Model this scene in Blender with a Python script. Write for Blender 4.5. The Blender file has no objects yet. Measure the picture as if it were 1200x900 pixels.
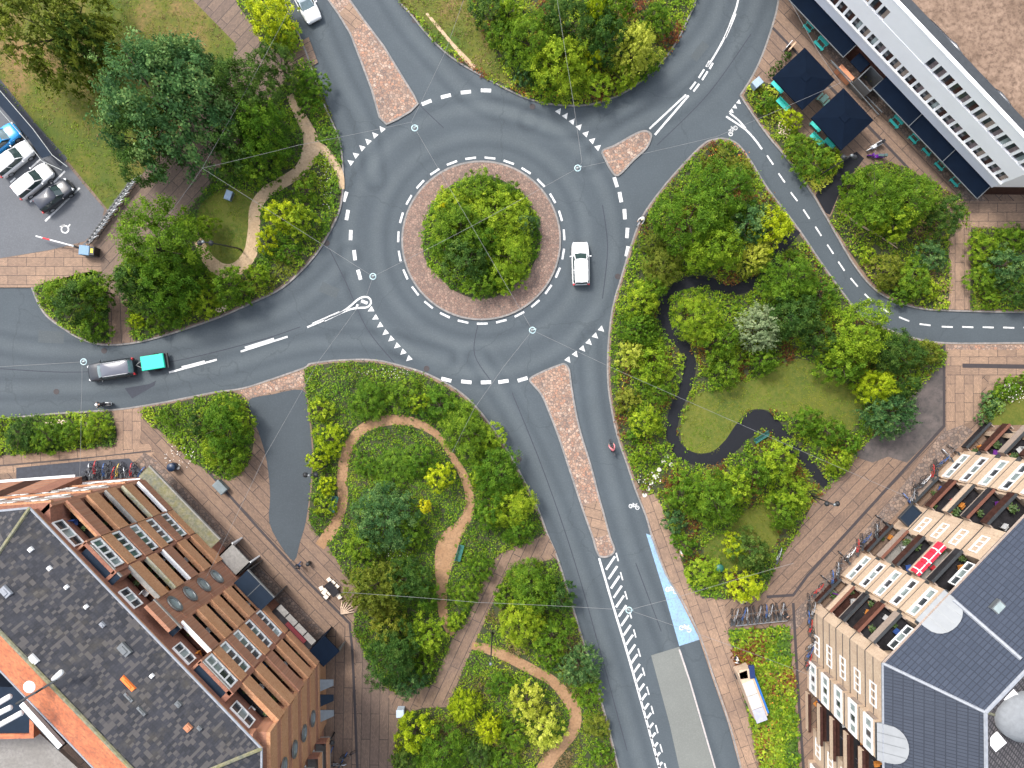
import bpy, bmesh, math, random
import numpy as np
from mathutils import Vector, Matrix
from mathutils.geometry import tessellate_polygon

# ------------------------------------------------------------------ camera, sky, sun, exposure
SC = bpy.context.scene
H, S = 80.0, 11.5                      # camera height (m); ground pixels (of 1200) per metre
camd = bpy.data.cameras.new('camera'); cam = bpy.data.objects.new('camera', camd)
SC.collection.objects.link(cam); SC.camera = cam
cam.location = (0, 0, H); cam.rotation_euler = (0, 0, 0)
camd.sensor_width = 36; camd.lens = 36 * H / (1200 / S)
camd.clip_start = 1; camd.clip_end = 6000
SUN_EL, SUN_AZ = 55, 318               # degrees; azimuth clockwise from +Y
world = bpy.data.worlds.new('World'); SC.world = world; world.use_nodes = True
wn = world.node_tree; bg = wn.nodes['Background']
sky = wn.nodes.new('ShaderNodeTexSky'); sky.sky_type = 'NISHITA'; sky.sun_disc = False
sky.sun_elevation = math.radians(SUN_EL); sky.sun_rotation = math.radians(SUN_AZ)
sky.air_density = 1.0; sky.dust_density = 3.0; sky.ozone_density = 1.0
hsv = wn.nodes.new('ShaderNodeHueSaturation'); hsv.inputs['Saturation'].default_value = 0.45   # thin overcast: a paler sky
wn.links.new(sky.outputs[0], hsv.inputs['Color']); wn.links.new(hsv.outputs[0], bg.inputs[0]); bg.inputs[1].default_value = 0.15
sund = bpy.data.lights.new('sun', 'SUN'); sun = bpy.data.objects.new('sun', sund)
SC.collection.objects.link(sun); sund.energy = 1.3; sund.angle = math.radians(12)
sund.color = (1.0, 0.95, 0.88)
az, el = math.radians(SUN_AZ), math.radians(SUN_EL)
sun.rotation_euler = Vector((math.sin(az) * math.cos(el), math.cos(az) * math.cos(el), math.sin(el))).to_track_quat('Z', 'Y').to_euler()
sun.location = (0, 0, 60)
vs = SC.view_settings; vs.view_transform = 'Standard'; vs.look = 'None'; vs.gamma = 1
vs.use_curve_mapping = False; vs.exposure = 1.42
SC.cycles.max_bounces = 6; SC.cycles.transparent_max_bounces = 6

# ------------------------------------------------------------------ helpers
C = SC.collection
R = math.radians
rnd = random.Random(7)
NP = np.random.default_rng(11)
def P(px, py, z=0.0):
    k = (H - z) / H
    return Vector(((px - 600) / S * k, (450 - py) / S * k, z))
def pp(pts): return [P(*p) for p in pts]
def cat(pts, closed=True, n=6):
    out = []; m = len(pts)
    rng = range(m) if closed else range(m - 1)
    for i in rng:
        if closed: a, b, c, d = (Vector(pts[(i + k) % m][:2]) for k in (-1, 0, 1, 2))
        else: a, b, c, d = (Vector(pts[min(max(i + k, 0), m - 1)][:2]) for k in (-1, 0, 1, 2))
        for j in range(n):
            t = j / n
            v = 0.5 * ((2 * b) + (c - a) * t + (2 * a - 5 * b + 4 * c - d) * t * t + (3 * b - 3 * c + d - a) * t ** 3)
            out.append((v.x, v.y))
    if not closed: out.append(tuple(pts[-1][:2]))
    return out
def ribbon(pts, w):
    """pixel polyline + half widths (px) -> polygon"""
    L, Rr = [], []
    for i, p in enumerate(pts):
        a = Vector(pts[max(i - 1, 0)][:2]); b = Vector(pts[min(i + 1, len(pts) - 1)][:2])
        d = (b - a).normalized(); n = Vector((-d.y, d.x))
        ww = w[i] if isinstance(w, (list, tuple)) else w
        c = Vector(p[:2]); L.append(tuple(c + n * ww)); Rr.append(tuple(c - n * ww))
    return L + Rr[::-1]
def path_px(ctrl, n=6):
    """ctrl: (x, y, halfwidth) control points -> smooth polygon"""
    q = cat([(c[0], c[1]) for c in ctrl], False, n)
    w = []
    for i in range(len(ctrl) - 1):
        for j in range(n): w.append(ctrl[i][2] + (ctrl[i + 1][2] - ctrl[i][2]) * j / n)
    w.append(ctrl[-1][2])
    return ribbon(q, w)
def inpoly(X, Y, poly):
    ins = np.zeros(X.shape, bool); n = len(poly)
    for i in range(n):
        x0, y0 = poly[i][:2]; x1, y1 = poly[(i + 1) % n][:2]
        if y0 == y1: continue
        c = ((y0 > Y) != (y1 > Y)) & (X < (x1 - x0) * (Y - y0) / (y1 - y0) + x0)
        ins ^= c
    return ins

def tag(o, label=None, cat_=None, group=None, kind=None):
    if label: o['label'] = label
    if cat_: o['category'] = cat_
    if group: o['group'] = group
    if kind: o['kind'] = kind
    return o
def thing(name, label, cat_, loc=(0, 0, 0), rz=0, group=None):
    o = bpy.data.objects.new(name, None); C.objects.link(o)
    o.empty_display_size = 0.5
    o.location = loc; o.rotation_euler = (0, 0, rz)
    return tag(o, label, cat_, group)
ALL_CHILDREN = {}
def setparent(o, parent):
    o.parent = parent; ALL_CHILDREN.setdefault(parent.name, []).append(o)
def dup(root, loc, rz=0, label=None, group=None, scale=None):
    def cp(o, par):
        c = o.copy(); C.objects.link(c)
        if par is not None: setparent(c, par)
        for ch in ALL_CHILDREN.get(o.name, []): cp(ch, c)
        return c
    r = cp(root, None); r.location = loc; r.rotation_euler = (0, 0, rz)
    if scale: r.scale = scale
    if label: r['label'] = label
    if group: r['group'] = group
    return r

class MB:
    def __init__(s, T=None): s.v = []; s.f = []; s.m = []; s.T = T; s.mats = []
    def mi(s, mat):
        if mat not in s.mats: s.mats.append(mat)
        return s.mats.index(mat)
    def add(s, vs, fs, mat=None):
        b = len(s.v)
        for v in vs: s.v.append(tuple(s.T(*v)) if s.T else tuple(v))
        k = s.mi(mat) if mat is not None else 0
        for f in fs: s.f.append([b + i for i in f]); s.m.append(k)
    def box(s, x0, x1, y0, y1, z0, z1, mat=None):
        s.add([(x0, y0, z0), (x1, y0, z0), (x1, y1, z0), (x0, y1, z0), (x0, y0, z1), (x1, y0, z1), (x1, y1, z1), (x0, y1, z1)],
              [(0, 3, 2, 1), (4, 5, 6, 7), (0, 1, 5, 4), (1, 2, 6, 5), (2, 3, 7, 6), (3, 0, 4, 7)], mat)
    def rbox(s, c, sx, sy, z0, z1, ang, mat=None, taper=1.0):
        ca, sa = math.cos(ang), math.sin(ang); vs = []
        for z, t in ((z0, 1.0), (z1, taper)):
            for a, b in ((-1, -1), (1, -1), (1, 1), (-1, 1)):
                x, y = a * sx / 2 * t, b * sy / 2 * t
                vs.append((c[0] + x * ca - y * sa, c[1] + x * sa + y * ca, z))
        s.add(vs, [(0, 3, 2, 1), (4, 5, 6, 7), (0, 1, 5, 4), (1, 2, 6, 5), (2, 3, 7, 6), (3, 0, 4, 7)], mat)
    def prism(s, pts, z0, z1, mat=None, bottom=False):
        pts = [(p[0], p[1]) for p in pts]; n = len(pts)
        a = sum(pts[i][0] * pts[(i + 1) % n][1] - pts[(i + 1) % n][0] * pts[i][1] for i in range(n))
        if a < 0: pts = pts[::-1]
        tris = tessellate_polygon([[Vector((p[0], p[1], 0)) for p in pts]])
        vs = [(p[0], p[1], z1) for p in pts] + [(p[0], p[1], z0) for p in pts]
        fs = []
        for t in tris:
            A, B, D = (Vector(pts[i]) for i in t)
            cr = (B - A).cross(D - A)
            fs.append(tuple(t) if cr > 0 else tuple(t[::-1]))
        if z1 - z0 > 1e-6:
            for i in range(n):
                j = (i + 1) % n; fs.append((i + n, j + n, j, i))
        s.add(vs, fs, mat)
    def tube(s, pts, r, mat=None, k=6, caps=True):
        pts = [Vector(p) for p in pts]; rings = []
        for i, p in enumerate(pts):
            d = (pts[min(i + 1, len(pts) - 1)] - pts[max(i - 1, 0)])
            d = d.normalized() if d.length > 1e-9 else Vector((0, 0, 1))
            a = Vector((0, 0, 1)) if abs(d.z) < 0.9 else Vector((1, 0, 0))
            u = d.cross(a).normalized(); w = d.cross(u)
            rr = r[i] if isinstance(r, (list, tuple)) else r
            rings.append([p + (u * math.cos(2 * math.pi * q / k) + w * math.sin(2 * math.pi * q / k)) * rr for q in range(k)])
        vs = [v for g in rings for v in g]; fs = []
        for i in range(len(pts) - 1):
            for q in range(k):
                q2 = (q + 1) % k
                fs.append((i * k + q, (i + 1) * k + q, (i + 1) * k + q2, i * k + q2))
        if caps: fs.append(tuple(range(k))); fs.append(tuple((len(pts) - 1) * k + q for q in range(k))[::-1])
        s.add(vs, fs, mat)
    def lathe(s, c, prof, mat=None, k=16):
        """prof: (r, z) list bottom->top around c"""
        vs = []; fs = []
        for r, z in prof:
            for q in range(k):
                a = 2 * math.pi * q / k; vs.append((c[0] + r * math.cos(a), c[1] + r * math.sin(a), c[2] + z))
        for i in range(len(prof) - 1):
            for q in range(k):
                q2 = (q + 1) % k; fs.append((i * k + q, i * k + q2, (i + 1) * k + q2, (i + 1) * k + q))
        fs.append(tuple(range(k))[::-1]); fs.append(tuple((len(prof) - 1) * k + q for q in range(k)))
        s.add(vs, fs, mat)
    def torus(s, c, Rr, r, ax='y', mat=None, k=14, j=5):
        vs = []; fs = []
        for a in range(k):
            A = 2 * math.pi * a / k
            for b in range(j):
                B = 2 * math.pi * b / j
                x = (Rr + r * math.cos(B)) * math.cos(A); y = (Rr + r * math.cos(B)) * math.sin(A); z = r * math.sin(B)
                if ax == 'y': q = (x, z, y)
                elif ax == 'z': q = (x, y, z)
                else: q = (z, x, y)
                vs.append((c[0] + q[0], c[1] + q[1], c[2] + q[2]))
        for a in range(k):
            for b in range(j):
                a2, b2 = (a + 1) % k, (b + 1) % j
                fs.append((a * j + b, a2 * j + b, a2 * j + b2, a * j + b2))
        s.add(vs, fs, mat)
    def build(s, name, mat=None, parent=None, smooth=False, label=None, cat_=None, group=None, kind=None, bevel=0):
        me = bpy.data.meshes.new(name)
        vs = s.v
        if parent is not None and s.T is not None or (parent is not None and getattr(s, 'worldspace', False)):
            l = parent.location; vs = [(v[0] - l[0], v[1] - l[1], v[2] - l[2]) for v in vs]
        me.from_pydata([tuple(v) for v in vs], [], s.f)
        if s.mats and s.mats != [None]:
            for m_ in s.mats: me.materials.append(m_ if m_ is not None else mat)
            me.polygons.foreach_set('material_index', s.m)
        elif mat is not None: me.materials.append(mat)
        if smooth: me.polygons.foreach_set('use_smooth', [True] * len(s.f))
        me.update()
        o = bpy.data.objects.new(name, me); C.objects.link(o)
        if parent is not None: setparent(o, parent)
        if bevel:
            b = o.modifiers.new('bevel', 'BEVEL'); b.width = bevel; b.segments = 2; b.limit_method = 'ANGLE'
        tag(o, label, cat_, group, kind)
        return o
def WMB():
    m = MB(); m.worldspace = True; return m

# ------------------------------------------------------------------ materials
MATS = {}
def srgb(r, g, b): return tuple(((c / 255) / 12.92 if c / 255 <= 0.04045 else (((c / 255) + 0.055) / 1.055) ** 2.4) for c in (r, g, b)) + (1,)
def newmat(name):
    m = bpy.data.materials.new(name); m.use_nodes = True
    nt = m.node_tree; b = nt.nodes['Principled BSDF']
    MATS[name] = m
    return m, nt, b
def N(nt, t, **kw):
    n = nt.nodes.new(t)
    for k, v in kw.items():
        if k.startswith('i_'): n.inputs[int(k[2:])].default_value = v
        else: setattr(n, k, v)
    return n
def mixc(nt, fac, a, b, mode='MIX'):
    n = nt.nodes.new('ShaderNodeMix'); n.data_type = 'RGBA'; n.blend_type = mode
    for sock, v in ((n.inputs[0], fac), (n.inputs[6], a), (n.inputs[7], b)):
        if isinstance(v, (int, float)): sock.default_value = v
        elif isinstance(v, tuple): sock.default_value = v if len(v) == 4 else v + (1,)
        else: nt.links.new(v, sock)
    return n.outputs[2]
def ramp(nt, src, stops):
    r = nt.nodes.new('ShaderNodeValToRGB'); cr = r.color_ramp
    while len(cr.elements) < len(stops): cr.elements.new(0.5)
    for e, (p, c) in zip(cr.elements, stops):
        e.position = p; e.color = c if isinstance(c, tuple) else (c, c, c, 1)
    nt.links.new(src, r.inputs[0]); return r.outputs[0]
def coords(nt, rot=0.0, obj=True):
    tc = nt.nodes.new('ShaderNodeTexCoord'); mp = nt.nodes.new('ShaderNodeMapping')
    mp.inputs['Rotation'].default_value = (0, 0, rot)
    nt.links.new(tc.outputs['Object'], mp.inputs[0]); return mp.outputs[0]
def noise(nt, vec, scale, detail=4, rough=0.6):
    n = nt.nodes.new('ShaderNodeTexNoise'); n.inputs['Scale'].default_value = scale
    n.inputs['Detail'].default_value = detail; n.inputs['Roughness'].default_value = rough
    nt.links.new(vec, n.inputs['Vector']); return n.outputs['Fac']
def c4(c): return tuple(c) + (1,) if len(c) == 3 else tuple(c)
def mul(c, k): return (min(c[0] * k, 1), min(c[1] * k, 1), min(c[2] * k, 1), 1)
def plain(name, col, rough=0.6, metal=0.0, var=0.12, scale=3.0, coat=0.0, spec=None):
    if name in MATS: return MATS[name]
    m, nt, b = newmat(name)
    v = coords(nt); n = noise(nt, v, scale, 5)
    col = c4(col)
    out = ramp(nt, n, [(0.3, mul(col, 1 - var)), (0.7, mul(col, 1 + var))])
    nt.links.new(out, b.inputs['Base Color']); b.inputs['Roughness'].default_value = rough
    b.inputs['Metallic'].default_value = metal
    if spec is not None: b.inputs['Specular IOR Level'].default_value = spec
    if coat: b.inputs['Coat Weight'].default_value = coat; b.inputs['Coat Roughness'].default_value = 0.06
    return m
def bump(nt, b, src, strength=0.4, dist=0.05):
    bp = nt.nodes.new('ShaderNodeBump'); bp.inputs['Strength'].default_value = strength; bp.inputs['Distance'].default_value = dist
    nt.links.new(src, bp.inputs['Height']); nt.links.new(bp.outputs[0], b.inputs['Normal'])
def speckled(name, c1, c2, c3, s1=0.35, s2=6.0, rough=0.9, bstr=0.3, rot=0):
    """ground-like: broad patches c1..c2 with fine speckle towards c3"""
    if name in MATS: return MATS[name]
    m, nt, b = newmat(name); v = coords(nt, rot)
    a = ramp(nt, noise(nt, v, s1, 6, 0.62), [(0.36, c4(c1)), (0.64, c4(c2))])
    f = noise(nt, v, s2, 6, 0.7)
    fr = ramp(nt, f, [(0.42, 0.0), (0.7, 1.0)])
    o = mixc(nt, fr, a, c4(c3))
    nt.links.new(o, b.inputs['Base Color']); b.inputs['Roughness'].default_value = rough
    bump(nt, b, f, bstr, 0.08)
    return m
def bricks(name, ang, bw, bh, c1, c2, mortar, msize=0.02, dirt=(0.1, 0.08, 0.07), rough=0.85, offs=0.5, fine=None, bias=0.0, dfac=0.55, bstr=0.3, freq=2):
    if name in MATS: return MATS[name]
    m, nt, b = newmat(name); v = coords(nt, -ang)
    t = nt.nodes.new('ShaderNodeTexBrick'); nt.links.new(v, t.inputs['Vector'])
    t.offset = offs; t.offset_frequency = freq; t.squash = 1
    t.inputs['Scale'].default_value = 1.0; t.inputs['Mortar Size'].default_value = msize
    t.inputs['Mortar Smooth'].default_value = 0.1; t.inputs['Bias'].default_value = bias
    t.inputs['Brick Width'].default_value = bw; t.inputs['Row Height'].default_value = bh
    t.inputs['Color1'].default_value = c4(c1); t.inputs['Color2'].default_value = c4(c2); t.inputs['Mortar'].default_value = c4(mortar)
    n1 = noise(nt, v, 0.4, 5); n2 = noise(nt, v, 9.0, 5, 0.7)
    o = mixc(nt, ramp(nt, n1, [(0.45, 0.0), (0.72, dfac)]), t.outputs['Color'], c4(dirt))
    o = mixc(nt, ramp(nt, n2, [(0.35, 0.28), (0.65, 0.0)]), o, c4(dirt))
    if fine:
        t2 = nt.nodes.new('ShaderNodeTexBrick'); nt.links.new(v, t2.inputs['Vector'])
        t2.inputs['Scale'].default_value = 1.0; t2.inputs['Mortar Size'].default_value = 0.012
        t2.inputs['Brick Width'].default_value = fine[0]; t2.inputs['Row Height'].default_value = fine[1]
        t2.inputs['Color1'].default_value = (0.8, 0.8, 0.8, 1); t2.inputs['Color2'].default_value = (1.15, 1.12, 1.1, 1); t2.inputs['Mortar'].default_value = (0.75, 0.75, 0.75, 1)
        o = mixc(nt, 1.0, o, t2.outputs['Color'], 'MULTIPLY')
    nt.links.new(o, b.inputs['Base Color']); b.inputs['Roughness'].default_value = rough
    bump(nt, b, n2, bstr, 0.04)
    return m
def leafmat(name, dark, mid, light, trans=0.35):
    if name in MATS: return MATS[name]
    m, nt, b = newmat(name)
    at = nt.nodes.new('ShaderNodeAttribute'); at.attribute_name = 'tint'
    oi = nt.nodes.new('ShaderNodeObjectInfo')
    col = ramp(nt, at.outputs['Fac'], [(0.0, c4(dark)), (0.5, c4(mid)), (1.0, c4(light))])
    hs = nt.nodes.new('ShaderNodeHueSaturation')
    mr = nt.nodes.new('ShaderNodeMapRange'); mr.inputs[3].default_value = 0.488; mr.inputs[4].default_value = 0.512
    nt.links.new(oi.outputs['Random'], mr.inputs[0]); nt.links.new(mr.outputs[0], hs.inputs['Hue'])
    mr2 = nt.nodes.new('ShaderNodeMapRange'); mr2.inputs[3].default_value = 1.15; mr2.inputs[4].default_value = 0.85
    nt.links.new(oi.outputs['Random'], mr2.inputs[0]); nt.links.new(mr2.outputs[0], hs.inputs['Value'])
    nt.links.new(col, hs.inputs['Color'])
    nt.links.new(hs.outputs[0], b.inputs['Base Color']); b.inputs['Roughness'].default_value = 0.6
    b.inputs['Specular IOR Level'].default_value = 0.2
    tr = nt.nodes.new('ShaderNodeBsdfTranslucent'); nt.links.new(hs.outputs[0], tr.inputs[0])
    mx = nt.nodes.new('ShaderNodeMixShader'); mx.inputs[0].default_value = trans
    out = nt.nodes['Material Output']
    nt.links.new(b.outputs[0], mx.inputs[1]); nt.links.new(tr.outputs[0], mx.inputs[2]); nt.links.new(mx.outputs[0], out.inputs[0])
    return m
# ------------------------------------------------------------------ ground materials
paint = None
def asphalt_mat(name, base, blue=1.0, wear_attr=False):
    m, nt, b = newmat(name); v = coords(nt)
    f = noise(nt, v, 6.5, 8, 0.8); g = noise(nt, v, 0.22, 6, 0.6); h = noise(nt, v, 1.6, 5, 0.65)
    c1 = mul(base, 0.95); c2 = mul(base, 1.08)
    o = ramp(nt, g, [(0.35, c1), (0.65, c2)])
    o = mixc(nt, ramp(nt, h, [(0.4, 0.18), (0.62, 0.0)]), o, mul(base, 0.80))
    o = mixc(nt, ramp(nt, f, [(0.48, 0.0), (0.72, 0.7)]), o, mul(base, 1.5))
    if wear_attr:
        at = nt.nodes.new('ShaderNodeAttribute'); at.attribute_name = 'wear'
        w = ramp(nt, at.outputs['Fac'], [(0.0, (0.62, 0.64, 0.67, 1)), (0.5, (1, 1, 1, 1)), (1.0, (1.38, 1.34, 1.28, 1))])
        o = mixc(nt, 1.0, o, w, 'MULTIPLY')
        # tar sealed cracks and small repairs
        wv = nt.nodes.new('ShaderNodeTexVoronoi'); wv.feature = 'DISTANCE_TO_EDGE'; wv.inputs['Scale'].default_value = 0.09
        dv = nt.nodes.new('ShaderNodeVectorMath'); dv.operation = 'ADD'
        nz = nt.nodes.new('ShaderNodeTexNoise'); nz.inputs['Scale'].default_value = 0.5; nz.inputs['Detail'].default_value = 5
        nt.links.new(v, nz.inputs['Vector'])
        sc = nt.nodes.new('ShaderNodeVectorMath'); sc.operation = 'SCALE'; sc.inputs[3].default_value = 2.2
        nt.links.new(nz.outputs['Color'], sc.inputs[0]); nt.links.new(v, dv.inputs[0]); nt.links.new(sc.outputs[0], dv.inputs[1])
        nt.links.new(dv.outputs[0], wv.inputs['Vector'])
        o = mixc(nt, ramp(nt, wv.outputs['Distance'], [(0.0, 0.40), (0.007, 0.0)]), o, mul(base, 0.6))
    nt.links.new(o, b.inputs['Base Color']); b.inputs['Roughness'].default_value = 0.85; b.inputs['Specular IOR Level'].default_value = 0.25
    bump(nt, b, f, 0.25, 0.02)
    return m
M_ASPH = asphalt_mat('asphalt', (0.060, 0.073, 0.083), wear_attr=True)
M_ASPH2 = asphalt_mat('asphalt_side', (0.052, 0.063, 0.072))
M_LOT = asphalt_mat('asphalt_lot', (0.102, 0.108, 0.118))
M_PATCH = asphalt_mat('asphalt_patch', (0.141, 0.148, 0.138))
M_BLACKPATH = asphalt_mat('asphalt_black', (0.010, 0.011, 0.015))
M_DARKREPAIR = asphalt_mat('asphalt_repair', (0.041, 0.046, 0.058))
M_DARKREPAIR2 = asphalt_mat('asphalt_repair_worn', (0.065, 0.076, 0.082))
def dash(cx, cy, ang, L, W):
    c, s_ = math.cos(ang), math.sin(ang)
    return [(cx + a * L / 2 * c - b * W / 2 * s_, cy + a * L / 2 * s_ + b * W / 2 * c) for a, b in ((-1, -1), (1, -1), (1, 1), (-1, 1))]
def paintmat(name, col):
    m, nt, b = newmat(name); v = coords(nt)
    f = noise(nt, v, 5.0, 6, 0.75)
    f2 = noise(nt, v, 0.9, 6, 0.7)
    o = mixc(nt, ramp(nt, f, [(0.34, 0.75), (0.50, 0.0)]), c4(col), (0.14, 0.15, 0.16, 1))
    o = mixc(nt, ramp(nt, f2, [(0.36, 0.45), (0.56, 0.0)]), o, (0.18, 0.19, 0.2, 1))
    nt.links.new(o, b.inputs['Base Color']); b.inputs['Roughness'].default_value = 0.7
    return m
M_PAINT = paintmat('road_paint', (0.66, 0.66, 0.65))
M_OLDPAINT = paintmat('old_paint', (0.42, 0.38, 0.36))
M_BLUE = paintmat('blue_lane_paint', (0.205, 0.350, 0.511))
M_KERB = speckled('kerb_granite', (0.182, 0.173, 0.164), (0.274, 0.246, 0.228), (0.119, 0.119, 0.119), 0.7, 4.0, 0.85)
M_COBBLE = None
def cobblemat(name, cols, scale, mort=(0.09, 0.075, 0.07)):
    m, nt, b = newmat(name); v = coords(nt)
    vo = nt.nodes.new('ShaderNodeTexVoronoi'); vo.inputs['Scale'].default_value = scale; nt.links.new(v, vo.inputs['Vector'])
    ve = nt.nodes.new('ShaderNodeTexVoronoi'); ve.feature = 'DISTANCE_TO_EDGE'; ve.inputs['Scale'].default_value = scale; nt.links.new(v, ve.inputs['Vector'])
    sep = nt.nodes.new('ShaderNodeSeparateColor'); nt.links.new(vo.outputs['Color'], sep.inputs[0])
    o = ramp(nt, sep.outputs[0], [(i / (len(cols) - 1), c4(c)) for i, c in enumerate(cols)])
    o = mixc(nt, ramp(nt, ve.outputs['Distance'], [(0.02, 0.85), (0.12, 0.0)]), o, c4(mort))
    o = mixc(nt, ramp(nt, noise(nt, v, 0.5, 5), [(0.45, 0.0), (0.75, 0.5)]), o, c4(mort))
    nt.links.new(o, b.inputs['Base Color']); b.inputs['Roughness'].default_value = 0.85
    bump(nt, b, ve.outputs['Distance'], 0.5, 0.08)
    return m
M_COBBLE = cobblemat('cobbles_pink', [(0.367, 0.192, 0.122), (0.175, 0.122, 0.097), (0.384, 0.253, 0.179), (0.262, 0.148, 0.097), (0.420, 0.315, 0.244)], 3.6)
M_COBBLE_D = cobblemat('cobbles_brown', [(0.182, 0.119, 0.087), (0.119, 0.091, 0.078), (0.246, 0.173, 0.130), (0.155, 0.119, 0.104)], 3.2, (0.064, 0.050, 0.043))
M_RINGBRICK = cobblemat('ring_setts', [(0.217, 0.131, 0.099), (0.156, 0.107, 0.087), (0.286, 0.187, 0.142), (0.190, 0.112, 0.087)], 4.4, (0.086, 0.066, 0.056))
def pav(ang, k=0):
    tones = [((0.236, 0.156, 0.106), (0.166, 0.109, 0.076)), ((0.315, 0.209, 0.140), (0.245, 0.163, 0.113)), ((0.175, 0.122, 0.089), (0.127, 0.090, 0.070))][k]
    return bricks('paving_%d_%d' % (round(math.degrees(ang)), k), ang, 1.9 if k == 1 else 5.2, 0.92, tones[0], tones[1], (0.042, 0.032, 0.03), 0.036 if k != 1 else 0.026, dirt=(0.12, 0.085, 0.07), fine=(0.23, 0.11), dfac=0.5)
M_CHANNEL = plain('drain_channel', (0.035, 0.028, 0.03), 0.7)
M_DARKPAV = plain('dark_setts', (0.028, 0.032, 0.045), 0.7, var=0.25)
M_SOIL = speckled('bed_soil', (0.020, 0.034, 0.009), (0.036, 0.050, 0.014), (0.060, 0.048, 0.026), 0.5, 4.0)
M_LAWN = speckled('lawn_grass', (0.048, 0.078, 0.005), (0.090, 0.106, 0.008), (0.121, 0.121, 0.016), 0.22, 3.0)
M_DRYLAWN = None
def drylawn():
    m, nt, b = newmat('dry_lawn'); v = coords(nt)
    a = ramp(nt, noise(nt, v, 0.13, 6, 0.6), [(0.36, (0.052, 0.088, 0.006, 1)), (0.50, (0.110, 0.112, 0.012, 1)), (0.62, (0.22, 0.13, 0.055, 1))])
    f = noise(nt, v, 3.5, 6, 0.7)
    o = mixc(nt, ramp(nt, f, [(0.4, 0.5), (0.6, 0.0)]), a, (0.04, 0.06, 0.01, 1))
    nt.links.new(o, b.inputs['Base Color']); b.inputs['Roughness'].default_value = 0.95; bump(nt, b, f, 0.5, 0.08)
    return m
M_DRYLAWN = drylawn()
M_SAND = speckled('sand_path', (0.407, 0.289, 0.177), (0.479, 0.350, 0.229), (0.306, 0.212, 0.127), 0.6, 5.0)
M_REDPATH = speckled('red_gravel', (0.267, 0.149, 0.075), (0.327, 0.198, 0.107), (0.188, 0.107, 0.058), 0.6, 5.0)
M_DARKGRAVEL = speckled('dark_gravel', (0.072, 0.062, 0.058), (0.109, 0.090, 0.084), (0.046, 0.042, 0.042), 0.5, 1.6)

def sheet(name, px, z, mat, depth=0.0, label=None, cat_=None, kind='structure'):
    mb = MB(); pts = [P(*p[:2]) for p in px]
    mb.prism(pts, z - depth, z, mat)
    o = mb.build(name, mat, kind=kind, label=label, cat_=cat_ or name.replace('_', ' '))
    return o
def kerb(px, z0=0.0, z1=0.135, w=0.16, closed=False, label='pale granite kerb edging', name='kerb'):
    pts = [P(*p[:2]) for p in px]; n = len(pts)
    mb = MB(); vs = []; rng = n if closed else n - 1
    for i, p in enumerate(pts):
        a = pts[(i - 1) % n] if closed else pts[max(i - 1, 0)]
        b = pts[(i + 1) % n] if closed else pts[min(i + 1, n - 1)]
        d = (b - a); d.z = 0
        d = d.normalized() if d.length > 1e-6 else Vector((1, 0, 0)); nn = Vector((-d.y, d.x, 0))
        q0, q1 = p + nn * w / 2, p - nn * w / 2
        vs += [(q0.x, q0.y, z0), (q0.x, q0.y, z1), (q1.x, q1.y, z1), (q1.x, q1.y, z0)]
    fs = []
    for i in range(rng):
        j = (i + 1) % n
        for k in range(3): fs.append((i * 4 + k, j * 4 + k, j * 4 + k + 1, i * 4 + k + 1))
    mb.add(vs, fs, M_KERB); return mb.build(name, M_KERB, kind='structure', label=label, cat_='kerb')

# far ground, one sheet to the horizon
mb = MB(); mb.add([(-2500, -2500, -0.06), (2500, -2500, -0.06), (2500, 2500, -0.06), (-2500, 2500, -0.06)], [(0, 1, 2, 3)])
mb.build('ground', M_DRYLAWN, kind='structure', label='flat open ground reaching out past the junction', cat_='ground')

# road: fine grid carrying a wear attribute (tyre-worn bands along the lanes)
RC = (564.0, 282.0)
LANES = [  # px centre lines of driving lanes
    cat([(352, -60), (372, 20), (400, 90), (428, 150), (440, 210)], False, 8),
    cat([(425, -60), (470, 20), (515, 75), (560, 118), (620, 140)], False, 8),
    cat([(905, -60), (870, 40), (815, 110), (740, 150), (690, 190)], False, 8),
    cat([(860, -60), (838, 20), (800, 70), (740, 122), (670, 150), (620, 140)], False, 8),
    cat([(-60, 390), (50, 410), (150, 408), (260, 388), (350, 355), (410, 300)], False, 8),
    cat([(-60, 455), (50, 455), (150, 450), (260, 430), (350, 405), (440, 400), (520, 420)], False, 8),
    cat([(560, 420), (610, 500), (650, 590), (690, 700), (740, 860), (765, 960)], False, 8),
    cat([(690, 400), (695, 470), (715, 560), (745, 660), (785, 760), (830, 900), (850, 960)], False, 8),
    [(RC[0] + 124 * math.cos(a * math.pi / 30), RC[1] + 124 * math.sin(a * math.pi / 30)) for a in range(61)],
    [(RC[0] + 155 * math.cos(a * math.pi / 30), RC[1] + 155 * math.sin(a * math.pi / 30)) for a in range(61)],
]
def polydist(X, Y, pl):
    D = np.full(X.shape, 1e9)
    for (x0, y0), (x1, y1) in zip(pl[:-1], pl[1:]):
        dx, dy = x1 - x0, y1 - y0; L2 = dx * dx + dy * dy + 1e-9
        t = np.clip(((X - x0) * dx + (Y - y0) * dy) / L2, 0, 1)
        D = np.minimum(D, np.hypot(X - (x0 + t * dx), Y - (y0 + t * dy)))
    return D
def snoise(X, Y, sc, seed):
    g = np.random.default_rng(seed); out = np.zeros(X.shape)
    for k in range(9):
        a = g.uniform(0, 2 * np.pi); f = sc * g.uniform(0.6, 2.2); out += np.sin((X * np.cos(a) + Y * np.sin(a)) * f + g.uniform(0, 6.28))
    return out / 4.0
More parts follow.
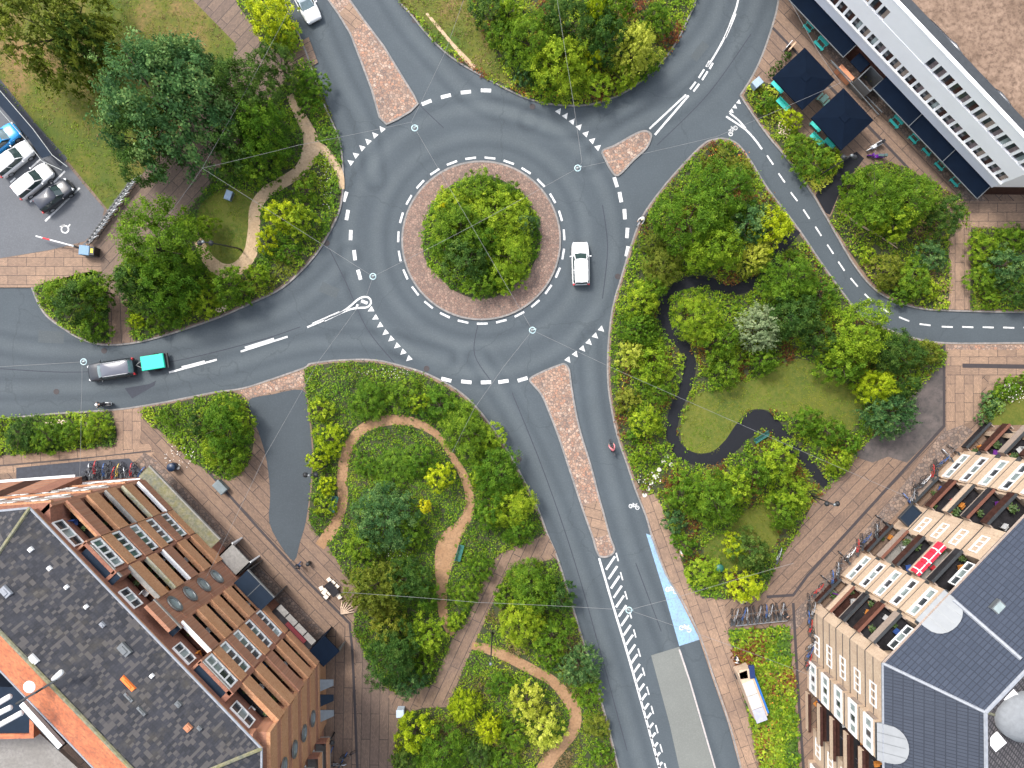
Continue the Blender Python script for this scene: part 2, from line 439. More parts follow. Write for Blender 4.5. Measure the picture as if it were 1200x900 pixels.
def build_road():
    st = 4.0
    xs = np.arange(-240, 1441, st); ys = np.arange(-240, 1141, st)
    X, Y = np.meshgrid(xs, ys)
    wear = np.full(X.shape, 0.5)
    for pl in LANES:
        d = polydist(X, Y, pl) / S
        wear += 0.26 * np.exp(-(d / 0.55) ** 2) - 0.20 * np.exp(-((d - 1.0) / 0.36) ** 2) + 0.10 * np.exp(-((d - 1.7) / 0.4) ** 2)
    wear = np.clip(wear + 0.035 * snoise(X, Y, 0.02, 3), 0.12, 0.95)
    # gutters collect dirt
    for e in EDGES:
        d = polydist(X, Y, e) / S
        wear -= 0.07 * np.exp(-(d / 0.7) ** 2)
    wear = np.clip(wear, 0.05, 1)
    nx, ny = len(xs), len(ys)
    V = np.stack([(X - 600) / S, (450 - Y) / S, np.zeros(X.shape)], -1).reshape(-1, 3)
    i = np.arange(nx - 1)[None, :] + np.arange(ny - 1)[:, None] * nx
    F = np.stack([i, i + nx, i + nx + 1, i + 1], -1).reshape(-1, 4)
    me = bpy.data.meshes.new('road'); me.vertices.add(len(V)); me.vertices.foreach_set('co', V.ravel())
    me.loops.add(F.size); me.loops.foreach_set('vertex_index', F.ravel())
    me.polygons.add(len(F)); me.polygons.foreach_set('loop_start', np.arange(0, F.size, 4))
    me.update(); a = me.attributes.new('wear', 'FLOAT', 'POINT'); a.data.foreach_set('value', wear.ravel())
    me.materials.append(M_ASPH)
    o = bpy.data.objects.new('road', me); C.objects.link(o)
    tag(o, 'grey worn asphalt road running round and out of the roundabout', 'road', kind='structure')

# ------------------------------------------------------------------ plan of the place (pixels of the 1200x900 photograph, on the ground)
E_NW = cat([(318, -60), (333, 0), (350, 40), (362, 70), (375, 110), (388, 140), (398, 165), (402, 195), (402, 225), (397, 250), (385, 275), (372, 296), (355, 316), (330, 338), (300, 353), (262, 370), (220, 385), (180, 397), (150, 403), (120, 404), (95, 397), (75, 385), (55, 370), (44, 352), (38, 337)], False, 4)
E_TOP = cat([(430, -60), (467, 0), (480, 15), (500, 40), (522, 62), (545, 78), (570, 92), (600, 108), (625, 118), (650, 123), (680, 124), (700, 121), (725, 112), (745, 100), (765, 83), (782, 65), (795, 45), (806, 22), (815, 0), (825, -60)], False, 4)
E_NE = cat([(918, -60), (912, 0), (905, 30), (893, 65), (880, 92), (867, 112)], False, 4)
E_CYN = cat([(867, 112), (882, 135), (900, 160), (925, 190), (950, 225), (965, 250), (985, 285), (1000, 310), (1020, 335), (1045, 352), (1075, 361), (1110, 364), (1200, 366), (1320, 366)], False, 4)
E_D1 = cat([(1320, 402), (1200, 402), (1108, 402), (1070, 396), (1040, 386), (1010, 371), (985, 340), (960, 305), (935, 268), (900, 222), (880, 190), (865, 170), (850, 163), (835, 164), (823, 170), (800, 193), (775, 222), (752, 255), (738, 292), (728, 325), (718, 360), (713, 400), (712, 440), (715, 470), (723, 510), (735, 545), (745, 575), (757, 605), (765, 632), (780, 672), (800, 705), (820, 745), (835, 790), (855, 850), (868, 900), (880, 960)], False, 4)
E_S = cat([(-100, 492), (0, 490), (60, 485), (135, 480), (165, 476), (200, 470), (250, 460), (285, 455), (320, 444), (357, 431), (365, 426), (400, 422), (440, 422), (475, 430), (505, 440), (540, 460), (565, 485), (590, 520), (610, 555), (630, 595), (642, 627), (652, 650), (665, 690), (680, 740), (695, 790), (710, 840), (725, 900), (740, 960)], False, 4)
EDGES = [E_NW, E_TOP, E_NE, E_CYN, E_D1, E_S]
build_road()
D45 = R(-46)
S_NW = E_NW + [(0, 337), (-200, 337), (-200, -60)]
S_TOP = E_TOP
S_NE = E_NE + E_CYN[1:] + [(1320, -60)]
S_SE = E_D1 + [(1320, 960)]
S_SW = E_S + [(-100, 960)]
sheet('pavement', S_NW, 0.12, pav(R(48), 2), 0.15, 'brown brick pavement under the trees beside the car park')
sheet('planting_bed', S_TOP, 0.12, M_SOIL, 0.15, 'planted verge between the two northern roads')
sheet('pavement', S_NE, 0.12, pav(D45, 0), 0.15, 'brick pavement in front of the long white building')
sheet('pavement', S_SE, 0.12, pav(R(46), 0), 0.15, 'brick pavement in front of the cream brick block')
sheet('pavement', S_SW, 0.12, pav(D45, 0), 0.15, 'brick pavement in front of the orange brick block')
for e in EDGES: kerb(e)

Z = 0.124
def region(name, px, mat, z=Z, label=None, kind='structure', cat_=None): return sheet(name, px, z, mat, 0.0, label, cat_, kind)
# parking lot and north west
LOT = [(-200, 20), (-60, 20), (0, 104), (40, 152), (75, 188), (100, 218), (123, 245), (118, 265), (100, 283), (60, 293), (0, 303), (-200, 306)]
region('car_park', LOT, M_LOT, label='grey asphalt car park with white bay lines')
region('pavement', [(-200, 306.5), (0, 303.5), (60, 293.5), (108, 285), (118, 300), (120, 318), (100, 325), (60, 332), (36, 337), (-200, 337)], pav(0, 1), label='pinkish brick crossing between car park and road')
L1 = [(-200, -60), (210, -60), (226, 0), (277, 52), (270, 80), (215, 150), (165, 207), (150, 222), (127, 246), (100, 213), (75, 183), (40, 147), (0, 99), (-56, 20), (-200, 10)]
region('lawn', L1, M_DRYLAWN, label='rough grass lawn with dry patches by the car park')
L2 = cat([(345, 84), (365, 72), (378, 108), (390, 140), (399, 165), (401, 195), (400, 225), (395, 250), (383, 275), (370, 294), (353, 314), (328, 336), (300, 350), (262, 367), (220, 382), (180, 394), (157, 399), (152, 375), (148, 345), (135, 325), (150, 300), (175, 285), (205, 260), (232, 235), (260, 195), (300, 140)], True, 3)
region('planting_bed', L2, M_SOIL, label='planted bed between the diagonal path and the northwest road')
region('planting_bed', cat([(44, 336), (75, 326), (112, 318), (122, 330), (127, 355), (128, 385), (128, 401), (110, 400), (92, 393), (72, 381), (55, 366), (47, 350)], True, 3), M_SOIL, label='small planted bed at the car park exit')
GL = cat([(236, 240), (262, 222), (295, 225), (300, 245), (292, 285), (280, 305), (262, 312), (248, 300), (238, 280), (232, 262)], True, 4)
region('lawn', GL, M_LAWN, 0.128, 'small green lawn inside the sandy loop path')
SANDC = [(340, 112, 4), (350, 132, 6), (363, 158, 8), (364, 178, 10), (352, 200, 7), (330, 215, 7), (312, 226, 7), (300, 244, 7), (298, 270, 7), (294, 296, 8), (280, 314, 8), (262, 318, 9), (246, 306, 7), (238, 292, 6), (232, 280, 5)]
SAND = path_px(SANDC); SAND2 = path_px([(366, 168, 5), (380, 176, 5), (390, 188, 5), (399, 205, 4), (401, 222, 3)])
region('path', SAND, M_SAND, 0.132, 'pale sandy footpath curving round the small lawn')
region('path', SAND2, M_SAND, 0.136, 'short sandy track down to the northwest road')
region('pavement', [(331, 62), (362, 44), (373, 74), (347, 88)], pav(R(30), 0), 0.128, label='paved crossing by the north kerb')
PST = [(127, 346), (149, 346), (156, 401), (130, 403)]
region('pavement', PST, pav(R(92), 0), 0.132, label='short paved strip between two shrub beds at the west kerb')
NBED = [(262, -60), (318, -60), (335, 2), (349, 40), (359, 62), (330, 62), (312, 52), (296, 30), (278, 5)]
region('planting_bed', NBED, M_SOIL, label='small bed beside the top of the northwest road')
TG = cat([(480, -60), (470, 2), (484, 16), (504, 39), (526, 60), (549, 75), (574, 90), (598, 100), (590, 80), (575, 55), (560, 30), (550, 0), (545, -60)], True, 3)
region('lawn', TG, M_DRYLAWN, 0.124, 'strip of dry grass along the northern kerb')
TDIRT = path_px([(500, 16, 1.5), (515, 34, 2), (530, 52, 2), (548, 72, 3), (556, 80, 3)])
region('path', TDIRT, M_SAND, 0.130, 'thin trodden dirt track across the grass strip')
# north east
E1 = [(877, 102), (888, 94), (905, 100), (912, 112), (925, 140), (938, 158), (958, 172), (985, 182), (978, 205), (960, 226), (952, 222), (930, 194), (905, 161), (887, 137), (871, 112)]
region('planting_bed', E1, M_SOIL, label='planted bed between the cafe terrace and the cycle road')
region('driveway', [(955, 229), (972, 208), (988, 188), (1003, 178), (1012, 186), (1000, 202), (985, 222), (972, 252), (967, 250)], M_BLACKPATH, 0.128, 'short dark asphalt ramp onto the cycle road')
E3 = cat([(975, 250), (988, 218), (1012, 196), (1045, 192), (1075, 205), (1110, 225), (1133, 250), (1134, 266), (1112, 270), (1111, 300), (1109, 360), (1075, 358), (1045, 349), (1022, 331), (1003, 307), (988, 283), (972, 258)], True, 3)
region('planting_bed', E3, M_SOIL, label='large shrub bed on the outer side of the cycle road')
region('pavement', [(1075, 236), (1320, 236), (1320, 266), (1112, 266), (1110, 262)], pav(0, 1), 0.130, label='pale paved strip below the end of the white building')
region('pavement', [(1113, 266), (1134, 266), (1134, 363), (1111, 363)], pav(R(90), 1), 0.134, label='narrow paved link from the plaza to the cycle road')
E4 = [(1137, 268), (1320, 268), (1320, 363), (1136, 363)]
region('planting_bed', E4, M_SOIL, label='shrub bed right of the narrow paved link')
# big park between the cycle road and the south east road
DB = cat([(1104, 405), (1070, 399), (1040, 389), (1011, 374), (984, 342), (958, 307), (933, 270), (898, 224), (878, 192), (863, 172), (849, 166), (835, 167), (824, 173), (802, 195), (777, 224), (755, 257), (741, 292), (731, 325), (721, 360), (716, 400), (715, 440), (718, 470), (726, 509), (738, 544), (750, 572), (768, 580), (778, 600), (786, 622), (798, 655), (806, 680), (815, 694), (845, 702), (872, 700), (897, 690), (905, 668), (925, 638), (945, 603), (962, 575), (990, 552), (1000, 530), (1040, 500), (1070, 460), (1095, 432), (1104, 428)], True, 2)
region('planting_bed', DB, M_SOIL, 0.128, 'large park bed with trees between cycle road and southeast road')
region('gravel', [(1095, 430), (1104, 430), (1104, 500), (1062, 542), (1040, 535), (1022, 542), (1000, 535), (985, 552), (960, 560), (985, 520), (1010, 480), (1060, 440)], M_DARKGRAVEL, 0.126, 'dark trodden gravel between park and pavement')
DL1 = cat([(815, 462), (850, 452), (895, 438), (935, 420), (975, 440), (1003, 458), (1010, 480), (995, 508), (970, 512), (945, 498), (915, 484), (880, 480), (862, 498), (850, 520), (832, 531), (812, 530), (798, 515), (800, 485)], True, 4)
region('lawn', DL1, M_LAWN, 0.134, 'mown lawn inside the loop of the black path')
DL2 = cat([(870, 600), (900, 588), (915, 605), (912, 630), (895, 655), (870, 668), (845, 668), (825, 650), (830, 630), (852, 618)], True, 4)
region('lawn', DL2, M_LAWN, 0.134, 'small lawn in the south of the big park')
BPC = [(933, 269, 6), (926, 277, 6), (914, 292, 6), (902, 318, 7), (885, 330, 7), (865, 338, 7), (845, 337, 7), (826, 331, 7), (800, 333, 7), (783, 342, 7), (777, 358, 7), (778, 376, 7), (788, 392, 7), (800, 404, 7), (808, 424, 7), (806, 444, 7), (798, 464, 7), (790, 485, 7), (787, 508, 7), (796, 528, 7), (816, 538, 7), (838, 536, 8), (856, 522, 9), (872, 504, 12), (888, 492, 13), (902, 496, 9), (918, 512, 7), (934, 530, 7), (948, 545, 6), (958, 558, 6), (968, 568, 5)]
BP = path_px(BPC)
region('path', BP, M_BLACKPATH, 0.138, 'winding black asphalt footpath through the big park')
region('pavement', [(750, 582), (769, 578), (784, 620), (800, 664), (812, 695), (848, 705), (853, 738), (864, 790), (878, 850), (898, 960), (882, 960), (867, 900), (853, 848), (833, 790), (818, 745), (798, 705), (778, 670), (763, 630)], pav(R(-70), 1), 0.132, label='pinkish brick footway along the southeast road')
region('pavement', [(1109, 404), (1320, 404), (1320, 470), (1150, 470), (1160, 440), (1130, 440), (1112, 500), (1109, 500)], pav(0, 1), 0.128, label='pale slab paving south of the cycle road')
region('cobbles', [(1110, 404.5), (1320, 404.5), (1320, 410), (1110, 410)], M_COBBLE, 0.136, 'narrow band of setts along the cycle road')
region('drain_channel', [(1127, 426), (1320, 429), (1320, 434), (1127, 431)], M_CHANNEL, 0.134, 'dark slot of missing slabs in the pale paving')
region('pavement', [(1108, 440), (1150, 440), (1148, 490), (1108, 505)], pav(R(90), 1), 0.136, label='pale paving beside the dark channel bend')
def line(px, w, mat, z, name='drain_channel', label='thin dark drainage channel set in brick paving'):
    return region(name, ribbon(px, w / 2), mat, z, label)
line([(1105.5, 403), (1105.5, 499), (945, 675), (929, 697), (898, 699)], 3.4, M_CHANNEL, 0.142, label='dark drainage channel past the cream block')
line([(929, 706), (932, 760), (936, 830), (941, 900), (944, 960)], 3.2, M_CHANNEL, 0.142, label='dark drainage channel beside the southern hedge bed')
line([(822, 700), (850, 697)], 2.4, M_CHANNEL, 0.142, label='short dark channel at the foot of the park bed')
line([(238, 545), (300, 615), (356, 676), (410, 730), (413, 760), (415, 800), (419, 900), (421, 960)], 3.0, M_CHANNEL, 0.142, label='dark drainage channel past the orange brick block')
line([(-60, 552), (0, 546), (90, 538), (178, 528)], 1.2, M_CHANNEL, 0.142, label='thin channel behind the long shrub bed')
line([(905, 33), (950, 80), (1000, 130), (1066, 200)], 2.6, M_CHANNEL, 0.142, label='dark drainage channel through the cafe terrace')
region('cobbles', [(1115, 490), (1140, 505), (1010, 645), (935, 735), (905, 755), (935, 712), (985, 655), (1060, 565)], M_COBBLE_D, 0.134, 'rough brown setts along the cream block')
region('cobbles', [(170, 530), (185, 540), (280, 640), (345, 705), (380, 740), (378, 762), (330, 720), (270, 650), (155, 545)], M_COBBLE_D, 0.134, 'rough brown setts along the orange block')
region('cobbles', [(930, 8), (945, 2), (1000, 62), (1090, 160), (1155, 236), (1130, 236), (1050, 150), (975, 70)], M_COBBLE_D, 0.134, 'band of brown setts along the cafe front')
S3 = [(853, 738), (924, 734), (928, 790), (934, 860), (938, 960), (902, 960), (880, 850), (866, 790)]
region('planting_bed', S3, M_SOIL, 0.138, 'long low planting bed beside the southeast footway')
E6 = [(1150, 475), (1162, 462), (1164, 452), (1175, 450), (1176, 442), (1320, 440), (1320, 498), (1160, 498), (1148, 488)]
region('lawn', E6, M_LAWN, 0.140, 'small green garden at the end of the cream block')
# south west
region('driveway', cat([(290, 471), (320, 462), (355, 457), (361, 480), (366, 530), (364, 570), (359, 610), (352, 635), (345, 657), (330, 640), (316, 612), (317, 580), (313, 540), (303, 505)], True, 3), M_ASPH2, 0.132, 'dark asphalt slip between red and green beds')
region('pavement', [(280, 458), (320, 447), (356, 434), (356, 453), (320, 459), (292, 468)], M_COBBLE, 0.128, label='pink cobbled apron at the mouth of the asphalt slip')
region('pavement', [(134, 482), (164, 478), (168, 492), (163, 525), (137, 530), (138, 505)], pav(R(90), 1), 0.128, label='pinkish paving between two verge beds')
region('pavement', [(-100, 536), (0, 536), (130, 524), (175, 520), (182, 530), (165, 545), (100, 548), (-100, 562)], pav(R(5), 1), 0.126, label='pinkish paving behind the long shrub bed')
region('pavement', [(378, 742), (412, 732), (415, 800), (419, 960), (382, 960)], pav(R(89), 0), 0.130, label='brick footway below the corner of the orange block')
region('pavement', [(416, 735), (440, 745), (466, 830), (462, 960), (421, 960)], pav(R(89), 2), 0.130, label='brown paving beside the southern shrubbery')
region('setts', [(20, 548), (90, 541), (152, 537), (172, 556), (184, 566), (20, 575)], M_DARKPAV, 0.136, 'black surface of the bicycle parking area')
S1 = [(-100, 492), (0, 489), (60, 486), (132, 482), (138, 510), (134, 522), (70, 528), (0, 534), (-100, 542)]
region('planting_bed', S1, M_SOIL, 0.132, 'long planted verge along the west road')
S2 = cat([(166, 481), (200, 473), (240, 464), (272, 459), (290, 472), (297, 500), (297, 525), (288, 548), (270, 562), (245, 552), (220, 536), (200, 515), (182, 500)], True, 3)
region('planting_bed', S2, M_SOIL, 0.132, 'triangular planted bed at the end of the west road')
H1 = cat([(358, 434), (380, 427), (400, 425), (440, 425), (475, 433), (503, 443), (537, 463), (562, 487), (587, 522), (607, 557), (627, 597), (638, 623), (620, 634), (590, 646), (576, 660), (563, 690), (548, 722), (530, 748), (508, 800), (495, 803), (470, 812), (448, 800), (428, 765), (415, 738), (418, 715), (425, 700), (402, 668), (385, 640), (370, 624), (362, 606), (366, 570), (368, 530), (363, 480), (359, 455)], True, 2)
region('planting_bed', H1, M_SOIL, 0.132, 'large wild planted bed with looping red path')
H2 = [(652, 655), (663, 690), (678, 740), (693, 790), (708, 840), (723, 900), (738, 960), (458, 960), (463, 870), (470, 838), (495, 829), (524, 828), (539, 794), (553, 760), (568, 728), (590, 678), (602, 662)]
region('planting_bed', H2, M_SOIL, 0.132, 'wild planted bed right of the zigzag brick path')
region('path', [(642, 627), (652, 648), (600, 659), (588, 676), (566, 726), (551, 758), (537, 792), (523, 825), (495, 826), (464, 835), (455, 815), (470, 806), (495, 805), (510, 801), (532, 746), (550, 723), (565, 688), (578, 660), (592, 647)], pav(R(65), 0), 0.138, 'zigzag brown brick path between two wild beds')
RP = path_px([(375, 640, 6), (386, 625, 7), (396, 608, 6), (402, 585, 6), (401, 562, 6), (404, 538, 6), (412, 517, 6), (426, 502, 6), (447, 494, 6), (472, 492, 6), (496, 499, 5), (515, 512, 4), (530, 535, 4), (543, 556, 5), (550, 578, 5), (549, 600, 6), (540, 616, 7), (530, 628, 11), (524, 642, 13), (520, 660, 11), (518, 680, 7), (518, 705, 6), (521, 725, 5), (530, 744, 4)])
region('path', RP, M_REDPATH, 0.142, 'looping red gravel footpath through the wild bed')
RP2 = path_px([(553, 756, 4), (575, 761, 6), (600, 772, 6), (625, 785, 6), (648, 798, 6), (664, 816, 7), (674, 834, 7), (672, 854, 7), (660, 872, 6), (645, 888, 8), (632, 912, 9), (620, 960, 9)])
region('path', RP2, M_REDPATH, 0.142, 'red gravel footpath curving to the bottom edge')

# islands in the road
def island(px, mat, label, z=0.13):
    sheet('traffic_island', px, z, mat, 0.13, label, 'traffic island'); kerb(px, 0, z + 0.012, 0.18, True, label='granite kerb around a traffic island')
def circ(c, r, n=72): return [(c[0] + r * math.cos(2 * math.pi * i / n), c[1] + r * math.sin(2 * math.pi * i / n)) for i in range(n)]
island(circ(RC, 92.5), M_RINGBRICK, 'round red sett ring in the middle of the roundabout')
region('planting_bed', cat([(RC[0] + (68 + 1.6 * math.sin(5 * a) + 1.2 * math.cos(9 * a)) * math.cos(a), RC[1] - 4 + (71 + 1.4 * math.cos(4 * a)) * math.sin(a)) for a in [i * math.pi / 18 for i in range(36)]], True, 2), M_SOIL, 0.14, 'round planted centre of the roundabout')
ICEN = circ((RC[0], RC[1] - 4), 69)
IN1 = [(385, -60), (386, 0), (399, 19), (415, 40), (427, 70), (440, 107), (447, 138), (452, 145), (462, 143), (483, 130), (490, 121), (483, 108), (470, 90), (450, 62), (428, 25), (410, 0), (395, -60)]
IN1 = [(360, -60), (385, 0), (397, 17), (411, 40), (424, 74), (436, 106), (445, 138), (453, 146), (464, 141), (481, 131), (490, 122), (485, 112), (470, 88), (450, 55), (428, 26), (411, 2), (380, -60)]
island(IN1, M_COBBLE, 'long cobbled median in the northwest road')
region('pavement', [(397.5, 17), (410, 3.5), (427, 25.5), (411, 39.5)], pav(R(-40), 1), 0.138, label='slab crossing through the northwest median')
IN2 = cat([(706, 177), (720, 171), (745, 157), (757, 154), (763, 160), (757, 174), (742, 188), (729, 202), (722, 206), (716, 200), (709, 187)], True, 3)
island(IN2, M_COBBLE, 'small cobbled triangular island at the northeast road')
IN3 = cat([(621, 444), (635, 436), (655, 428), (662, 427), (667, 434), (669, 450), (674, 480), (681, 510), (692, 545), (701, 580), (708, 604), (715, 630), (720, 644), (714, 651), (704, 652), (699, 645), (694, 628), (684, 600), (674, 570), (664, 540), (654, 510), (644, 484), (635, 463), (625, 451)], True, 3)
island(IN3, M_COBBLE, 'long cobbled median in the southeast road')
region('pavement', [(682.5, 592.5), (700.5, 586.5), (714.5, 626), (694, 631)], pav(R(-15), 1), 0.138, label='slab crossing through the southeast median')
# patches in the road
region('road_patch', [(763, 768), (796, 758), (806, 795), (838, 905), (852, 960), (812, 960), (797, 905), (785, 850)], M_PATCH, 0.004, 'pale repaired asphalt strip in the southeast road')
region('road_patch', [(146, 455), (175, 450), (183, 446), (181, 452), (155, 467)], M_DARKREPAIR, 0.004, 'dark diamond-shaped asphalt repair by the trailer')

for pts, lb in (([(0, 432), (95, 436), (200, 424), (300, 400), (352, 383)], 'long tar seam in the west road'), ([(385, 290), (405, 330), (430, 385), (462, 425)], 'dark tar seam at the west give-way line'), ([(560, 380), (556, 415), (575, 446)], 'tar seam south of the central island'), ([(706, 240), (712, 290), (706, 350)], 'tar seam right of the white car'), ([(600, 460), (640, 560), (680, 680), (735, 880)], 'long tar seam in the southeast road'), ([(430, 40), (470, 100), (520, 150)], 'tar seam in the northwest exit lane'), ([(880, 40), (830, 110), (770, 170)], 'tar seam in the northeast road'), ([(745, 660), (775, 740)], 'short tar seam near the blue wedge')):
    region('road_patch', ribbon(cat(pts, False, 5), 0.55), M_DARKREPAIR, 0.004, lb)
for x, y, a, L, W, lb in ((386, 340, .4, 22, 12, 'between the lanes west of the roundabout'), (60, 395, .05, 30, 14, 'in the north lane of the west road'), (650, 470, 1.2, 26, 10, 'left of the southeast median'), (820, 60, -.9, 24, 10, 'in the northeast road'), (446, 60, 1.0, 20, 9, 'right of the northwest median')):
    region('road_patch', dash(x, y, a, L, W) if 'dash' in globals() else [], M_DARKREPAIR2, 0.0065, 'rectangular asphalt repair ' + lb)

# ------------------------------------------------------------------ road markings
def mark(polys, label, mat=M_PAINT, z=0.008):
    mb = MB()
    for p in polys: mb.prism([P(*q) for q in p], z, z, mat)
    return mb.build('road_marking', mat, kind='structure', label=label, cat_='road marking')
def dash(cx, cy, ang, L, W):
    c, s_ = math.cos(ang), math.sin(ang)
    return [(cx + a * L / 2 * c - b * W / 2 * s_, cy + a * L / 2 * s_ + b * W / 2 * c) for a, b in ((-1, -1), (1, -1), (1, 1), (-1, 1))]
def seg(a, b, w):
    a, b = Vector(a), Vector(b); return dash(*((a + b) / 2), math.atan2((b - a).y, (b - a).x), (b - a).length, w)
ring = []
for i in range(27):
    a = math.radians(-90 + 6.0 + i * 360 / 27); ring.append(dash(RC[0] + 97.3 * math.cos(a), RC[1] + 97.3 * math.sin(a), a + math.pi / 2, 12.6, 2.4))
mark(ring, 'ring of short white dashes round the central island')
outer = [(404.5, 230.5), (407, 252), (411, 275.5), (415.5, 299), (421, 322), (500, 120), (522.5, 112.7), (546, 108), (569.5, 106), (721.5, 213.5), (727, 231), (732, 251), (735, 273), (735, 294.5), (523, 445), (546.5, 447.5), (569.5, 448), (590, 447), (612.5, 444.5)]
mark([dash(x, y, math.atan2(y - RC[1], x - RC[0]) + math.pi / 2 + (0.12 if x > 700 else 0), 12, 4.2) for x, y in outer], 'thick white dashes on the outer edge of the roundabout')
def teeth(ps, L=7.0, W=7.0):
    out = []
    for i, (x, y) in enumerate(ps):
        a = Vector(ps[max(i - 1, 0)]); b = Vector(ps[min(i + 1, len(ps) - 1)]); t = (b - a).normalized(); n = Vector((t.y, -t.x))
        if n.dot(Vector((x - RC[0], y - RC[1]))) < 0: n = -n
        c = Vector((x, y)); out.append([tuple(c + n * L * 0.58), tuple(c - n * L * 0.42 + t * W / 2), tuple(c - n * L * 0.42 - t * W / 2)])
    return out
mark(teeth([(410.5, 190), (416.5, 181.5), (424, 173), (431, 165.5), (439, 158), (447.5, 151)]), 'six white give-way triangles on the northwest road')
mark(teeth([(434.5, 363), (439.5, 372.5), (445, 381.5), (451.5, 390), (458, 397.5), (465, 405.5), (472, 413), (479, 420.5)]), 'eight white give-way triangles on the west road')
mark(teeth([(655, 130), (663, 135.5), (671, 142), (679, 148.5), (687, 156.5), (694.5, 164.5), (701, 172.5)]), 'seven white give-way triangles on the northeast road')
mark(teeth([(705, 386), (698, 394), (690.5, 401.5), (683, 409), (674.5, 415.5), (666, 422)]), 'six white give-way triangles on the southeast road')
mark(teeth([(866, 120), (861.5, 125.5), (857.5, 130.5)], 5, 5.5), 'three small white triangles at the cycle road mouth')
mark([seg((198, 436.5), (254, 421.5), 2.2), seg((213, 430.5), (240, 423.5), 2.4), seg((282, 412), (337, 394.5), 2.2), seg((287, 407.5), (321, 397), 2.4)], 'double white centre lines on the west road')
loop = [(372, 377), (392, 369), (410, 361.8)]
lp = cat([(360, 383.5), (380, 375), (400, 366), (410, 359), (418, 352), (424, 348.5), (430, 348), (434, 351), (434.5, 356), (430, 360), (422, 360.8), (412, 362), (400, 366.5), (380, 376)], False, 3)
mark([ribbon(lp, 1.1), seg((366, 379.5), (398, 365.5), 2.0), dash(427, 354, 0.35, 8, 3.6), dash(418.5, 358.5, -1.2, 4, 2.4)], 'white teardrop marking with a long tail on the west road')
mark([seg((761, 151), (804, 111), 2.2), seg((767.5, 158), (807, 112), 2.4)] +
     [q for x, y, a, L in ((814, 101.5, -0.93, 11), (824, 87.5, -1.0, 12), (831.5, 76, -1.05, 8)) for q in (dash(x - 2, y - 1.2, a, L, 2.2), dash(x + 2, y + 1.2, a, L, 2.2))] +
     [ribbon(cat([(829, 78), (838, 64), (849, 44), (858, 22), (865, 0), (872, -50)], False, 4), 1.1), ribbon(cat([(850, 44), (856, 31), (862, 16)], False, 3), 1.0)], 'white centre line and dashes on the northeast road')
mark([dash(x, y, a, 13, 1.8) for x, y, a in ((902.5, 187.5, .98), (916, 208.5, .96), (930.5, 230.5, .92), (945, 251, .98), (959, 271, 1.0), (973, 292, .98), (986, 312, .98), (1001, 331, .88), (1018, 349, .75), (1038, 364, .55), (1059.5, 374, .38), (1084, 380.5, .12), (1110, 383, .04), (1134, 383.3, .04), (1158, 383.6, .04), (1182, 384, .04), (1206, 384, .04), (1230, 384, .04))], 'white dashes along the middle of the cycle road')
mark([ribbon(cat([(851, 136.5), (864, 145), (875, 153), (885, 164), (893, 175)], False, 4), 1.1), ribbon(cat([(855, 132.5), (866, 141.5), (874, 151)], False, 4), 1.0)], 'white splitting lines at the cycle road mouth')
hb = [ribbon(cat([(702, 654), (720, 715), (740, 782), (772.5, 899), (790, 965)], False, 4), 1.25)]
for k in range(25):
    x = 708 + k * 2.93; y = 668.5 + k * 11.0
    f = 1 - min(k / 21, 1); dx, dy = 6.5 + 6.2 * f, -(6.5 + 10 * f)
    hb.append(seg((x + 2.2, y - 1), (x + dx, y + dy), 2.6))
for k in range(13):
    x, y = 722 + k * 5.15, 648 + k * 22.4; hb.append(seg((x, y), (x + 2.6, y + 9.5), 1.5))
mark(hb, 'white hatched ladder marking down the southeast road')
mark([ribbon([(796, 761), (808, 797), (838, 900), (852, 950)], 1.0)], 'faded white edge line beside the bus lane', M_OLDPAINT)
mark([[(757, 625), (764, 628), (777, 660), (797, 700), (812, 728), (821.5, 749), (796, 757), (780, 700)]], 'pale blue cycle wedge painted at the kerb', M_BLUE, 0.006)
def bike_mark(cx, cy, sc, ang, label, mat=M_PAINT, z=0.012):
    def T(x, y): c, s_ = math.cos(ang), math.sin(ang); return (cx + (x * c - y * s_) * sc, cy + (x * s_ + y * c) * sc)
    polys = []
    for wx in (-1.0, 1.0):
        for i in range(12):
            a0, a1 = i * math.pi / 6, (i + 1) * math.pi / 6
            polys.append([T(wx + .62 * math.cos(a0), .62 * math.sin(a0)), T(wx + .62 * math.cos(a1), .62 * math.sin(a1)), T(wx + .40 * math.cos(a1), .40 * math.sin(a1)), T(wx + .40 * math.cos(a0), .40 * math.sin(a0))])
    for a, b in (((-1, 0), (-.45, -.75)), ((-.45, -.75), (.55, -.75)), ((-.45, -.75), (.1, 0)), ((.1, 0), (.55, -.75)), ((.45, -1.1), (1, 0)), ((.3, -1.1), (.75, -1.1)), ((-1, 0), (.1, 0)), ((-.7, -.95), (-.3, -.95))):
        va, vb = Vector(T(*a)), Vector(T(*b)); polys.append(seg(va, vb, .2 * sc))
    return mark(polys, label, mat, z)
bike_mark(859, 153.5, 4.4, -0.9, 'white bicycle symbol at the cycle road mouth')
bike_mark(743, 594, 4.0, 0.25, 'white bicycle symbol in the southeast road')
bike_mark(787, 692, 4.6, 0.3, 'upper white bicycle symbol on the blue wedge')
bike_mark(803, 737, 4.6, 0.3, 'lower white bicycle symbol on the blue wedge')
mark([dash(74, 240, -0.765, 56, 2.2), seg((77, 201), (64, 214), 2.2), seg((43, 231), (36, 237), 2.2), seg((48, 187), (36, 198), 2.0), seg((19, 209), (13, 214), 2)], 'white bay lines of the car park', z=0.132)
wc = [ribbon(circ((77, 269), 4.2, 14) + [(81.2, 269)], 0.8), seg((77, 264), (73, 265), 1.5), seg((81, 266), (83, 263), 1.4), seg((71, 266), (75, 265), 1.4)]
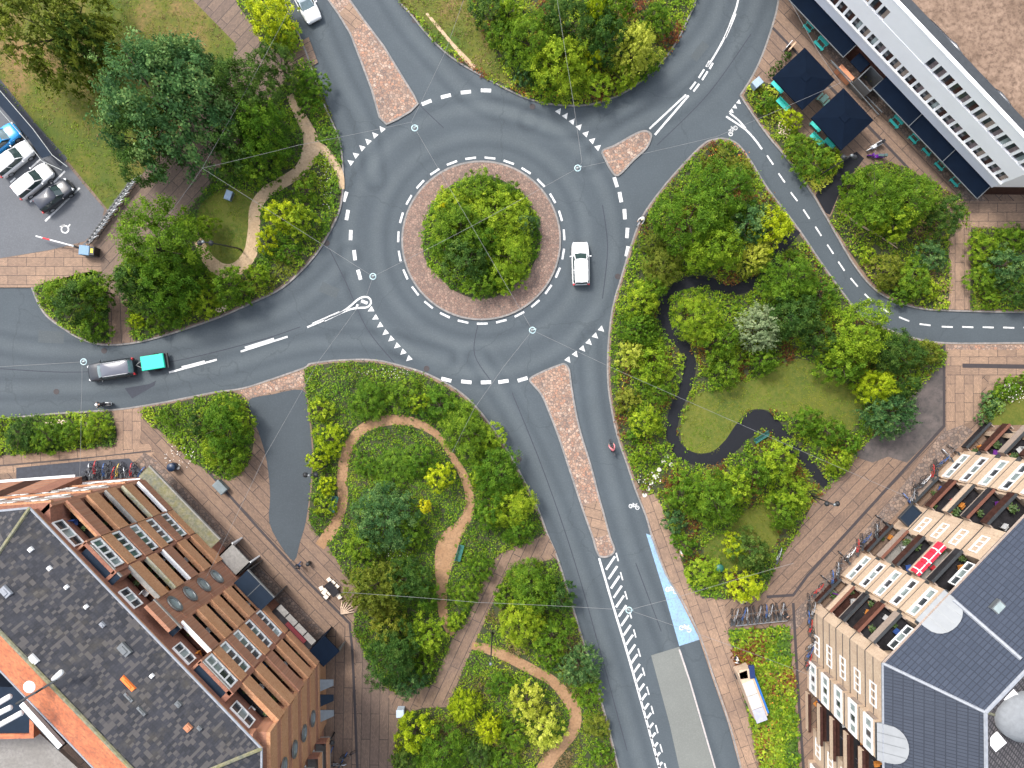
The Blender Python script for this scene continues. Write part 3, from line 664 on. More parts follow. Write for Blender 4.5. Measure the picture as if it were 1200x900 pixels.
mark(wc, 'white wheelchair symbol painted in the car park', z=0.134)
# ------------------------------------------------------------------ buildings
M_ORBRICK = bricks('orange_brick', 0, 0.25, 0.08, (0.371, 0.167, 0.095), (0.291, 0.114, 0.061), (0.275, 0.167, 0.122), 0.01, dirt=(0.162, 0.076, 0.046), dfac=0.35)
M_PEACH = speckled('peach_brick', (0.409, 0.209, 0.105), (0.467, 0.254, 0.139), (0.307, 0.130, 0.061), 0.8, 6.0, 0.85)
M_REDBRICK = speckled('red_brick', (0.22, 0.092, 0.058), (0.29, 0.125, 0.078), (0.15, 0.065, 0.045), 0.8, 6.0, 0.85)
M_CREAM = speckled('cream_brick', (0.446, 0.331, 0.238), (0.504, 0.389, 0.281), (0.360, 0.252, 0.180), 0.7, 6.0, 0.85)
M_CREAM_D = speckled('taupe_brick', (0.255, 0.200, 0.162), (0.306, 0.238, 0.196), (0.212, 0.162, 0.136), 0.7, 6.0, 0.85)
M_WHITE = plain('white_paint', (0.684, 0.684, 0.684), 0.5, var=0.04)
M_WHITEPANEL = plain('white_cladding', (0.890, 0.890, 0.901), 0.4, var=0.03, scale=0.6)
M_BLIND = plain('mauve_blind', (0.15, 0.115, 0.12), .6, var=.4)
M_GREYPANEL = plain('grey_cladding', (0.690, 0.701, 0.759), 0.4, var=0.04, scale=0.6)
M_GLASS = plain('window_glass', (0.035, 0.042, 0.05), 0.08, var=0.5, scale=0.9)
M_GLASSC = plain('curtained_glass', (0.20, 0.24, 0.24), 0.25, var=0.5, scale=0.7)
M_GLASSG = plain('greenish_glass', (0.085, 0.135, 0.125), 0.12, var=0.5, scale=0.7)
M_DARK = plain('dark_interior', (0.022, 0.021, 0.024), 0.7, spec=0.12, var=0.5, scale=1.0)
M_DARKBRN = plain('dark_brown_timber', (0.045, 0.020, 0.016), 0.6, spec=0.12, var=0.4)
M_RAILBR = plain('rail_brown', (0.14, 0.055, 0.035), 0.6)
M_NAVY = plain('navy_sheet', (0.002, 0.006, 0.015), 0.95, spec=0.12, var=0.15, scale=0.8)
M_SLATE = plain('slate_sheet', (0.013, 0.022, 0.037), 0.7, spec=0.12, var=0.15, scale=0.8)
M_METAL = plain('grey_metal', (0.165, 0.176, 0.182), 0.45, 0.5, var=0.1)
M_DMETAL = plain('dark_metal', (0.045, 0.05, 0.055), 0.5, 0.3, var=0.15)
M_LEAD = plain('lead_flashing', (0.231, 0.245, 0.273), 0.6, var=0.15)
M_CONC = speckled('concrete', (0.209, 0.198, 0.182), (0.253, 0.242, 0.226), (0.165, 0.160, 0.149), 0.8, 4.0)
M_MOSSCAP = speckled('mossy_coping', (0.336, 0.320, 0.240), (0.272, 0.256, 0.112), (0.400, 0.384, 0.336), 1.2, 4.0)
TILE_ANG = R(-46.1)
M_TILE = bricks('dark_roof_tiles', TILE_ANG, 0.22, 0.28, (0.011, 0.012, 0.017), (0.041, 0.038, 0.041), (0.008, 0.009, 0.012), 0.045, dirt=(0.031, 0.033, 0.042), offs=0.0, bias=-0.25, dfac=0.55)
def tile_mottle():
    m = M_TILE; nt = m.node_tree; b = nt.nodes['Principled BSDF']
    v = coords(nt, -TILE_ANG)
    t = nt.nodes.new('ShaderNodeTexBrick'); nt.links.new(v, t.inputs['Vector']); t.offset = 0.0
    t.inputs['Scale'].default_value = 1.0; t.inputs['Mortar Size'].default_value = 0.0; t.inputs['Brick Width'].default_value = 0.22; t.inputs['Row Height'].default_value = 0.28
    t.inputs['Color1'].default_value = (0, 0, 0, 1); t.inputs['Color2'].default_value = (1, 1, 1, 1)
    src = b.inputs['Base Color'].links[0].from_socket
    sep = nt.nodes.new('ShaderNodeSeparateColor'); nt.links.new(t.outputs['Color'], sep.inputs[0])
    base = mixc(nt, ramp(nt, sep.outputs[0], [(0.0, 0.0), (1.0, 0.55)]), src, (0.036, 0.038, 0.050, 1))
    big = noise(nt, v, 0.16, 4)
    mth = nt.nodes.new('ShaderNodeMath'); mth.operation = 'MULTIPLY_ADD'; nt.links.new(big, mth.inputs[0]); mth.inputs[1].default_value = 0.5; nt.links.new(sep.outputs[0], mth.inputs[2])
    f = ramp(nt, mth.outputs[0], [(0.93, 0.0), (1.15, 0.62)])
    o = mixc(nt, f, base, (0.082, 0.073, 0.068, 1))
    mo = noise(nt, v, 0.55, 6, 0.7); o = mixc(nt, ramp(nt, mo, [(0.52, 0.0), (0.72, 0.55)]), o, (0.070, 0.060, 0.045, 1))
    nt.links.new(o, b.inputs['Base Color'])
tile_mottle()
M_ORTILE = speckled('orange_roof_tiles', (0.570, 0.190, 0.081), (0.418, 0.119, 0.052), (0.209, 0.081, 0.048), 0.7, 3.2, 0.8, 0.5)
M_LICHEN = speckled('lichen_tiles', (0.16, 0.15, 0.06), (0.10, 0.11, 0.09), (0.24, 0.22, 0.15), 1.5, 4.0)
M_BLUETILE = bricks('blue_grey_tiles', R(46.2), 0.62, 0.27, (0.022, 0.031, 0.051), (0.031, 0.041, 0.064), (0.010, 0.015, 0.027), 0.035, dirt=(0.027, 0.035, 0.055), offs=0.0, dfac=0.4)
M_BLUETILE2 = bricks('blue_grey_tiles_west', R(90), 0.27, 0.62, (0.030, 0.037, 0.054), (0.037, 0.045, 0.064), (0.012, 0.016, 0.026), 0.035, dirt=(0.029, 0.037, 0.054), offs=0.0, dfac=0.4)
M_BACKTILE = bricks('brown_grey_tiles', R(46.2), 0.40, 0.30, (0.070, 0.062, 0.070), (0.14, 0.125, 0.13), (0.018, 0.018, 0.02), 0.06, dirt=(0.05, 0.045, 0.05), offs=0.0)
M_SEDUM = speckled('dry_sedum', (0.162, 0.106, 0.072), (0.255, 0.174, 0.123), (0.072, 0.043, 0.028), 0.5, 2.6, 0.95, 0.8)

class Facade:
    """vertical plane frame: u along, w outwards (towards the street), z up; A, B are ground pixels"""
    def __init__(s, A, B, root):
        a, b = P(*A), P(*B); s.A = a; d = (b - a); s.L = d.length; s.d = d.normalized()
        n = Vector((s.d.y, -s.d.x, 0)); 
        if n.dot(a) > 0: n = -n
        s.n = n; s.root = root
        s.flip = s.d.cross(n).z < 0
    def T(s, u, w, z):
        p = s.A + s.d * u + s.n * w; return (p.x, p.y, z)
    def mb(s): return MB(s.T)
    def px(s, px, py):
        r = Vector(((px - 600) / S, (450 - py) / S, 0)); rn = r.dot(s.n); k = s.A.dot(s.n) / rn
        g = r * k; return (g - s.A).dot(s.d), H * (1 - k)
def fixnormals(o):
    bm = bmesh.new(); bm.from_mesh(o.data); bmesh.ops.recalc_face_normals(bm, faces=bm.faces); bm.to_mesh(o.data); bm.free()
def window(F, u0, u1, z0, z1, n, w=0.0, mats=None, frame=None, name='window', dbl=False, fr=0.09, proud=0.04):
    """white framed window: frame mesh with its panes as sub-part, panes set in"""
    fm = frame or M_WHITE; m = F.mb()
    m.box(u0, u1, w - 0.12, w + proud, z0, z0 + fr, fm); m.box(u0, u1, w - 0.12, w + proud, z1 - fr, z1, fm)
    pw = (u1 - u0 - fr) / n
    for i in range(n + 1): m.box(u0 + i * pw, u0 + i * pw + fr, w - 0.12, w + proud - 0.002, z0 + fr, z1 - fr, fm)
    if dbl: m.box(u0 + fr, u1 - fr, w - 0.12, w + proud - 0.004, z0 + (z1 - z0) * 0.62, z0 + (z1 - z0) * 0.62 + 0.07, fm)
    fo = m.build(name, fm, F.root); fixnormals(fo)
    g = F.mb()
    for i in range(n):
        mt = (mats[i % len(mats)] if mats else rnd.choice([M_GLASS, M_GLASS, M_GLASSG, M_GLASSC]))
        g.box(u0 + fr * .5 + i * pw, u0 + fr * .5 + (i + 1) * pw, w - 0.14, w - 0.07, z0 + .02, z1 - .02, mt)
    # sub-part: keep origin of the root
    go = g.build('pane', M_GLASS, F.root); fixnormals(go)
    ALL_CHILDREN[F.root.name].remove(go); go.parent = fo; ALL_CHILDREN.setdefault(fo.name, []).append(go)
    return fo

def loft_oval(F, uc, zc, ru, rz, w=0.02):
    m = F.mb(); k = 20; vs = []
    for r, ww in ((1.0, w + .0), (1.0, w + .12), (0.74, w + .12), (0.70, w + 0.03)):
        for i in range(k):
            a = 2 * math.pi * i / k; vs.append((uc + ru * r * math.cos(a), ww, zc + rz * r * math.sin(a)))
    fs = []
    for j in range(3):
        for i in range(k):
            i2 = (i + 1) % k; fs.append((j * k + i, j * k + i2, (j + 1) * k + i2, (j + 1) * k + i))
    m.add(vs, fs, M_METAL); fo = m.build('oval_window', M_METAL, F.root); fixnormals(fo)
    g = F.mb(); g.add([(uc + ru * .72 * math.cos(2 * math.pi * i / k), w + .035, zc + rz * .72 * math.sin(2 * math.pi * i / k)) for i in range(k)], [tuple(range(k))], M_GLASSC)
    go = g.build('pane', M_GLASSC, F.root); ALL_CHILDREN[F.root.name].remove(go); go.parent = fo; ALL_CHILDREN.setdefault(fo.name, []).append(go)

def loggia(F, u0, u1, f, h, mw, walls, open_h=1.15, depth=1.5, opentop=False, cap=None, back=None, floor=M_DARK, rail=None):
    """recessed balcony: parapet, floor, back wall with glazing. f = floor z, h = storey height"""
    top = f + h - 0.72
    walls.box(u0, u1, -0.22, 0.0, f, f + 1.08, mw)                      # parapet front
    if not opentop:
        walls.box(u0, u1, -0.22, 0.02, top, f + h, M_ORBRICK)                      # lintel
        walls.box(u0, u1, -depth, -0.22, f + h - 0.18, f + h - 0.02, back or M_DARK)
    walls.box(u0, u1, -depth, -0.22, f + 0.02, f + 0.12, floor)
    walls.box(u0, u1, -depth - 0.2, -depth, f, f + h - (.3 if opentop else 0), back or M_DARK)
    if cap is not None:
        c = F.mb(); c.box(u0 - .03, u1 + .03, -0.16, 0.23, f + 1.08, f + 1.15, cap); o = c.build('coping', cap, F.root); fixnormals(o)

# ---- orange brick block, south west
brickblk = thing('apartment_block', 'tall orange brick apartment block with oval windows and dark tiled roof', 'building', P(250, 760))
F1 = Facade((182.7, 557.1), (382, 764), brickblk)
FL = [3.3, 6.35, 9.4, 12.45, 15.5]; ST = 3.05; L1w = F1.L
walls = F1.mb(); bands = F1.mb()
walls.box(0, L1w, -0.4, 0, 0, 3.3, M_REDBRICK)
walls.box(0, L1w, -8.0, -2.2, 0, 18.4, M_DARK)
zones = [('L', 0.3, 4.2), ('W', 4.3, 7.4), ('L', 7.6, 11.1), ('O', 11.1, 13.7), ('L', 13.8, 17.1), ('W', 17.25, 20.6), ('L', 20.8, L1w - 0.05)]
caps = [M_WHITE, None, None, M_MOSSCAP, None, None, M_CONC, None, None, None]
loggias = []
for ri, f in enumerate(FL):
    bands.box(-0.02, L1w + 0.02, 0.0, 0.03, f - 0.25, f + 0.05, M_ORBRICK)
    for zi, (k, u0, u1) in enumerate(zones):
        if k == 'L':
            bands.box(u0 - .04, u1 + .04, 0.0, 0.20, f - .58, f + 1.06, M_PEACH if (ri + zi) % 4 else M_ORBRICK)
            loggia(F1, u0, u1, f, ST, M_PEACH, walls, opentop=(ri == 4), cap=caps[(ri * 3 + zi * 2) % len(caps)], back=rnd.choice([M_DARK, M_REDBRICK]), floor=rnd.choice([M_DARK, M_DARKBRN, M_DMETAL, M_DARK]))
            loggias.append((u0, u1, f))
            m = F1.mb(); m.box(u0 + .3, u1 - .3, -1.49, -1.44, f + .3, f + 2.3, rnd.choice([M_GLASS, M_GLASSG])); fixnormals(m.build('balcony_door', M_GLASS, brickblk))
        elif k == 'W':
            bands.box(u0, u1, 0.03, 0.16, f - .45, f + 0.95, M_ORBRICK if ri % 2 else M_PEACH)
            walls.box(u0 - .1, u1 + .1, -0.3, 0.0, f, f + 1.25, M_ORBRICK); walls.box(u0 - .1, u1 + .1, -0.3, 0.0, f + 2.55, f + ST, M_REDBRICK)
            window(F1, u0 + .05, u1 - .25, f + 1.15, f + 2.62, 4, 0.05, fr=.15)
        else:
            walls.box(u0 - .03, u1 + .12, -0.3, 0.0, f, f + ST, M_ORBRICK)
            loft_oval(F1, 12.25, f + 0.2 + 0.0 + (-0.2 if ri == 0 else 0) + 0.05 + 3.0 - 0.05 if ri < 4 else f + 0.0, 0.85, 0.85) if False else None
    walls.box(4.14, 4.3, -1.7, 0.1, f, f + ST, M_ORBRICK); walls.box(7.35, 7.62, -1.7, 0.1, f, f + ST, M_REDBRICK)
    walls.box(17.08, 17.28, -1.7, 0.1, f, f + ST, M_ORBRICK); walls.box(20.35, 20.82, -1.7, 0.1, f, f + ST, M_REDBRICK)
for zc in (6.3, 9.35, 12.4, 15.45): loft_oval(F1, 12.25, zc, 0.80, 0.70, 0.06)
walls.box(0, 0.32, -1.7, 0.0, 3.3, 18.4, M_ORBRICK)
# set back top storey with navy roofed bays
WB = -0.95
for k, u0, u1 in (('B', 4.6, 8.1), ('B', 11.0, 14.2), ('B', 17.1, 20.7)):
    zr = 17.2 if u0 == 11.0 else 18.35; m = F1.mb(); m.box(u0, u1, WB, 0.04, zr, zr + .1, M_SLATE); m.box(u0, u1, -0.02, 0.08, zr - .1, zr + .13, M_CONC); fixnormals(m.build('bay_roof', M_SLATE, brickblk))
    walls.box(u0, u1, -1.5, -0.05, 16.6, zr, M_REDBRICK)
for u0, u1 in ((-0.2, 4.6), (8.1, 11.0), (14.2, 17.1), (20.7, L1w)):
    window(F1, u0 + .7 if u0 > 0 else 1.3, min(u1 - .35, u0 + 2.9) if u0 > 0 else 3.9, 17.15, 18.55, 3, WB + 0.1, [M_GLASS, M_GLASSC, M_GLASS])
walls.box(-0.3, L1w, -2.2, WB, 16.0, 19.35, M_REDBRICK)
walls.box(-0.3, L1w + .4, WB - 0.01, WB + 0.14, 19.15, 19.42, M_PEACH)
fixnormals(walls.build('wall', M_PEACH, brickblk)); fixnormals(bands.build('brick_band', M_PEACH, brickblk))
# east wing wall (faces right), from the corner downwards
F2 = Facade((382, 764), (385, 1000), brickblk)
w2 = F2.mb(); w2.box(0.0, F2.L, -6.0, -0.3, 0, 18.4, M_ORBRICK)
w2.box(0, 7.2, -0.3, 0.0, 0, 18.45, M_PEACH)
for ri, f in enumerate(FL):
    w2.box(0.0, 7.2, 0.0, 0.14, f - 0.45, f + 0.35, M_PEACH)
    w2.box(0.0, 7.2, 0.0, 0.05, f + 0.35, f + 1.1, M_ORBRICK)
    # projecting corner balconies lower down
    if ri < 4:
        w2.box(7.2, 14, -0.3, 1.1, f - 0.1, f + 0.12, M_CONC); w2.box(7.2, 14, 0.95, 1.1, f + 0.12, f + 1.15, M_PEACH); w2.box(7.2, 7.35, -0.3, 0.95, f + 0.12, f + 1.15, M_REDBRICK)
        window(F2, 8.0, 12.5, f + .9, f + 2.4, 3, -0.26)
for zc in (6.2, 9.3, 12.4, 15.5): loft_oval(F2, 4.15, zc, 0.75, 0.75, 0.15)
w2.box(-0.3, F2.L, -2.0, WB - 0.1, 18.4, 19.4, M_ORBRICK)
fixnormals(w2.build('side_wall', M_PEACH, brickblk))
# north wing wall
F3 = Facade((182.7, 557.1), (-60, 575), brickblk)
w3 = F3.mb(); w3.box(0, F3.L, -6, -0.3, 0, 18.4, M_REDBRICK); w3.box(0, F3.L, -0.3, 0, 0, 18.4, M_REDBRICK)
for i, zc in enumerate((3.2, 6.2, 9.2, 12.2, 15.2, 18.0)):
    w3.box(0, F3.L, 0.0, 0.10 + 0.04 * (i % 2), zc - 0.14, zc + 0.2, [M_WHITE, M_PEACH, M_CONC, M_PEACH, M_CONC, M_PEACH][i])
    if i < 5:
        for j in range(7):
            u = 1.2 + j * 2.7
            if u < F3.L - 2: window(F3, u, u + 1.6, zc + 1.1, zc + 2.2, 2, 0.03)
w3.box(7.0, F3.L, -0.2, 0.5, 0.0, 2.9, M_CONC)
w3.box(6.6, F3.L - 3, 0.5, 0.9, 2.75, 2.95, M_WHITE)
fixnormals(w3.build('north_wall', M_REDBRICK, brickblk))
m = F3.mb()
for j in range(9):
    u = 5.2 + j * 1.85
    m.add([(u, 0.75, 4.2), (u + 1.84, 0.75, 4.2), (u + 1.84, 0.05, 10.0), (u, 0.05, 10.0), (u, 0.05, 4.2), (u + 1.84, 0.05, 4.2)], [(0, 1, 2, 3), (0, 3, 4), (1, 5, 2), (0, 4, 5, 1)], [M_REDBRICK, M_ORBRICK, M_DARKBRN, M_ORBRICK, M_REDBRICK][j % 5])
fixnormals(m.build('tile_hung_screen', M_REDBRICK, brickblk))
# ground floor ledge, coping, planted strip
m = F1.mb(); m.box(-0.4, 9.6, 0.0, 1.5, 2.95, 3.12, M_LICHEN); m.box(-0.4, 9.6, 1.42, 1.56, 3.0, 3.3, M_CONC); fixnormals(m.build('shop_canopy', M_LICHEN, brickblk))
m = F1.mb(); m.box(10.6, 13.3, 0.05, 1.9, 2.75, 2.9, M_CONC); m.box(10.6, 10.75, 0.05, 2.0, 0.13, 2.9, M_WHITE); m.box(13.15, 13.3, 0.05, 2.0, 0.13, 2.9, M_WHITE); m.box(10.75, 13.15, 0.3, 1.5, 2.3, 2.5, M_ORTILE); fixnormals(m.build('entrance_canopy', M_CONC, brickblk))
m = F1.mb(); m.box(13.7, 17.4, 0.05, 1.9, 4.35, 4.5, M_SLATE); m.box(13.7, 17.4, 0.05, 0.12, 0.2, 4.4, M_DARK); m.box(13.7, 13.8, 0.1, 1.9, 0.13, 4.35, M_DMETAL); m.box(17.3, 17.4, 0.1, 1.9, 0.13, 4.35, M_DMETAL); m.box(15.5, 15.56, 0.1, 1.92, 4.5, 4.54, M_METAL); m.box(13.7, 17.4, 1.85, 1.95, 4.3, 4.56, M_METAL); fixnormals(m.build('glazed_bay', M_SLATE, brickblk))
m = F1.mb(); m.box(18.2, 23.4, 0.05, 1.2, 3.0, 3.1, M_DARK)
for j in range(4): m.box(18.3 + j * 1.27, 19.45 + j * 1.27, 0.75, 1.35, 3.14, 3.2, M_CONC)
m.box(20, 22.6, 0.3, 0.7, 3.1, 3.25, plain('maroon_cloth', (0.11, 0.01, 0.015), 0.8)); fixnormals(m.build('shop_front', M_DARK, brickblk))
m = F1.mb(); m.box(23.5, 25.6, 0.1, 2.3, 3.05, 3.2, M_NAVY); m.box(23.5, 23.6, 0.1, 2.3, 0.13, 3.05, M_NAVY); m.box(25.5, 25.6, 0.1, 2.3, 0.13, 3.05, M_METAL); fixnormals(m.build('porch', M_NAVY, brickblk))
for i in range(3):
    m = F2.mb(); u = 1.6 + i * 1.5
    m.add([(u, 0.1, 3.2), (u + 1.2, 0.1, 3.2), (u + 0.9, 1.3, 2.5), (u + 0.3, 1.3, 2.5), (u, .1, 3.1), (u + 1.2, .1, 3.1), (u + .9, 1.3, 2.4), (u + .3, 1.3, 2.4)], [(0, 1, 2, 3), (4, 7, 6, 5), (0, 3, 7, 4), (1, 5, 6, 2), (2, 6, 7, 3)], M_SLATE if i % 2 else M_METAL); fixnormals(m.build('awning', M_METAL, brickblk))
# roof
def ptz(px, py, z): return tuple(P(px, py, z))
RZ, EZ = 22.8, 19.45
ev0, ev1 = F1.T(-0.45, WB + 0.12, EZ), F1.T(L1w + 0.35, WB + 0.12, EZ)
evn = F3.T(25, WB + 0.12, EZ); eve = F2.T(26, WB + 0.12, EZ)
def ln(a, b, t): return tuple(a[i] + (b[i] - a[i]) * t for i in range(3))
rgA = ptz(-38, 701, RZ); rgB = ptz(181, 929, RZ)
rgN = ptz(-260, 715, RZ); rgE = ptz(184, 1010, RZ)
m = WMB()
m.add([ev0, ev1, rgB, rgA], [(0, 1, 2, 3)], M_TILE)
m.add([ev0, rgA, rgN, evn], [(0, 1, 2, 3)], M_TILE)
m.add([ev1, eve, rgE, rgB], [(0, 1, 2, 3)], M_TILE)

inA = ptz(-70, 716, 20.4); inB = ptz(120, 909, 20.4)
inA = ptz(-100, 681, 20.6); inB = ptz(155, 947, 20.6)
inN = ptz(-260, 690, 20.6); inE = ptz(157, 1015, 20.6)
m.add([rgA, rgB, inB, inA], [(0, 1, 2, 3)], M_ORTILE)
m.add([rgB, rgE, inE, inB], [(0, 1, 2, 3)], M_ORTILE)
m.add([rgN, rgA, inA, inN], [(0, 1, 2, 3)], M_ORTILE)
roof = m.build('roof', M_TILE, brickblk); fixnormals(roof)
m = WMB(); m.tube([rgA, rgB], 0.16, M_LICHEN); m.tube([ev0, rgA], 0.15, M_LICHEN); m.tube([ev1, rgB], 0.15, M_LICHEN); m.tube([rgA, rgN], 0.15, M_LICHEN); m.tube([rgB, rgE], .15, M_LICHEN); m.build('ridge_tiles', M_LICHEN, brickblk)
m = WMB(); m.tube([ev0, ev1], 0.10, M_LEAD); m.tube([ev0, evn], 0.10, M_LEAD); m.tube([ev1, eve], 0.1, M_LEAD); m.tube([inA, inB], 0.1, M_LEAD); m.build('gutter', M_LEAD, brickblk)
# inner courtyard side: back wall, lower flat roofs
m = WMB()
zz = 20.5
q = [inA, inB]; m.add([inA, inB, (inB[0], inB[1], 0), (inA[0], inA[1], 0)], [(0, 1, 2, 3)], M_ORBRICK)
m.add([inB, inE, (inE[0], inE[1], 0), (inB[0], inB[1], 0)], [(0, 1, 2, 3)], M_ORBRICK)
m.build('courtyard_wall', M_ORBRICK, brickblk)
m = WMB(); z = 12.0
m.prism([P(-160, 850, z)[:2], P(36, 850, z)[:2], P(124, 930, z)[:2], P(124, 1010, z)[:2], P(-160, 1010, z)[:2]], z - .5, z, M_CONC)
m.build('lower_roof', M_CONC, brickblk)
z = 17
m = WMB(); m.prism([P(-120, 800, z)[:2], P(34, 806, z)[:2], P(35, 860, z)[:2], P(-120, 868, z)[:2]], 12, z, M_SLATE); fixnormals(m.build('plant_room', M_SLATE, brickblk))
m = WMB(); m.prism([P(-120, 861, z)[:2], P(36, 859, z)[:2], P(36, 800, z)[:2], P(41, 800, z)[:2], P(41, 864, z)[:2], P(-120, 868, z)[:2]], 12.01, z + .18, M_ORTILE); m.build('parapet', M_ORTILE, brickblk)
# skylights and roof hardware
def on_roof(px, py):
    # intersect the camera ray with the big roof plane
    a, b_, c_ = Vector(ev0), Vector(ev1), Vector(rgA); n = (b_ - a).cross(c_ - a); o = Vector((0, 0, H)); d = P(px, py) - o
    t = n.dot(a - o) / n.dot(d); return o + d * t
for px, py, sx, sy, mt, nm in ((145, 762, 1.1, .8, M_METAL, 'roof_vent'), (150, 801, 1.4, .35, plain('bright_orange_tile', (0.75, .17, .03), .7), 'replacement_tile'), (6, 694, .9, .7, M_LEAD, 'roof_vent'), (36, 644, .35, .35, M_WHITE, 'roof_vent'), (58, 666, .35, .3, M_WHITE, 'roof_vent'), (78, 688, .3, .3, M_WHITE, 'roof_vent'), (101, 711, .3, .3, M_WHITE, 'roof_vent'), (120, 732, .45, .3, M_LEAD, 'roof_vent'), (151, 817, .9, .25, M_METAL, 'aerial'), (166, 833, .9, .25, M_METAL, 'aerial'), (209, 825, .5, .4, M_METAL, 'roof_vent'), (220, 853, .55, .55, plain('terracotta', (.4, .17, .09), .8), 'roof_vent'), (234, 853, .4, .3, M_METAL, 'roof_vent'), (178, 792, .3, .3, M_WHITE, 'roof_vent'), (39, 773, .8, .5, M_WHITE, 'roof_vent')):
    p = on_roof(px, py); m = WMB(); m.rbox(p, sx, sy, p.z - .1, p.z + .12, TILE_ANG, mt, .9); m.rbox(p, sx * .6, sy * .6, p.z + .1, p.z + .2, TILE_ANG, mt, .8); m.build(nm, mt, brickblk)
rdg = Vector(ln(rgA, rgB, 0.44))
ant = thing('antenna_mast', 'white cylinder antennas on poles fixed across the orange roof ridge', 'antenna', tuple(rdg))
m = MB(); m.tube([(0, 0, -.2), (0, 0, 1.8)], .07); m.tube([(-1.9, -1.1, .9), (1.0, .6, .9)], .08); m.tube([(-.4, .4, 0), (.4, -.4, .1)], .05); m.build('mast', M_DMETAL, ant)
for a, b_ in (((-4.2, -2.3, .9), (-1.9, -1.1, 1.5)), ((-3.4, -2.8, .7), (-1.3, -1.6, 1.2)), ((-4.1, -1.6, .9), (-2.0, -.35, 1.4)), ((.7, .6, .7), (1.7, 1.4, 1.5))):
    m = MB(); m.tube([a, b_], .19, k=10); m.build('antenna', M_WHITE, ant, smooth=True)
m = MB(); m.lathe((-.95, .1, .7), [(.1, 0), (.42, .12), (.45, .18), (.40, .2)]); m.build('dish', M_WHITE, ant, smooth=True)
p = ptz(52, 847, 17.6)
pan = thing('roof_antenna_panel', 'long white panel antenna lying below the orange roof slope', 'antenna', p); m = MB(); m.rbox((0, 0), 4.6, .45, .1, .5, R(-48)); m.build('panel', M_WHITE, pan); m = MB(); m.rbox((-.1, -.25), 4.6, .2, -5.4, .45, R(-48)); m.build('bracket', M_DMETAL, pan)

# ---- cream brick block, south east
creamblk = thing('apartment_block', 'cream brick apartment block with blue grey tiled roof and white window bays', 'building', P(1100, 700))
G1 = Facade((951, 714.6), (1151.5, 505.5), creamblk); LG = G1.L
G2 = Facade((951, 714.6), (953.2, 960), creamblk)
CF = [0.0, 3.05, 6.1, 9.15, 12.2]
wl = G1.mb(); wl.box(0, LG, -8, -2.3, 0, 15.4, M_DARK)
cz = [('B', 0.9, 4.25), ('T', 4.6, 7.75), ('B', 8.1, 11.75), ('S', 11.95, 14.3), ('B', 14.9, 18.4), ('T', 18.6, 21.9), ('B', 22.5, 26.0)]
prev = 0.0
cream_log = []; side_log = []
for fi, f in enumerate(CF):
    last = 0.0
    for k, u0, u1 in cz + [('E', LG, LG)]:
        if u0 > last + 0.01: wl.box(last, u0, -2.3 if k != 'x' else -.4, 0.0, f, f + 3.05, M_CREAM)
        last = u1
    for k, u0, u1 in cz:
        if k == 'B':
            dep = 1.9
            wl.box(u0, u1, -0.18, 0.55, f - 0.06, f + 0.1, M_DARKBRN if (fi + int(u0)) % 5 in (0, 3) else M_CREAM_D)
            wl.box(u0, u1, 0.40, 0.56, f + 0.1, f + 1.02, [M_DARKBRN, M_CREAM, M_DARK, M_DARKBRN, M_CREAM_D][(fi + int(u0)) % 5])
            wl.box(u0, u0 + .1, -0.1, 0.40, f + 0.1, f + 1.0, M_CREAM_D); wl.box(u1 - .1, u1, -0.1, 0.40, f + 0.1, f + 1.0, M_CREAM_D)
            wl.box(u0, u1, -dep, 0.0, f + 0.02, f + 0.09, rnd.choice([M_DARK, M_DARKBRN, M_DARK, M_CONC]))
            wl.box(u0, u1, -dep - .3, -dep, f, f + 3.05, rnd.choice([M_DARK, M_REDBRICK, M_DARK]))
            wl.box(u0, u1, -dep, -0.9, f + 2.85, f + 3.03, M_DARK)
            cream_log.append((u0, u1, f))
            c = G1.mb(); c.box(u0 - .02, u1 + .02, 0.36, 0.62, f + 1.02, f + 1.08, M_RAILBR if fi % 2 else M_DMETAL); fixnormals(c.build('balcony_rail', M_DARKBRN, creamblk))
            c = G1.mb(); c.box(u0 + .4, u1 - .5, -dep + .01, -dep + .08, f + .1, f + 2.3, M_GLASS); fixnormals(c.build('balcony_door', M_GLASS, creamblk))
        elif k == 'T':
            wl.box(u0, u1, -2.3, 0.38, f, f + 0.98, M_CREAM); wl.box(u0, u1, -2.3, 0.2, f + 0.98, f + 2.35, M_CREAM); wl.box(u0, u1, -2.3, 0.35, f + 2.35, f + 3.05, M_CREAM)
            if fi > 0 or True:
                window(G1, u0 + .12, u1 - .12, f + 1.0, f + 2.32, 3, 0.30, [M_GLASS, M_GLASSC, M_GLASS] if fi % 2 else [M_GLASSC, M_GLASS, M_GLASSC], fr=.19)
        elif k == 'S':
            wl.box(u0, u1, -2.3, -0.02, f, f + 3.05, M_CREAM)
            if fi > 0: window(G1, u0 + .25, u1 - .35, f + .75, f + 1.85, 3, 0.02, [M_GLASSC, M_GLASS, M_GLASSC], fr=.12)
    sl = G1.mb()
    for a, b_ in ((11.8, 14.85), (-0.02, .88), (4.3, 8.05), (18.45, 22.45)): 
        sl = G1.mb(); sl.box(a, b_, 0.0, 0.05 if not (4 < a < 5 or 18 < a < 19) else 0.40, f + 2.98, f + 3.05, M_DMETAL); fixnormals(sl.build('joint_strip', M_DMETAL, creamblk))
wl.box(0, LG, -2.3, 0.0, 15.25, 15.5, M_CREAM)
fixnormals(wl.build('wall', M_CREAM, creamblk))
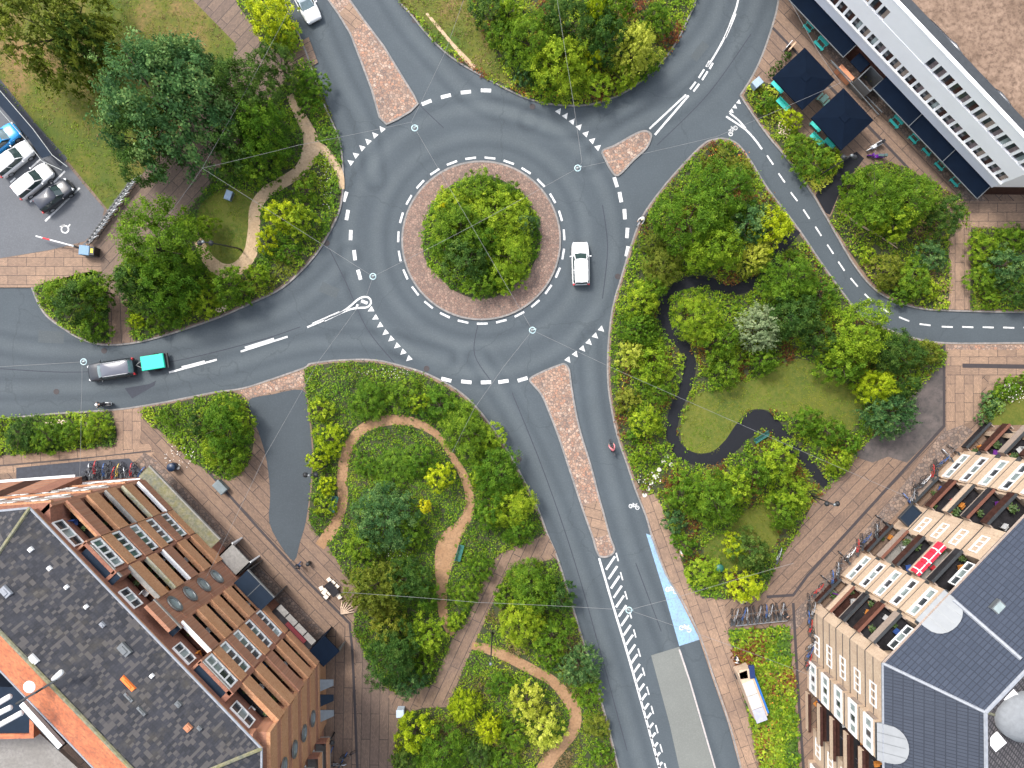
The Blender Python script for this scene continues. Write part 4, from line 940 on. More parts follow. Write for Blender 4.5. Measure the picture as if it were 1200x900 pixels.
m = G1.mb(); m.box(12.3, 14.3, 0.0, 1.3, 2.5, 2.62, M_SLATE); m.box(12.3, 12.4, 0, 1.3, 2.4, 2.72, M_DMETAL); m.box(14.2, 14.3, 0, 1.3, 2.4, 2.72, M_DMETAL); m.box(12.3, 14.3, 1.25, 1.35, 2.4, 2.72, M_DMETAL); fixnormals(m.build('entrance_canopy', M_SLATE, creamblk))
# west wing
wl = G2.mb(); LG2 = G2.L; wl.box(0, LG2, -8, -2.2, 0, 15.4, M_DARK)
wz = [('S', 0.0, 4.75), ('T', 4.9, 7.9), ('B', 8.2, 12.0), ('S', 12.2, 15), ('T', 15.2, 18.5)]
for fi, f in enumerate(CF):
    last = 0
    for k, u0, u1 in wz + [("E", LG2, LG2)]:
        if u0 > last + .01: wl.box(last, u0, -2.2, 0.0, f, f + 3.05, M_CREAM)
        last = u1
    for k, u0, u1 in wz:
        if k == 'S':
            wl.box(u0, u1, -2.2, 0, f, f + 3.05, M_CREAM)
            window(G2, u0 + 2.2 if u0 < 1 else u0 + .4, u0 + 4.2 if u0 < 1 else u0 + 2.2, f + .8, f + 2.0, 3, 0.02, [M_GLASS, M_GLASSC, M_GLASS], fr=.12)
            wl.box(u0, u1, 0.0, 0.06, f + 1.5 - .04, f + 1.5 + .04, M_CREAM_D) if fi == 9 else None
        elif k == 'T':
            wl.box(u0, u1, -2.2, 0.55, f, f + 0.8, M_CREAM); wl.box(u0, u1, -2.2, 0.35, f + .8, f + 2.5, M_CREAM_D); wl.box(u0, u1, -2.2, 0.55, f + 2.5, f + 3.05, M_CREAM)
            window(G2, u0 + .02, u1 - .02, f + .8, f + 2.5, 3, 0.58, [M_GLASSC, M_GLASS, M_GLASSC], fr=.25)
        else:
            wl.box(u0, u1, -0.18, 0.75, f - 0.06, f + 0.1, M_DARKBRN); wl.box(u0, u1, 0.6, 0.76, f + .1, f + 1.02, M_CREAM)
            side_log.append((u0, u1, f)); wl.box(u0, u1, -1.9, 0, f + .02, f + .09, M_DARK); wl.box(u0, u1, -2.1, -1.9, f, f + 3.05, M_DARK)
            c = G2.mb(); c.box(u0 - .02, u1 + .02, 0.56, 0.82, f + 1.02, f + 1.08, M_DARKBRN); fixnormals(c.build('balcony_rail', M_DARKBRN, creamblk))
    sl = G2.mb()
    for a, b_ in ((0.02, 4.88), (4.9, 7.9), (12.1, 15)): 
        sl = G2.mb(); sl.box(a, b_, 0.0, 0.05 if a != 4.9 else 0.6, f + 2.98, f + 3.05, M_DMETAL); fixnormals(sl.build('joint_strip', M_DMETAL, creamblk))
    sl = G2.mb()
    if fi < 5:
        sl.box(0.02, 4.88, 0.0, 0.04, f + 1.42, f + 1.48, M_DMETAL)
    fixnormals(sl.build('joint_strip', M_DMETAL, creamblk, kind=None))
wl.box(0, LG2, -2.2, 0.0, 15.25, 15.5, M_CREAM)
fixnormals(wl.build('side_wall', M_CREAM, creamblk))
G3 = Facade((1151.5, 505.5), (1500, 503), creamblk)
wl = G3.mb(); wl.box(0, G3.L, -0.4, 0, 0, 15.4, M_CREAM)
for f in CF[1:]: wl.box(0.01, G3.L, 0, 0.05, f - .07, f, M_DMETAL)
fixnormals(wl.build('end_wall', M_CREAM, creamblk))
# roof
EZ2, RZ2 = 15.5, 19.7
e0 = G1.T(0, 0.1, EZ2); e1 = G1.T(LG, 0.1, EZ2)
c0 = Vector(e0); dd = G1.d
ew = G2.T(24, 0.1, EZ2)
rc = Vector(P(1155, 835, RZ2)); r1 = rc + dd * 40; rw = rc + G2.d * 24
e1b = Vector(e0) + dd * 46
m = WMB(); m.add([e0, e1b, r1, rc], [(0, 1, 2, 3)], M_BLUETILE); m.add([e0, rc, rw, ew], [(0, 1, 2, 3)], M_BLUETILE2)
b1 = r1 - G1.n * 6; b1.z = 16.4; bc = Vector((P(1215, 850, 16.4))); bw = rw - G2.n * 6; bw.z = 16.4
m.add([rc, r1, b1, bc], [(0, 1, 2, 3)], M_BACKTILE); m.add([rc, bc, bw, rw], [(0, 1, 2, 3)], M_BACKTILE)
fixnormals(m.build('roof', M_BLUETILE, creamblk))
m = WMB(); m.tube([e0, rc], .13, M_LEAD); m.tube([rc, r1], .16, M_LEAD); m.tube([rc, rw], .16, M_LEAD); m.tube([rc, bc], .12, M_LICHEN); m.build('ridge_tiles', M_LEAD, creamblk)
m = WMB(); m.tube([e0, e1b], .1, M_CREAM_D); m.tube([e0, ew], .1, M_LEAD); m.build('gutter', M_CREAM_D, creamblk)
def roofz(a, b_, c_, px, py):
    a, b_, c_ = Vector(a), Vector(b_), Vector(c_); n = (b_ - a).cross(c_ - a); o = Vector((0, 0, H)); d = P(px, py) - o
    return o + d * (n.dot(a - o) / n.dot(d))
q0 = roofz(e0, e1b, rc, 1117, 703); q1 = roofz(e0, e1b, rc, 1196, 772)
m = WMB(); m.tube([q0 + Vector((0, 0, .06)), q1 + Vector((0, 0, .06))], .17, M_LEAD); m.build('flashing', M_LEAD, creamblk)
p = roofz(e0, e1b, rc, 1169, 711); m = WMB(); m.rbox(p, 1.0, .8, p.z - .2, p.z + .22, R(46), M_METAL); m.rbox(p, .8, .6, p.z + .2, p.z + .26, R(46), M_GLASSC); m.build('skylight', M_METAL, creamblk)
for px, py in ((1184, 817), (1166, 868)):
    p = Vector(P(px, py, 19.2)); m = WMB(); m.rbox(p, .95, .95, 17, 19.3, R(40), M_METAL); m.rbox(p, 1.1, 1.1, 19.3, 19.42, R(40), M_WHITE); m.build('roof_vent', M_METAL, creamblk)
M_LIGHTGREY2 = plain('pale_dome_sheet', (0.17, 0.18, 0.19), 0.9); p = P(1208, 845, 20.0); m = WMB()
m.add([(p[0] + a * math.cos(t), p[1] + b_ * math.sin(t), z) for a, b_, z in ((2.3, 1.9, 16.5), (2.3, 1.9, 19.6), (1.7, 1.3, 20.1), (.1, .1, 20.3)) for t in [i * math.pi / 8 for i in range(16)]], [(j * 16 + i, j * 16 + (i + 1) % 16, (j + 1) * 16 + (i + 1) % 16, (j + 1) * 16 + i) for j in range(3) for i in range(16)], M_LIGHTGREY2)
m.build('domed_rooflight', M_GREYPANEL, creamblk, True)
M_LIGHTGREY = plain('light_grey_sheet', (0.24, 0.25, 0.26), 0.9, spec=0.1, var=0.08, scale=0.8)
def halfdome(F, u0, u1, zb=15.5, name='bay_roof'):
    m = F.mb(); k = 12; cu = (u0 + u1) / 2; ru = (u1 - u0) / 2
    out = [(cu - ru * math.cos(math.pi * i / k), -0.1 - 1.3 * math.sin(math.pi * i / k) ** .7, 15.75 + .8 * 1.3 * math.sin(math.pi * i / k) ** .8) for i in range(k + 1)]
    lo = [(p[0], p[1], 15.2) for p in out]; fr = [(u0, .5, 15.27), (u1, .5, 15.27), (u0, .5, 15.3), (u1, .5, 15.3)]
    vs = out + lo + fr; n = k + 1
    fs = [tuple(range(n)) + (2 * n + 1, 2 * n)] + [(i, i + 1, n + i + 1, n + i) for i in range(k)] + [(2 * n, 2 * n + 1, 2 * n + 3, 2 * n + 2), (0, n, 2 * n + 2, 2 * n), (k, 2 * n + 1, 2 * n + 3, n + k)]
    m.add(vs, fs, M_LIGHTGREY)
    for j in (1, 2, 3): 
        uu = u0 + (u1 - u0) * j / 4; m.add([(uu - .02, .5, 15.29), (uu + .02, .5, 15.29), (uu + .02, -1.2, 16.65), (uu - .02, -1.2, 16.65)], [(0, 1, 2, 3)], M_METAL)
    fixnormals(m.build(name, M_LIGHTGREY, F.root))
halfdome(G1, 4.5, 7.9); halfdome(G2, 4.9, 8.0)
for u0 in (8.3, 0.95, 22.6):   # eaves windows in the top storey
    window(G1, u0 + .5, u0 + 2.9, 14.1, 15.2, 3, 0.03, [M_GLASS, M_GLASSC, M_GLASS])

# ---- white office building, north east
off = 546
nA = Vector((.7268, -.6869)); dA = Vector((.6869, .7268))
pa = Vector((600, 450)) + nA * off + dA * (-360); pb = Vector((600, 450)) + nA * off + dA * 211.0
office = thing('office_building', 'long white clad office building with two rows of small windows and brown sedum roof', 'building', P(1090, 120))
W1 = Facade(tuple(pa), tuple(pb), office); LW = W1.L
m = W1.mb(); m.box(0, LW, -17, -0.3, 0, 10.85, M_WHITEPANEL)
U0 = (26.09 - 18) + 0   # shift between calibration frame and this one
def uo(u): return u - 25.2 + 360 / S
# wall skin with window openings (rows at z 5.2 and 9.0)
m.box(0, LW, -0.3, 0.0, 2.9, 4.35, M_GREYPANEL); m.box(0, LW, -0.3, 0.03, 5.95, 8.15, M_WHITEPANEL); m.box(0, LW, -0.3, 0.0, 9.75, 11.1, M_WHITEPANEL)
m.box(0, LW, -0.3, -0.02, 0, 2.9, M_DARKBRN)
pitch = 1.055; u = uo(14.0); k = 0
while u < LW - .6:
    m.box(u + .80, u + pitch, -0.3, -0.001, 4.35, 5.95, M_WHITEPANEL)
    uc = u - uo(0)
    if 23.6 < uc < 29.4: m.box(u, u + pitch, -0.3, -0.003, 8.15, 9.75, M_WHITEPANEL)
    else: m.box(u + .80, u + pitch, -0.3, -0.001, 8.15, 9.75, M_WHITEPANEL)
    u += pitch; k += 1
m.box(0, uo(14.0), -0.3, -0.001, 4.35, 5.95, M_WHITEPANEL); m.box(0, uo(14.0), -0.3, -0.001, 8.15, 9.75, M_WHITEPANEL)
fixnormals(m.build('wall', M_WHITEPANEL, office))
u = uo(14.0)
while u < LW - .6:
    for z0 in (4.35, 8.15):
        if z0 > 8 and 23.6 < u - uo(0) < 29.4: continue
        g = W1.mb(); mt = rnd.choice([M_BLIND, M_DARKBRN, M_BLIND, M_GLASSC, M_CREAM_D])
        g.box(u + .02, u + .78, -.29, -.16, z0 + .02, z0 + 1.58, mt); g.box(u + .02, u + .40, -.16, -.13, z0 + .02, z0 + 1.58, M_GLASS)
        fixnormals(g.build('window', M_GLASS, office))
    u += pitch
m = W1.mb(); m.box(0, LW, -0.28, 0.06, 11.1, 11.22, M_WHITEPANEL); m.box(0, LW, 0.0, 0.22, 4.45, 4.62, M_WHITE); fixnormals(m.build('cornice', M_WHITE, office))
m = W1.mb(); m.box(0, LW + .1, -1.15, -0.28, 10.86, 11.12, M_DMETAL); fixnormals(m.build('gutter', M_DMETAL, office))
m = W1.mb(); nx, ny = 60, 40; vs = []
gg = np.random.default_rng(5)
for j in range(ny + 1):
    for i in range(nx + 1): vs.append((LW * i / nx, -1.15 - 15.5 * j / ny + (gg.uniform(-.3, .1) if j == 0 else 0), 10.98 + gg.uniform(0, .16)))
m.add(vs, [(j * (nx + 1) + i, j * (nx + 1) + i + 1, (j + 1) * (nx + 1) + i + 1, (j + 1) * (nx + 1) + i) for j in range(ny) for i in range(nx)], M_SEDUM)
fixnormals(m.build('sedum_roof', M_SEDUM, office, True))
W2 = Facade(tuple(pb), (pb.x + 300, pb.y + 2), office)
m = W2.mb(); m.box(0, 20, -.3, 0, 3.2, 11.2, M_WHITEPANEL); m.box(0, 20, -.3, -.02, 0, 3.2, M_DARKBRN); fixnormals(m.build('end_wall', M_WHITEPANEL, office))
# awnings along the ground floor
for a, b_, in ((15.6, 24.25), (28.5, 33.6), (33.65, 38.4), (38.45, 43.4)):
    m = W1.mb(); u0, u1 = uo(a), uo(b_)
    m.add([(u0, 0.0, 2.92), (u1, 0.0, 2.92), (u1, 1.5, 2.45), (u0, 1.5, 2.45), (u0, 0, 2.86), (u1, 0, 2.86), (u1, 1.5, 2.39), (u0, 1.5, 2.39)], [(0, 1, 2, 3), (4, 7, 6, 5), (0, 3, 7, 4), (1, 5, 6, 2)], M_NAVY)
    fixnormals(m.build('awning', M_NAVY, office)); m = W1.mb(); m.box(u0, u1, 1.5, 1.58, 2.38, 2.48, M_METAL); m.box(u1 - .06, u1, 0, 1.85, 2.9, 2.95, M_METAL); fixnormals(m.build('awning_rail', M_METAL, office))
m = W1.mb(); m.box(uo(25.0), uo(26.5), .0, 1.3, 2.3, 2.4, M_NAVY); m.box(uo(24.6), uo(26.5), 1.3, 1.9, .13, 1.1, plain('orange_counter', (.60, .25, .13), .7)); fixnormals(m.build('serving_counter', M_NAVY, office))
m = W1.mb(); u0, u1 = uo(26.7), uo(28.55)
for a, b_, c_, d_ in ((u0, u1, 1.75, 1.85), (u0, u1, 0.0, .1), (u0, u0 + .1, .1, 1.75), (u1 - .1, u1, .1, 1.75)): m.box(a, b_, c_, d_, .13, 2.3, M_METAL)
fixnormals(m.build('glass_enclosure', M_METAL, office))
# ------------------------------------------------------------------ vehicles
def carpaint(name, col, rough=0.3): return plain(name, col, rough, 0.0, 0.02, 2.0, coat=0.6)
M_CARGLASS = plain('car_glass', (0.03, 0.05, 0.05), 0.05, var=0.2, coat=0.5)
M_CARGLASSL = plain('car_glass_pale', (0.16, 0.22, 0.24), 0.08, var=0.2, coat=0.5)
M_TYRE = plain('tyre_rubber', (0.018, 0.018, 0.02), 0.9)
M_RIM = plain('alloy', (0.45, 0.46, 0.48), 0.35, 0.7)
M_RED = plain('lamp_red', (0.5, 0.01, 0.015), 0.3); M_LAMP = plain('lamp_clear', (0.6, 0.62, 0.65), 0.15)
M_BLACKPL = plain('black_plastic', (0.015, 0.016, 0.018), 0.6)
def car(name, label, px, py, head, L, W, Hh, paint_, kind='hatch', glass=M_CARGLASS, roofm=None, z=0.0, group=None, cat_='car'):
    """head: heading in degrees, world angle of the bonnet direction"""
    t = thing(name, label, cat_, P(px, py, 0.8) * 1.0, R(head), group); t.location.z = z
    prof = {'hatch': [(-.5, .40, .34, .70), (-.488, .455, .27, .86), (-.45, .487, .22, .93), (-.30, .5, .2, .95), (.0, .5, .2, .93), (.20, .5, .2, .93), (.30, .495, .2, .90), (.40, .475, .21, .84), (.465, .435, .25, .74), (.492, .38, .30, .62), (.5, .30, .36, .52)],
            'suv': [(-.5, .42, .36, .84), (-.49, .465, .30, .98), (-.45, .49, .26, 1.04), (-.30, .5, .24, 1.06), (.0, .5, .24, 1.04), (.20, .5, .24, 1.03), (.30, .497, .24, 1.00), (.41, .48, .26, .95), (.47, .44, .30, .84), (.492, .39, .34, .72), (.5, .32, .40, .60)]}[kind]
    m = MB(); K = 11; vs = []
    for fx, fw, zb, zt in prof:
        w = fw * W
        for (a, zz) in ((-.86, zb), (-1.0, zb + .12), (-1.0, zt - .22), (-.965, zt - .07), (-.86, zt), (-.45, zt + .035), (0, zt + .045), (.45, zt + .035), (.86, zt), (.965, zt - .07), (1.0, zt - .22), (1.0, zb + .12), (.86, zb)):
            vs.append((fx * L, a * w, zz))
    k = 13; fs = []
    for i in range(len(prof) - 1):
        for j in range(k):
            j2 = (j + 1) % k; fs.append((i * k + j, (i + 1) * k + j, (i + 1) * k + j2, i * k + j2))
    fs.append(tuple(range(k))); fs.append(tuple((len(prof) - 1) * k + j for j in range(k))[::-1])
    m.add(vs, fs); fixnormals(m.build('body', paint_, t, True))
    belt = .955 if kind == 'hatch' else 1.05; zt = Hh
    xb0, xb1, xf0, xf1 = (-.482, -.455, .225, .075) if kind == 'hatch' else (-.485, -.44, .255, .13)
    hw0, hw1 = .445 * W, .365 * W
    B = [(xb0 * L, -hw0 * .9), (xf0 * L, -hw0 * .86), (xf0 * L, hw0 * .86), (xb0 * L, hw0 * .9)]
    mid = [((xb0 + .08) * L, -hw0), ((xf0 - .12) * L, -hw0)]
    bot = [(xb0 * L, -hw0 * .86), ((xb0 + .05) * L, -hw0), ((xf0 - .10) * L, -hw0), (xf0 * L, -hw0 * .80), (xf0 * L + .08, 0), (xf0 * L, hw0 * .80), ((xf0 - .10) * L, hw0), ((xb0 + .05) * L, hw0), (xb0 * L, hw0 * .86), (xb0 * L - .05, 0)]
    top = [(xb1 * L, -hw1 * .88), ((xb1 + .05) * L, -hw1), ((xf1 - .06) * L, -hw1), (xf1 * L, -hw1 * .88), (xf1 * L + .07, 0), (xf1 * L, hw1 * .88), ((xf1 - .06) * L, hw1), ((xb1 + .05) * L, hw1), (xb1 * L, hw1 * .88), (xb1 * L - .04, 0)]
    V = [(x, y, belt - .03) for x, y in bot] + [(x, y, zt - .05) for x, y in top]
    def part(nm, idx, mt):
        mm = MB(); mm.add(V, [(i, (i + 1) % 10, (i + 1) % 10 + 10, i + 10) for i in idx], mt); fixq(mm.build(nm, mt, t))
    def fixq(o): return o
    part('windscreen', [3, 4], glass); part('rear_window', [8, 9], glass); part('side_window', [0, 1, 2], M_CARGLASS); part('side_window', [5, 6, 7], M_CARGLASS)
    rm = roofm or paint_; m = MB()
    cen = [(x * .98, y * 1.0, zt - .045) for x, y in top]; up = [(x * .93, y * .88, zt) for x, y in top]
    m.add([(x * 1.0, y * 1.03, zt - .06) for x, y in top] + cen + up + [((xf1 + xb1) / 2 * L, 0, zt + .025)], [(i + 10 * j, (i + 1) % 10 + 10 * j, (i + 1) % 10 + 10 * (j + 1), i + 10 * (j + 1)) for j in range(2) for i in range(10)] + [(20 + i, 20 + (i + 1) % 10, 30) for i in range(10)])
    for i in (0, 3, 5, 8): m.tube([V[i], V[i + 10]], .05, k=5)
    for i in (1, 7): 
        a = Vector(V[i]).lerp(Vector(V[i + 1] if i == 1 else V[6]), .52); b_ = Vector(V[i + 10]).lerp(Vector(V[i + 11] if i == 1 else V[16]), .5); m.tube([a, b_], .045, k=5)
    m.build('roof', rm, t, True)
    for sx in (-.31, .30):
        for sy in (-1, 1):
            w = MB(); vs = []; kk = 18; r0 = .33
            for yy in (-.11, .11):
                for i in range(kk): a = 2 * math.pi * i / kk; vs.append((sx * L + r0 * math.cos(a), sy * (.5 * W - .10) + yy, r0 + r0 * math.sin(a)))
            w.add(vs, [(i, (i + 1) % kk, kk + (i + 1) % kk, kk + i) for i in range(kk)] + [tuple(range(kk)), tuple(range(kk, 2 * kk))[::-1]])
            wo = w.build('wheel', M_TYRE, t)
            r_ = MB(); r_.add([(sx * L + .22 * math.cos(2 * math.pi * i / kk), sy * (.5 * W + .013), r0 + .22 * math.sin(2 * math.pi * i / kk)) for i in range(kk)], [tuple(range(kk))]); ro = r_.build('rim', M_RIM, wo)
    for sy in (-1, 1):
        l = MB(); l.rbox((.462 * L, sy * .345 * W), .26, .30, prof[-3][3] - .17, prof[-3][3] + .012, sy * -.5, None, .8); l.build('headlight', M_LAMP, t, bevel=.02)
        l = MB(); l.rbox((-.488 * L, sy * .40 * W), .14, .26, .68, .93 if kind == 'hatch' else 1.0, sy * .3); l.build('tail_light', M_RED, t, bevel=.02)
        l = MB(); l.rbox(((xf0 - .07) * L, sy * (.5 * W + .10)), .14, .22, .93, 1.06, 0, None, .8); l.build('mirror', paint_, t, bevel=.03)
    b = MB(); b.box(.495 * L, .512 * L, -.25 * W, .25 * W, .34, .50); b.build('grille', M_BLACKPL, t)
    if kind == 'suv':
        for sy in (-1, 1):
            b = MB(); b.tube([((xb1 + .02) * L, sy * hw1 * .97, zt + .02), ((xb1 + .06) * L, sy * hw1 * .97, zt + .07), ((xf1 - .06) * L, sy * hw1 * .97, zt + .07), ((xf1 - .02) * L, sy * hw1 * .97, zt + .02)], .025); b.build('roof_rail', M_RIM, t)
    return t
PW = carpaint('white_car_paint', (0.66, 0.66, 0.66)); PK = carpaint('black_car_paint', (0.010, 0.013, 0.020), .4); PB = carpaint('blue_car_paint', (0.01, 0.26, 0.62)); PS = carpaint('pale_silver_paint', (0.46, 0.52, 0.56))
car('parked_car' if False else 'car', 'white hatchback driving round the roundabout', 680.5, 308.5, 91.5, 4.35, 1.80, 1.5, PW)
car('car', 'white car with pale windscreen driving in at the top edge', 357, 1, -63, 4.4, 1.80, 1.5, PW, glass=M_CARGLASSL, roofm=PS)
car('car', 'dark estate car with sky reflection coloured into its roof towing a green trailer', 130, 433.5, 189, 4.75, 1.88, 1.62, PK, 'suv', glass=M_CARGLASSL, roofm=carpaint('roof_sky_sheen', (0.085, 0.09, 0.115)))  # roof's grey is the sky's reflection in black paint, put into the colour
ZL = .125
car('car', 'bright blue car parked at the left edge of the car park', 1, 164, 38, 4.1, 1.8, 1.5, PB, z=ZL, group='cars parked in the bays', glass=M_CARGLASSL)
car('car', 'white parked car beside the blue one', 16, 186, 39, 4.2, 1.8, 1.5, PW, z=ZL, group='cars parked in the bays')
car('car', 'white parked car beside the black one', 39, 212, 39, 4.2, 1.8, 1.5, PW, z=ZL, group='cars parked in the bays')
car('car', 'black car parked in the last bay before the barrier', 64, 229, 38, 3.9, 1.75, 1.5, PK, z=ZL, group='cars parked in the bays', roofm=carpaint('dark_grey_roof', (.014, .018, .03)))
# trailer
tr = thing('trailer', 'small car trailer under a bright green tarpaulin', 'trailer', P(180, 424.5, .8), R(189)); tr.location.z = 0
m = MB(); m.box(-1.2, 1.15, -.72, .72, .45, .95); m.build('bed', M_DMETAL, tr)
M_TARP = plain('green_tarpaulin', (0.01, 0.52, 0.36), .5, var=.12, scale=4)
m = MB(); m.rbox((0, 0), 2.4, 1.5, .9, 1.12, 0, None, .95); m.build('tarpaulin', M_TARP, tr, bevel=.05)
m = MB(); m.tube([(1.1, -.5, .5), (1.95, 0, .5)], .05); m.tube([(1.1, .5, .5), (1.95, 0, .5)], .05); m.tube([(1.9, 0, .5), (2.15, 0, .5)], .05); m.build('drawbar', M_METAL, tr)
for sy in (-1, 1):
    m = MB(); m.torus((0 - .1, sy * .82, .3), .22, .09, 'y', k=16, j=6); m.lathe((-.1, sy * .82, .28), [(.1, 0), (.1, .04)], k=8); m.build('wheel', M_TYRE, tr)
m = MB(); m.box(-1.42, -1.22, -.75, .75, .45, .7); m.build('tailboard', M_BLACKPL, tr)

# ------------------------------------------------------------------ people
def skinfig(name, pts, edges, rad, mat, parent, sub=1):
    me = bpy.data.meshes.new(name); me.from_pydata(pts, edges, []); o = bpy.data.objects.new(name, me); C.objects.link(o)
    md = o.modifiers.new('s', 'SKIN'); md.use_smooth_shade = True
    for i, r in enumerate(rad): me.skin_vertices[0].data[i].radius = (r, r)
    me.skin_vertices[0].data[0].use_root = True
    if sub: ss = o.modifiers.new('u', 'SUBSURF'); ss.levels = ss.render_levels = sub
    dg = bpy.context.evaluated_depsgraph_get(); ev = o.evaluated_get(dg); nm = bpy.data.meshes.new_from_object(ev)
    o.modifiers.clear(); o.data = nm; nm.materials.clear(); nm.materials.append(mat); setparent(o, parent)
    return o
M_SKIN = plain('skin', (0.50, 0.30, 0.21), .6, var=.05)
def person(label, px, py, head, pose, top, bottom, hair, z=0.0, helmet=None, hairstyle=None, cat_='person', group=None, s=1.0):
    t = thing('person', label, cat_, P(px, py, 1.0), R(head), group); t.location.z = z; t.scale = (s, s, s)
    if pose == 'walk':
        J = dict(pel=(0, 0, .95), che=(.03, 0, 1.32), nek=(.03, 0, 1.50), hea=(.06, 0, 1.64), cro=(.05, 0, 1.72),
                 shl=(.02, .19, 1.44), ell=(.10, .25, 1.16), wrl=(.28, .22, .98), shr=(.02, -.19, 1.44), elr=(-.08, -.25, 1.16), wrr=(-.06, -.24, .90),
                 hil=(0, .10, .92), knl=(.16, .10, .50), anl=(.06, .10, .09), tol=(.26, .10, .04), hir=(0, -.10, .92), knr=(.02, -.10, .50), anr=(-.28, -.10, .14), tor=(-.12, -.10, .04))
    else:  # riding
        J = dict(pel=(-.18, 0, .98), che=(.08, 0, 1.30), nek=(.16, 0, 1.45), hea=(.22, 0, 1.58), cro=(.20, 0, 1.66),
                 shl=(.12, .19, 1.38), ell=(.30, .27, 1.16), wrl=(.46, .25, 1.04), shr=(.12, -.19, 1.38), elr=(.30, -.27, 1.16), wrr=(.46, -.25, 1.04),
                 hil=(-.16, .10, .95), knl=(.22, .12, .80), anl=(.12, .12, .38), tol=(.28, .12, .33), hir=(-.16, -.10, .95), knr=(.20, -.12, .62), anr=(.02, -.12, .22), tor=(.18, -.12, .17))
    def chain(keys, rads, extra=[]):
        pts = [J[k] if isinstance(k, str) else k for k in keys]
        return pts, rads
    names = list(J); P_ = [J[k] for k in names]; ix = {k: i for i, k in enumerate(names)}
    E_ = [('pel', 'che'), ('che', 'nek'), ('nek', 'hea'), ('hea', 'cro'), ('che', 'shl'), ('shl', 'ell'), ('ell', 'wrl'), ('che', 'shr'), ('shr', 'elr'), ('elr', 'wrr'), ('pel', 'hil'), ('hil', 'knl'), ('knl', 'anl'), ('anl', 'tol'), ('pel', 'hir'), ('hir', 'knr'), ('knr', 'anr'), ('anr', 'tor')]
    rd = dict(pel=.13, che=.13, nek=.055, hea=.098, cro=.07, shl=.058, ell=.042, wrl=.03, shr=.058, elr=.042, wrr=.03, hil=.085, knl=.056, anl=.04, tol=.035, hir=.085, knr=.056, anr=.04, tor=.035)
    RD = [rd[k] for k in names]; EE = [(ix[a], ix[b]) for a, b in E_]
    # nose and hands with five short fingers
    def addv(p, r, par): P_.append(p); RD.append(r); EE.append((par, len(P_) - 1)); return len(P_) - 1
    hx, hy, hz = J['hea']; addv((hx + .115, hy, hz - .01), .016, ix['hea'])
    for sd, sgn in (('wrl', 1), ('wrr', -1)):
        w = Vector(J[sd]); e = Vector(J['ell' if sgn > 0 else 'elr']); d = (w - e).normalized(); c = w + d * .07; ci = addv(tuple(c), .03, ix[sd])
        side = d.cross(Vector((0, 0, 1))).normalized()
        for q in range(4): k1 = addv(tuple(c + d * (.06 + .008 * (q in (1, 2))) + side * (.03 * (q - 1.5) / 1.5) + Vector((0, 0, -.02))), .009, ci)
        addv(tuple(w + d * .05 + side * .05 * sgn), .010, ci)
    skinfig('body', P_, EE, RD, M_SKIN, t)
    # jacket
    jk = ['pel', 'che', 'shl', 'ell', 'wrl', 'shr', 'elr', 'wrr']; jp = [J[k] for k in jk]; jp[0] = (J['pel'][0], 0, J['pel'][2] + .02)
    skinfig('jacket', jp, [(0, 1), (1, 2), (2, 3), (3, 4), (1, 5), (5, 6), (6, 7)], [.175, .165, .085, .06, .045, .085, .06, .045], top, t)
    tk = ['pel', 'hil', 'knl', 'anl', 'hir', 'knr', 'anr']
    skinfig('trousers', [J[k] for k in tk], [(0, 1), (1, 2), (2, 3), (0, 4), (4, 5), (5, 6)], [.15, .105, .075, .055, .105, .075, .055], bottom, t)
    hc = J['hea']; m = MB()
    if helmet is not None:
        m.lathe((hc[0], 0, hc[2] + .0), [(.128, 0), (.14, .04), (.125, .09), (.085, .13), (.02, .15)], k=14); m.build('helmet', helmet, t, True)
    else:
        m.lathe((hc[0] - .018, 0, hc[2] - .02), [(.108, 0), (.115, .05), (.10, .10), (.06, .135), (.01, .145)], k=14); m.build('hair', hair, t, True)
    return t
M_BLACKCL = plain('black_cloth', (.015, .016, .02), .9); M_JEANS = plain('blue_jeans', (.04, .06, .12), .9); M_WHITECL = plain('white_cloth', (.65, .64, .62), .9)
M_PINKCL = plain('pink_jacket', (.80, .22, .24), .8); M_HAIRD = plain('dark_hair', (.02, .013, .01), .8); M_HAIRL = plain('fair_hair', (.30, .19, .09), .8)
M_HELW = plain('white_helmet', (.75, .75, .75), .3); M_HELK = plain('black_helmet', (.02, .02, .025), .3); M_BEIGE = plain('beige_cloth', (.55, .42, .30), .9)

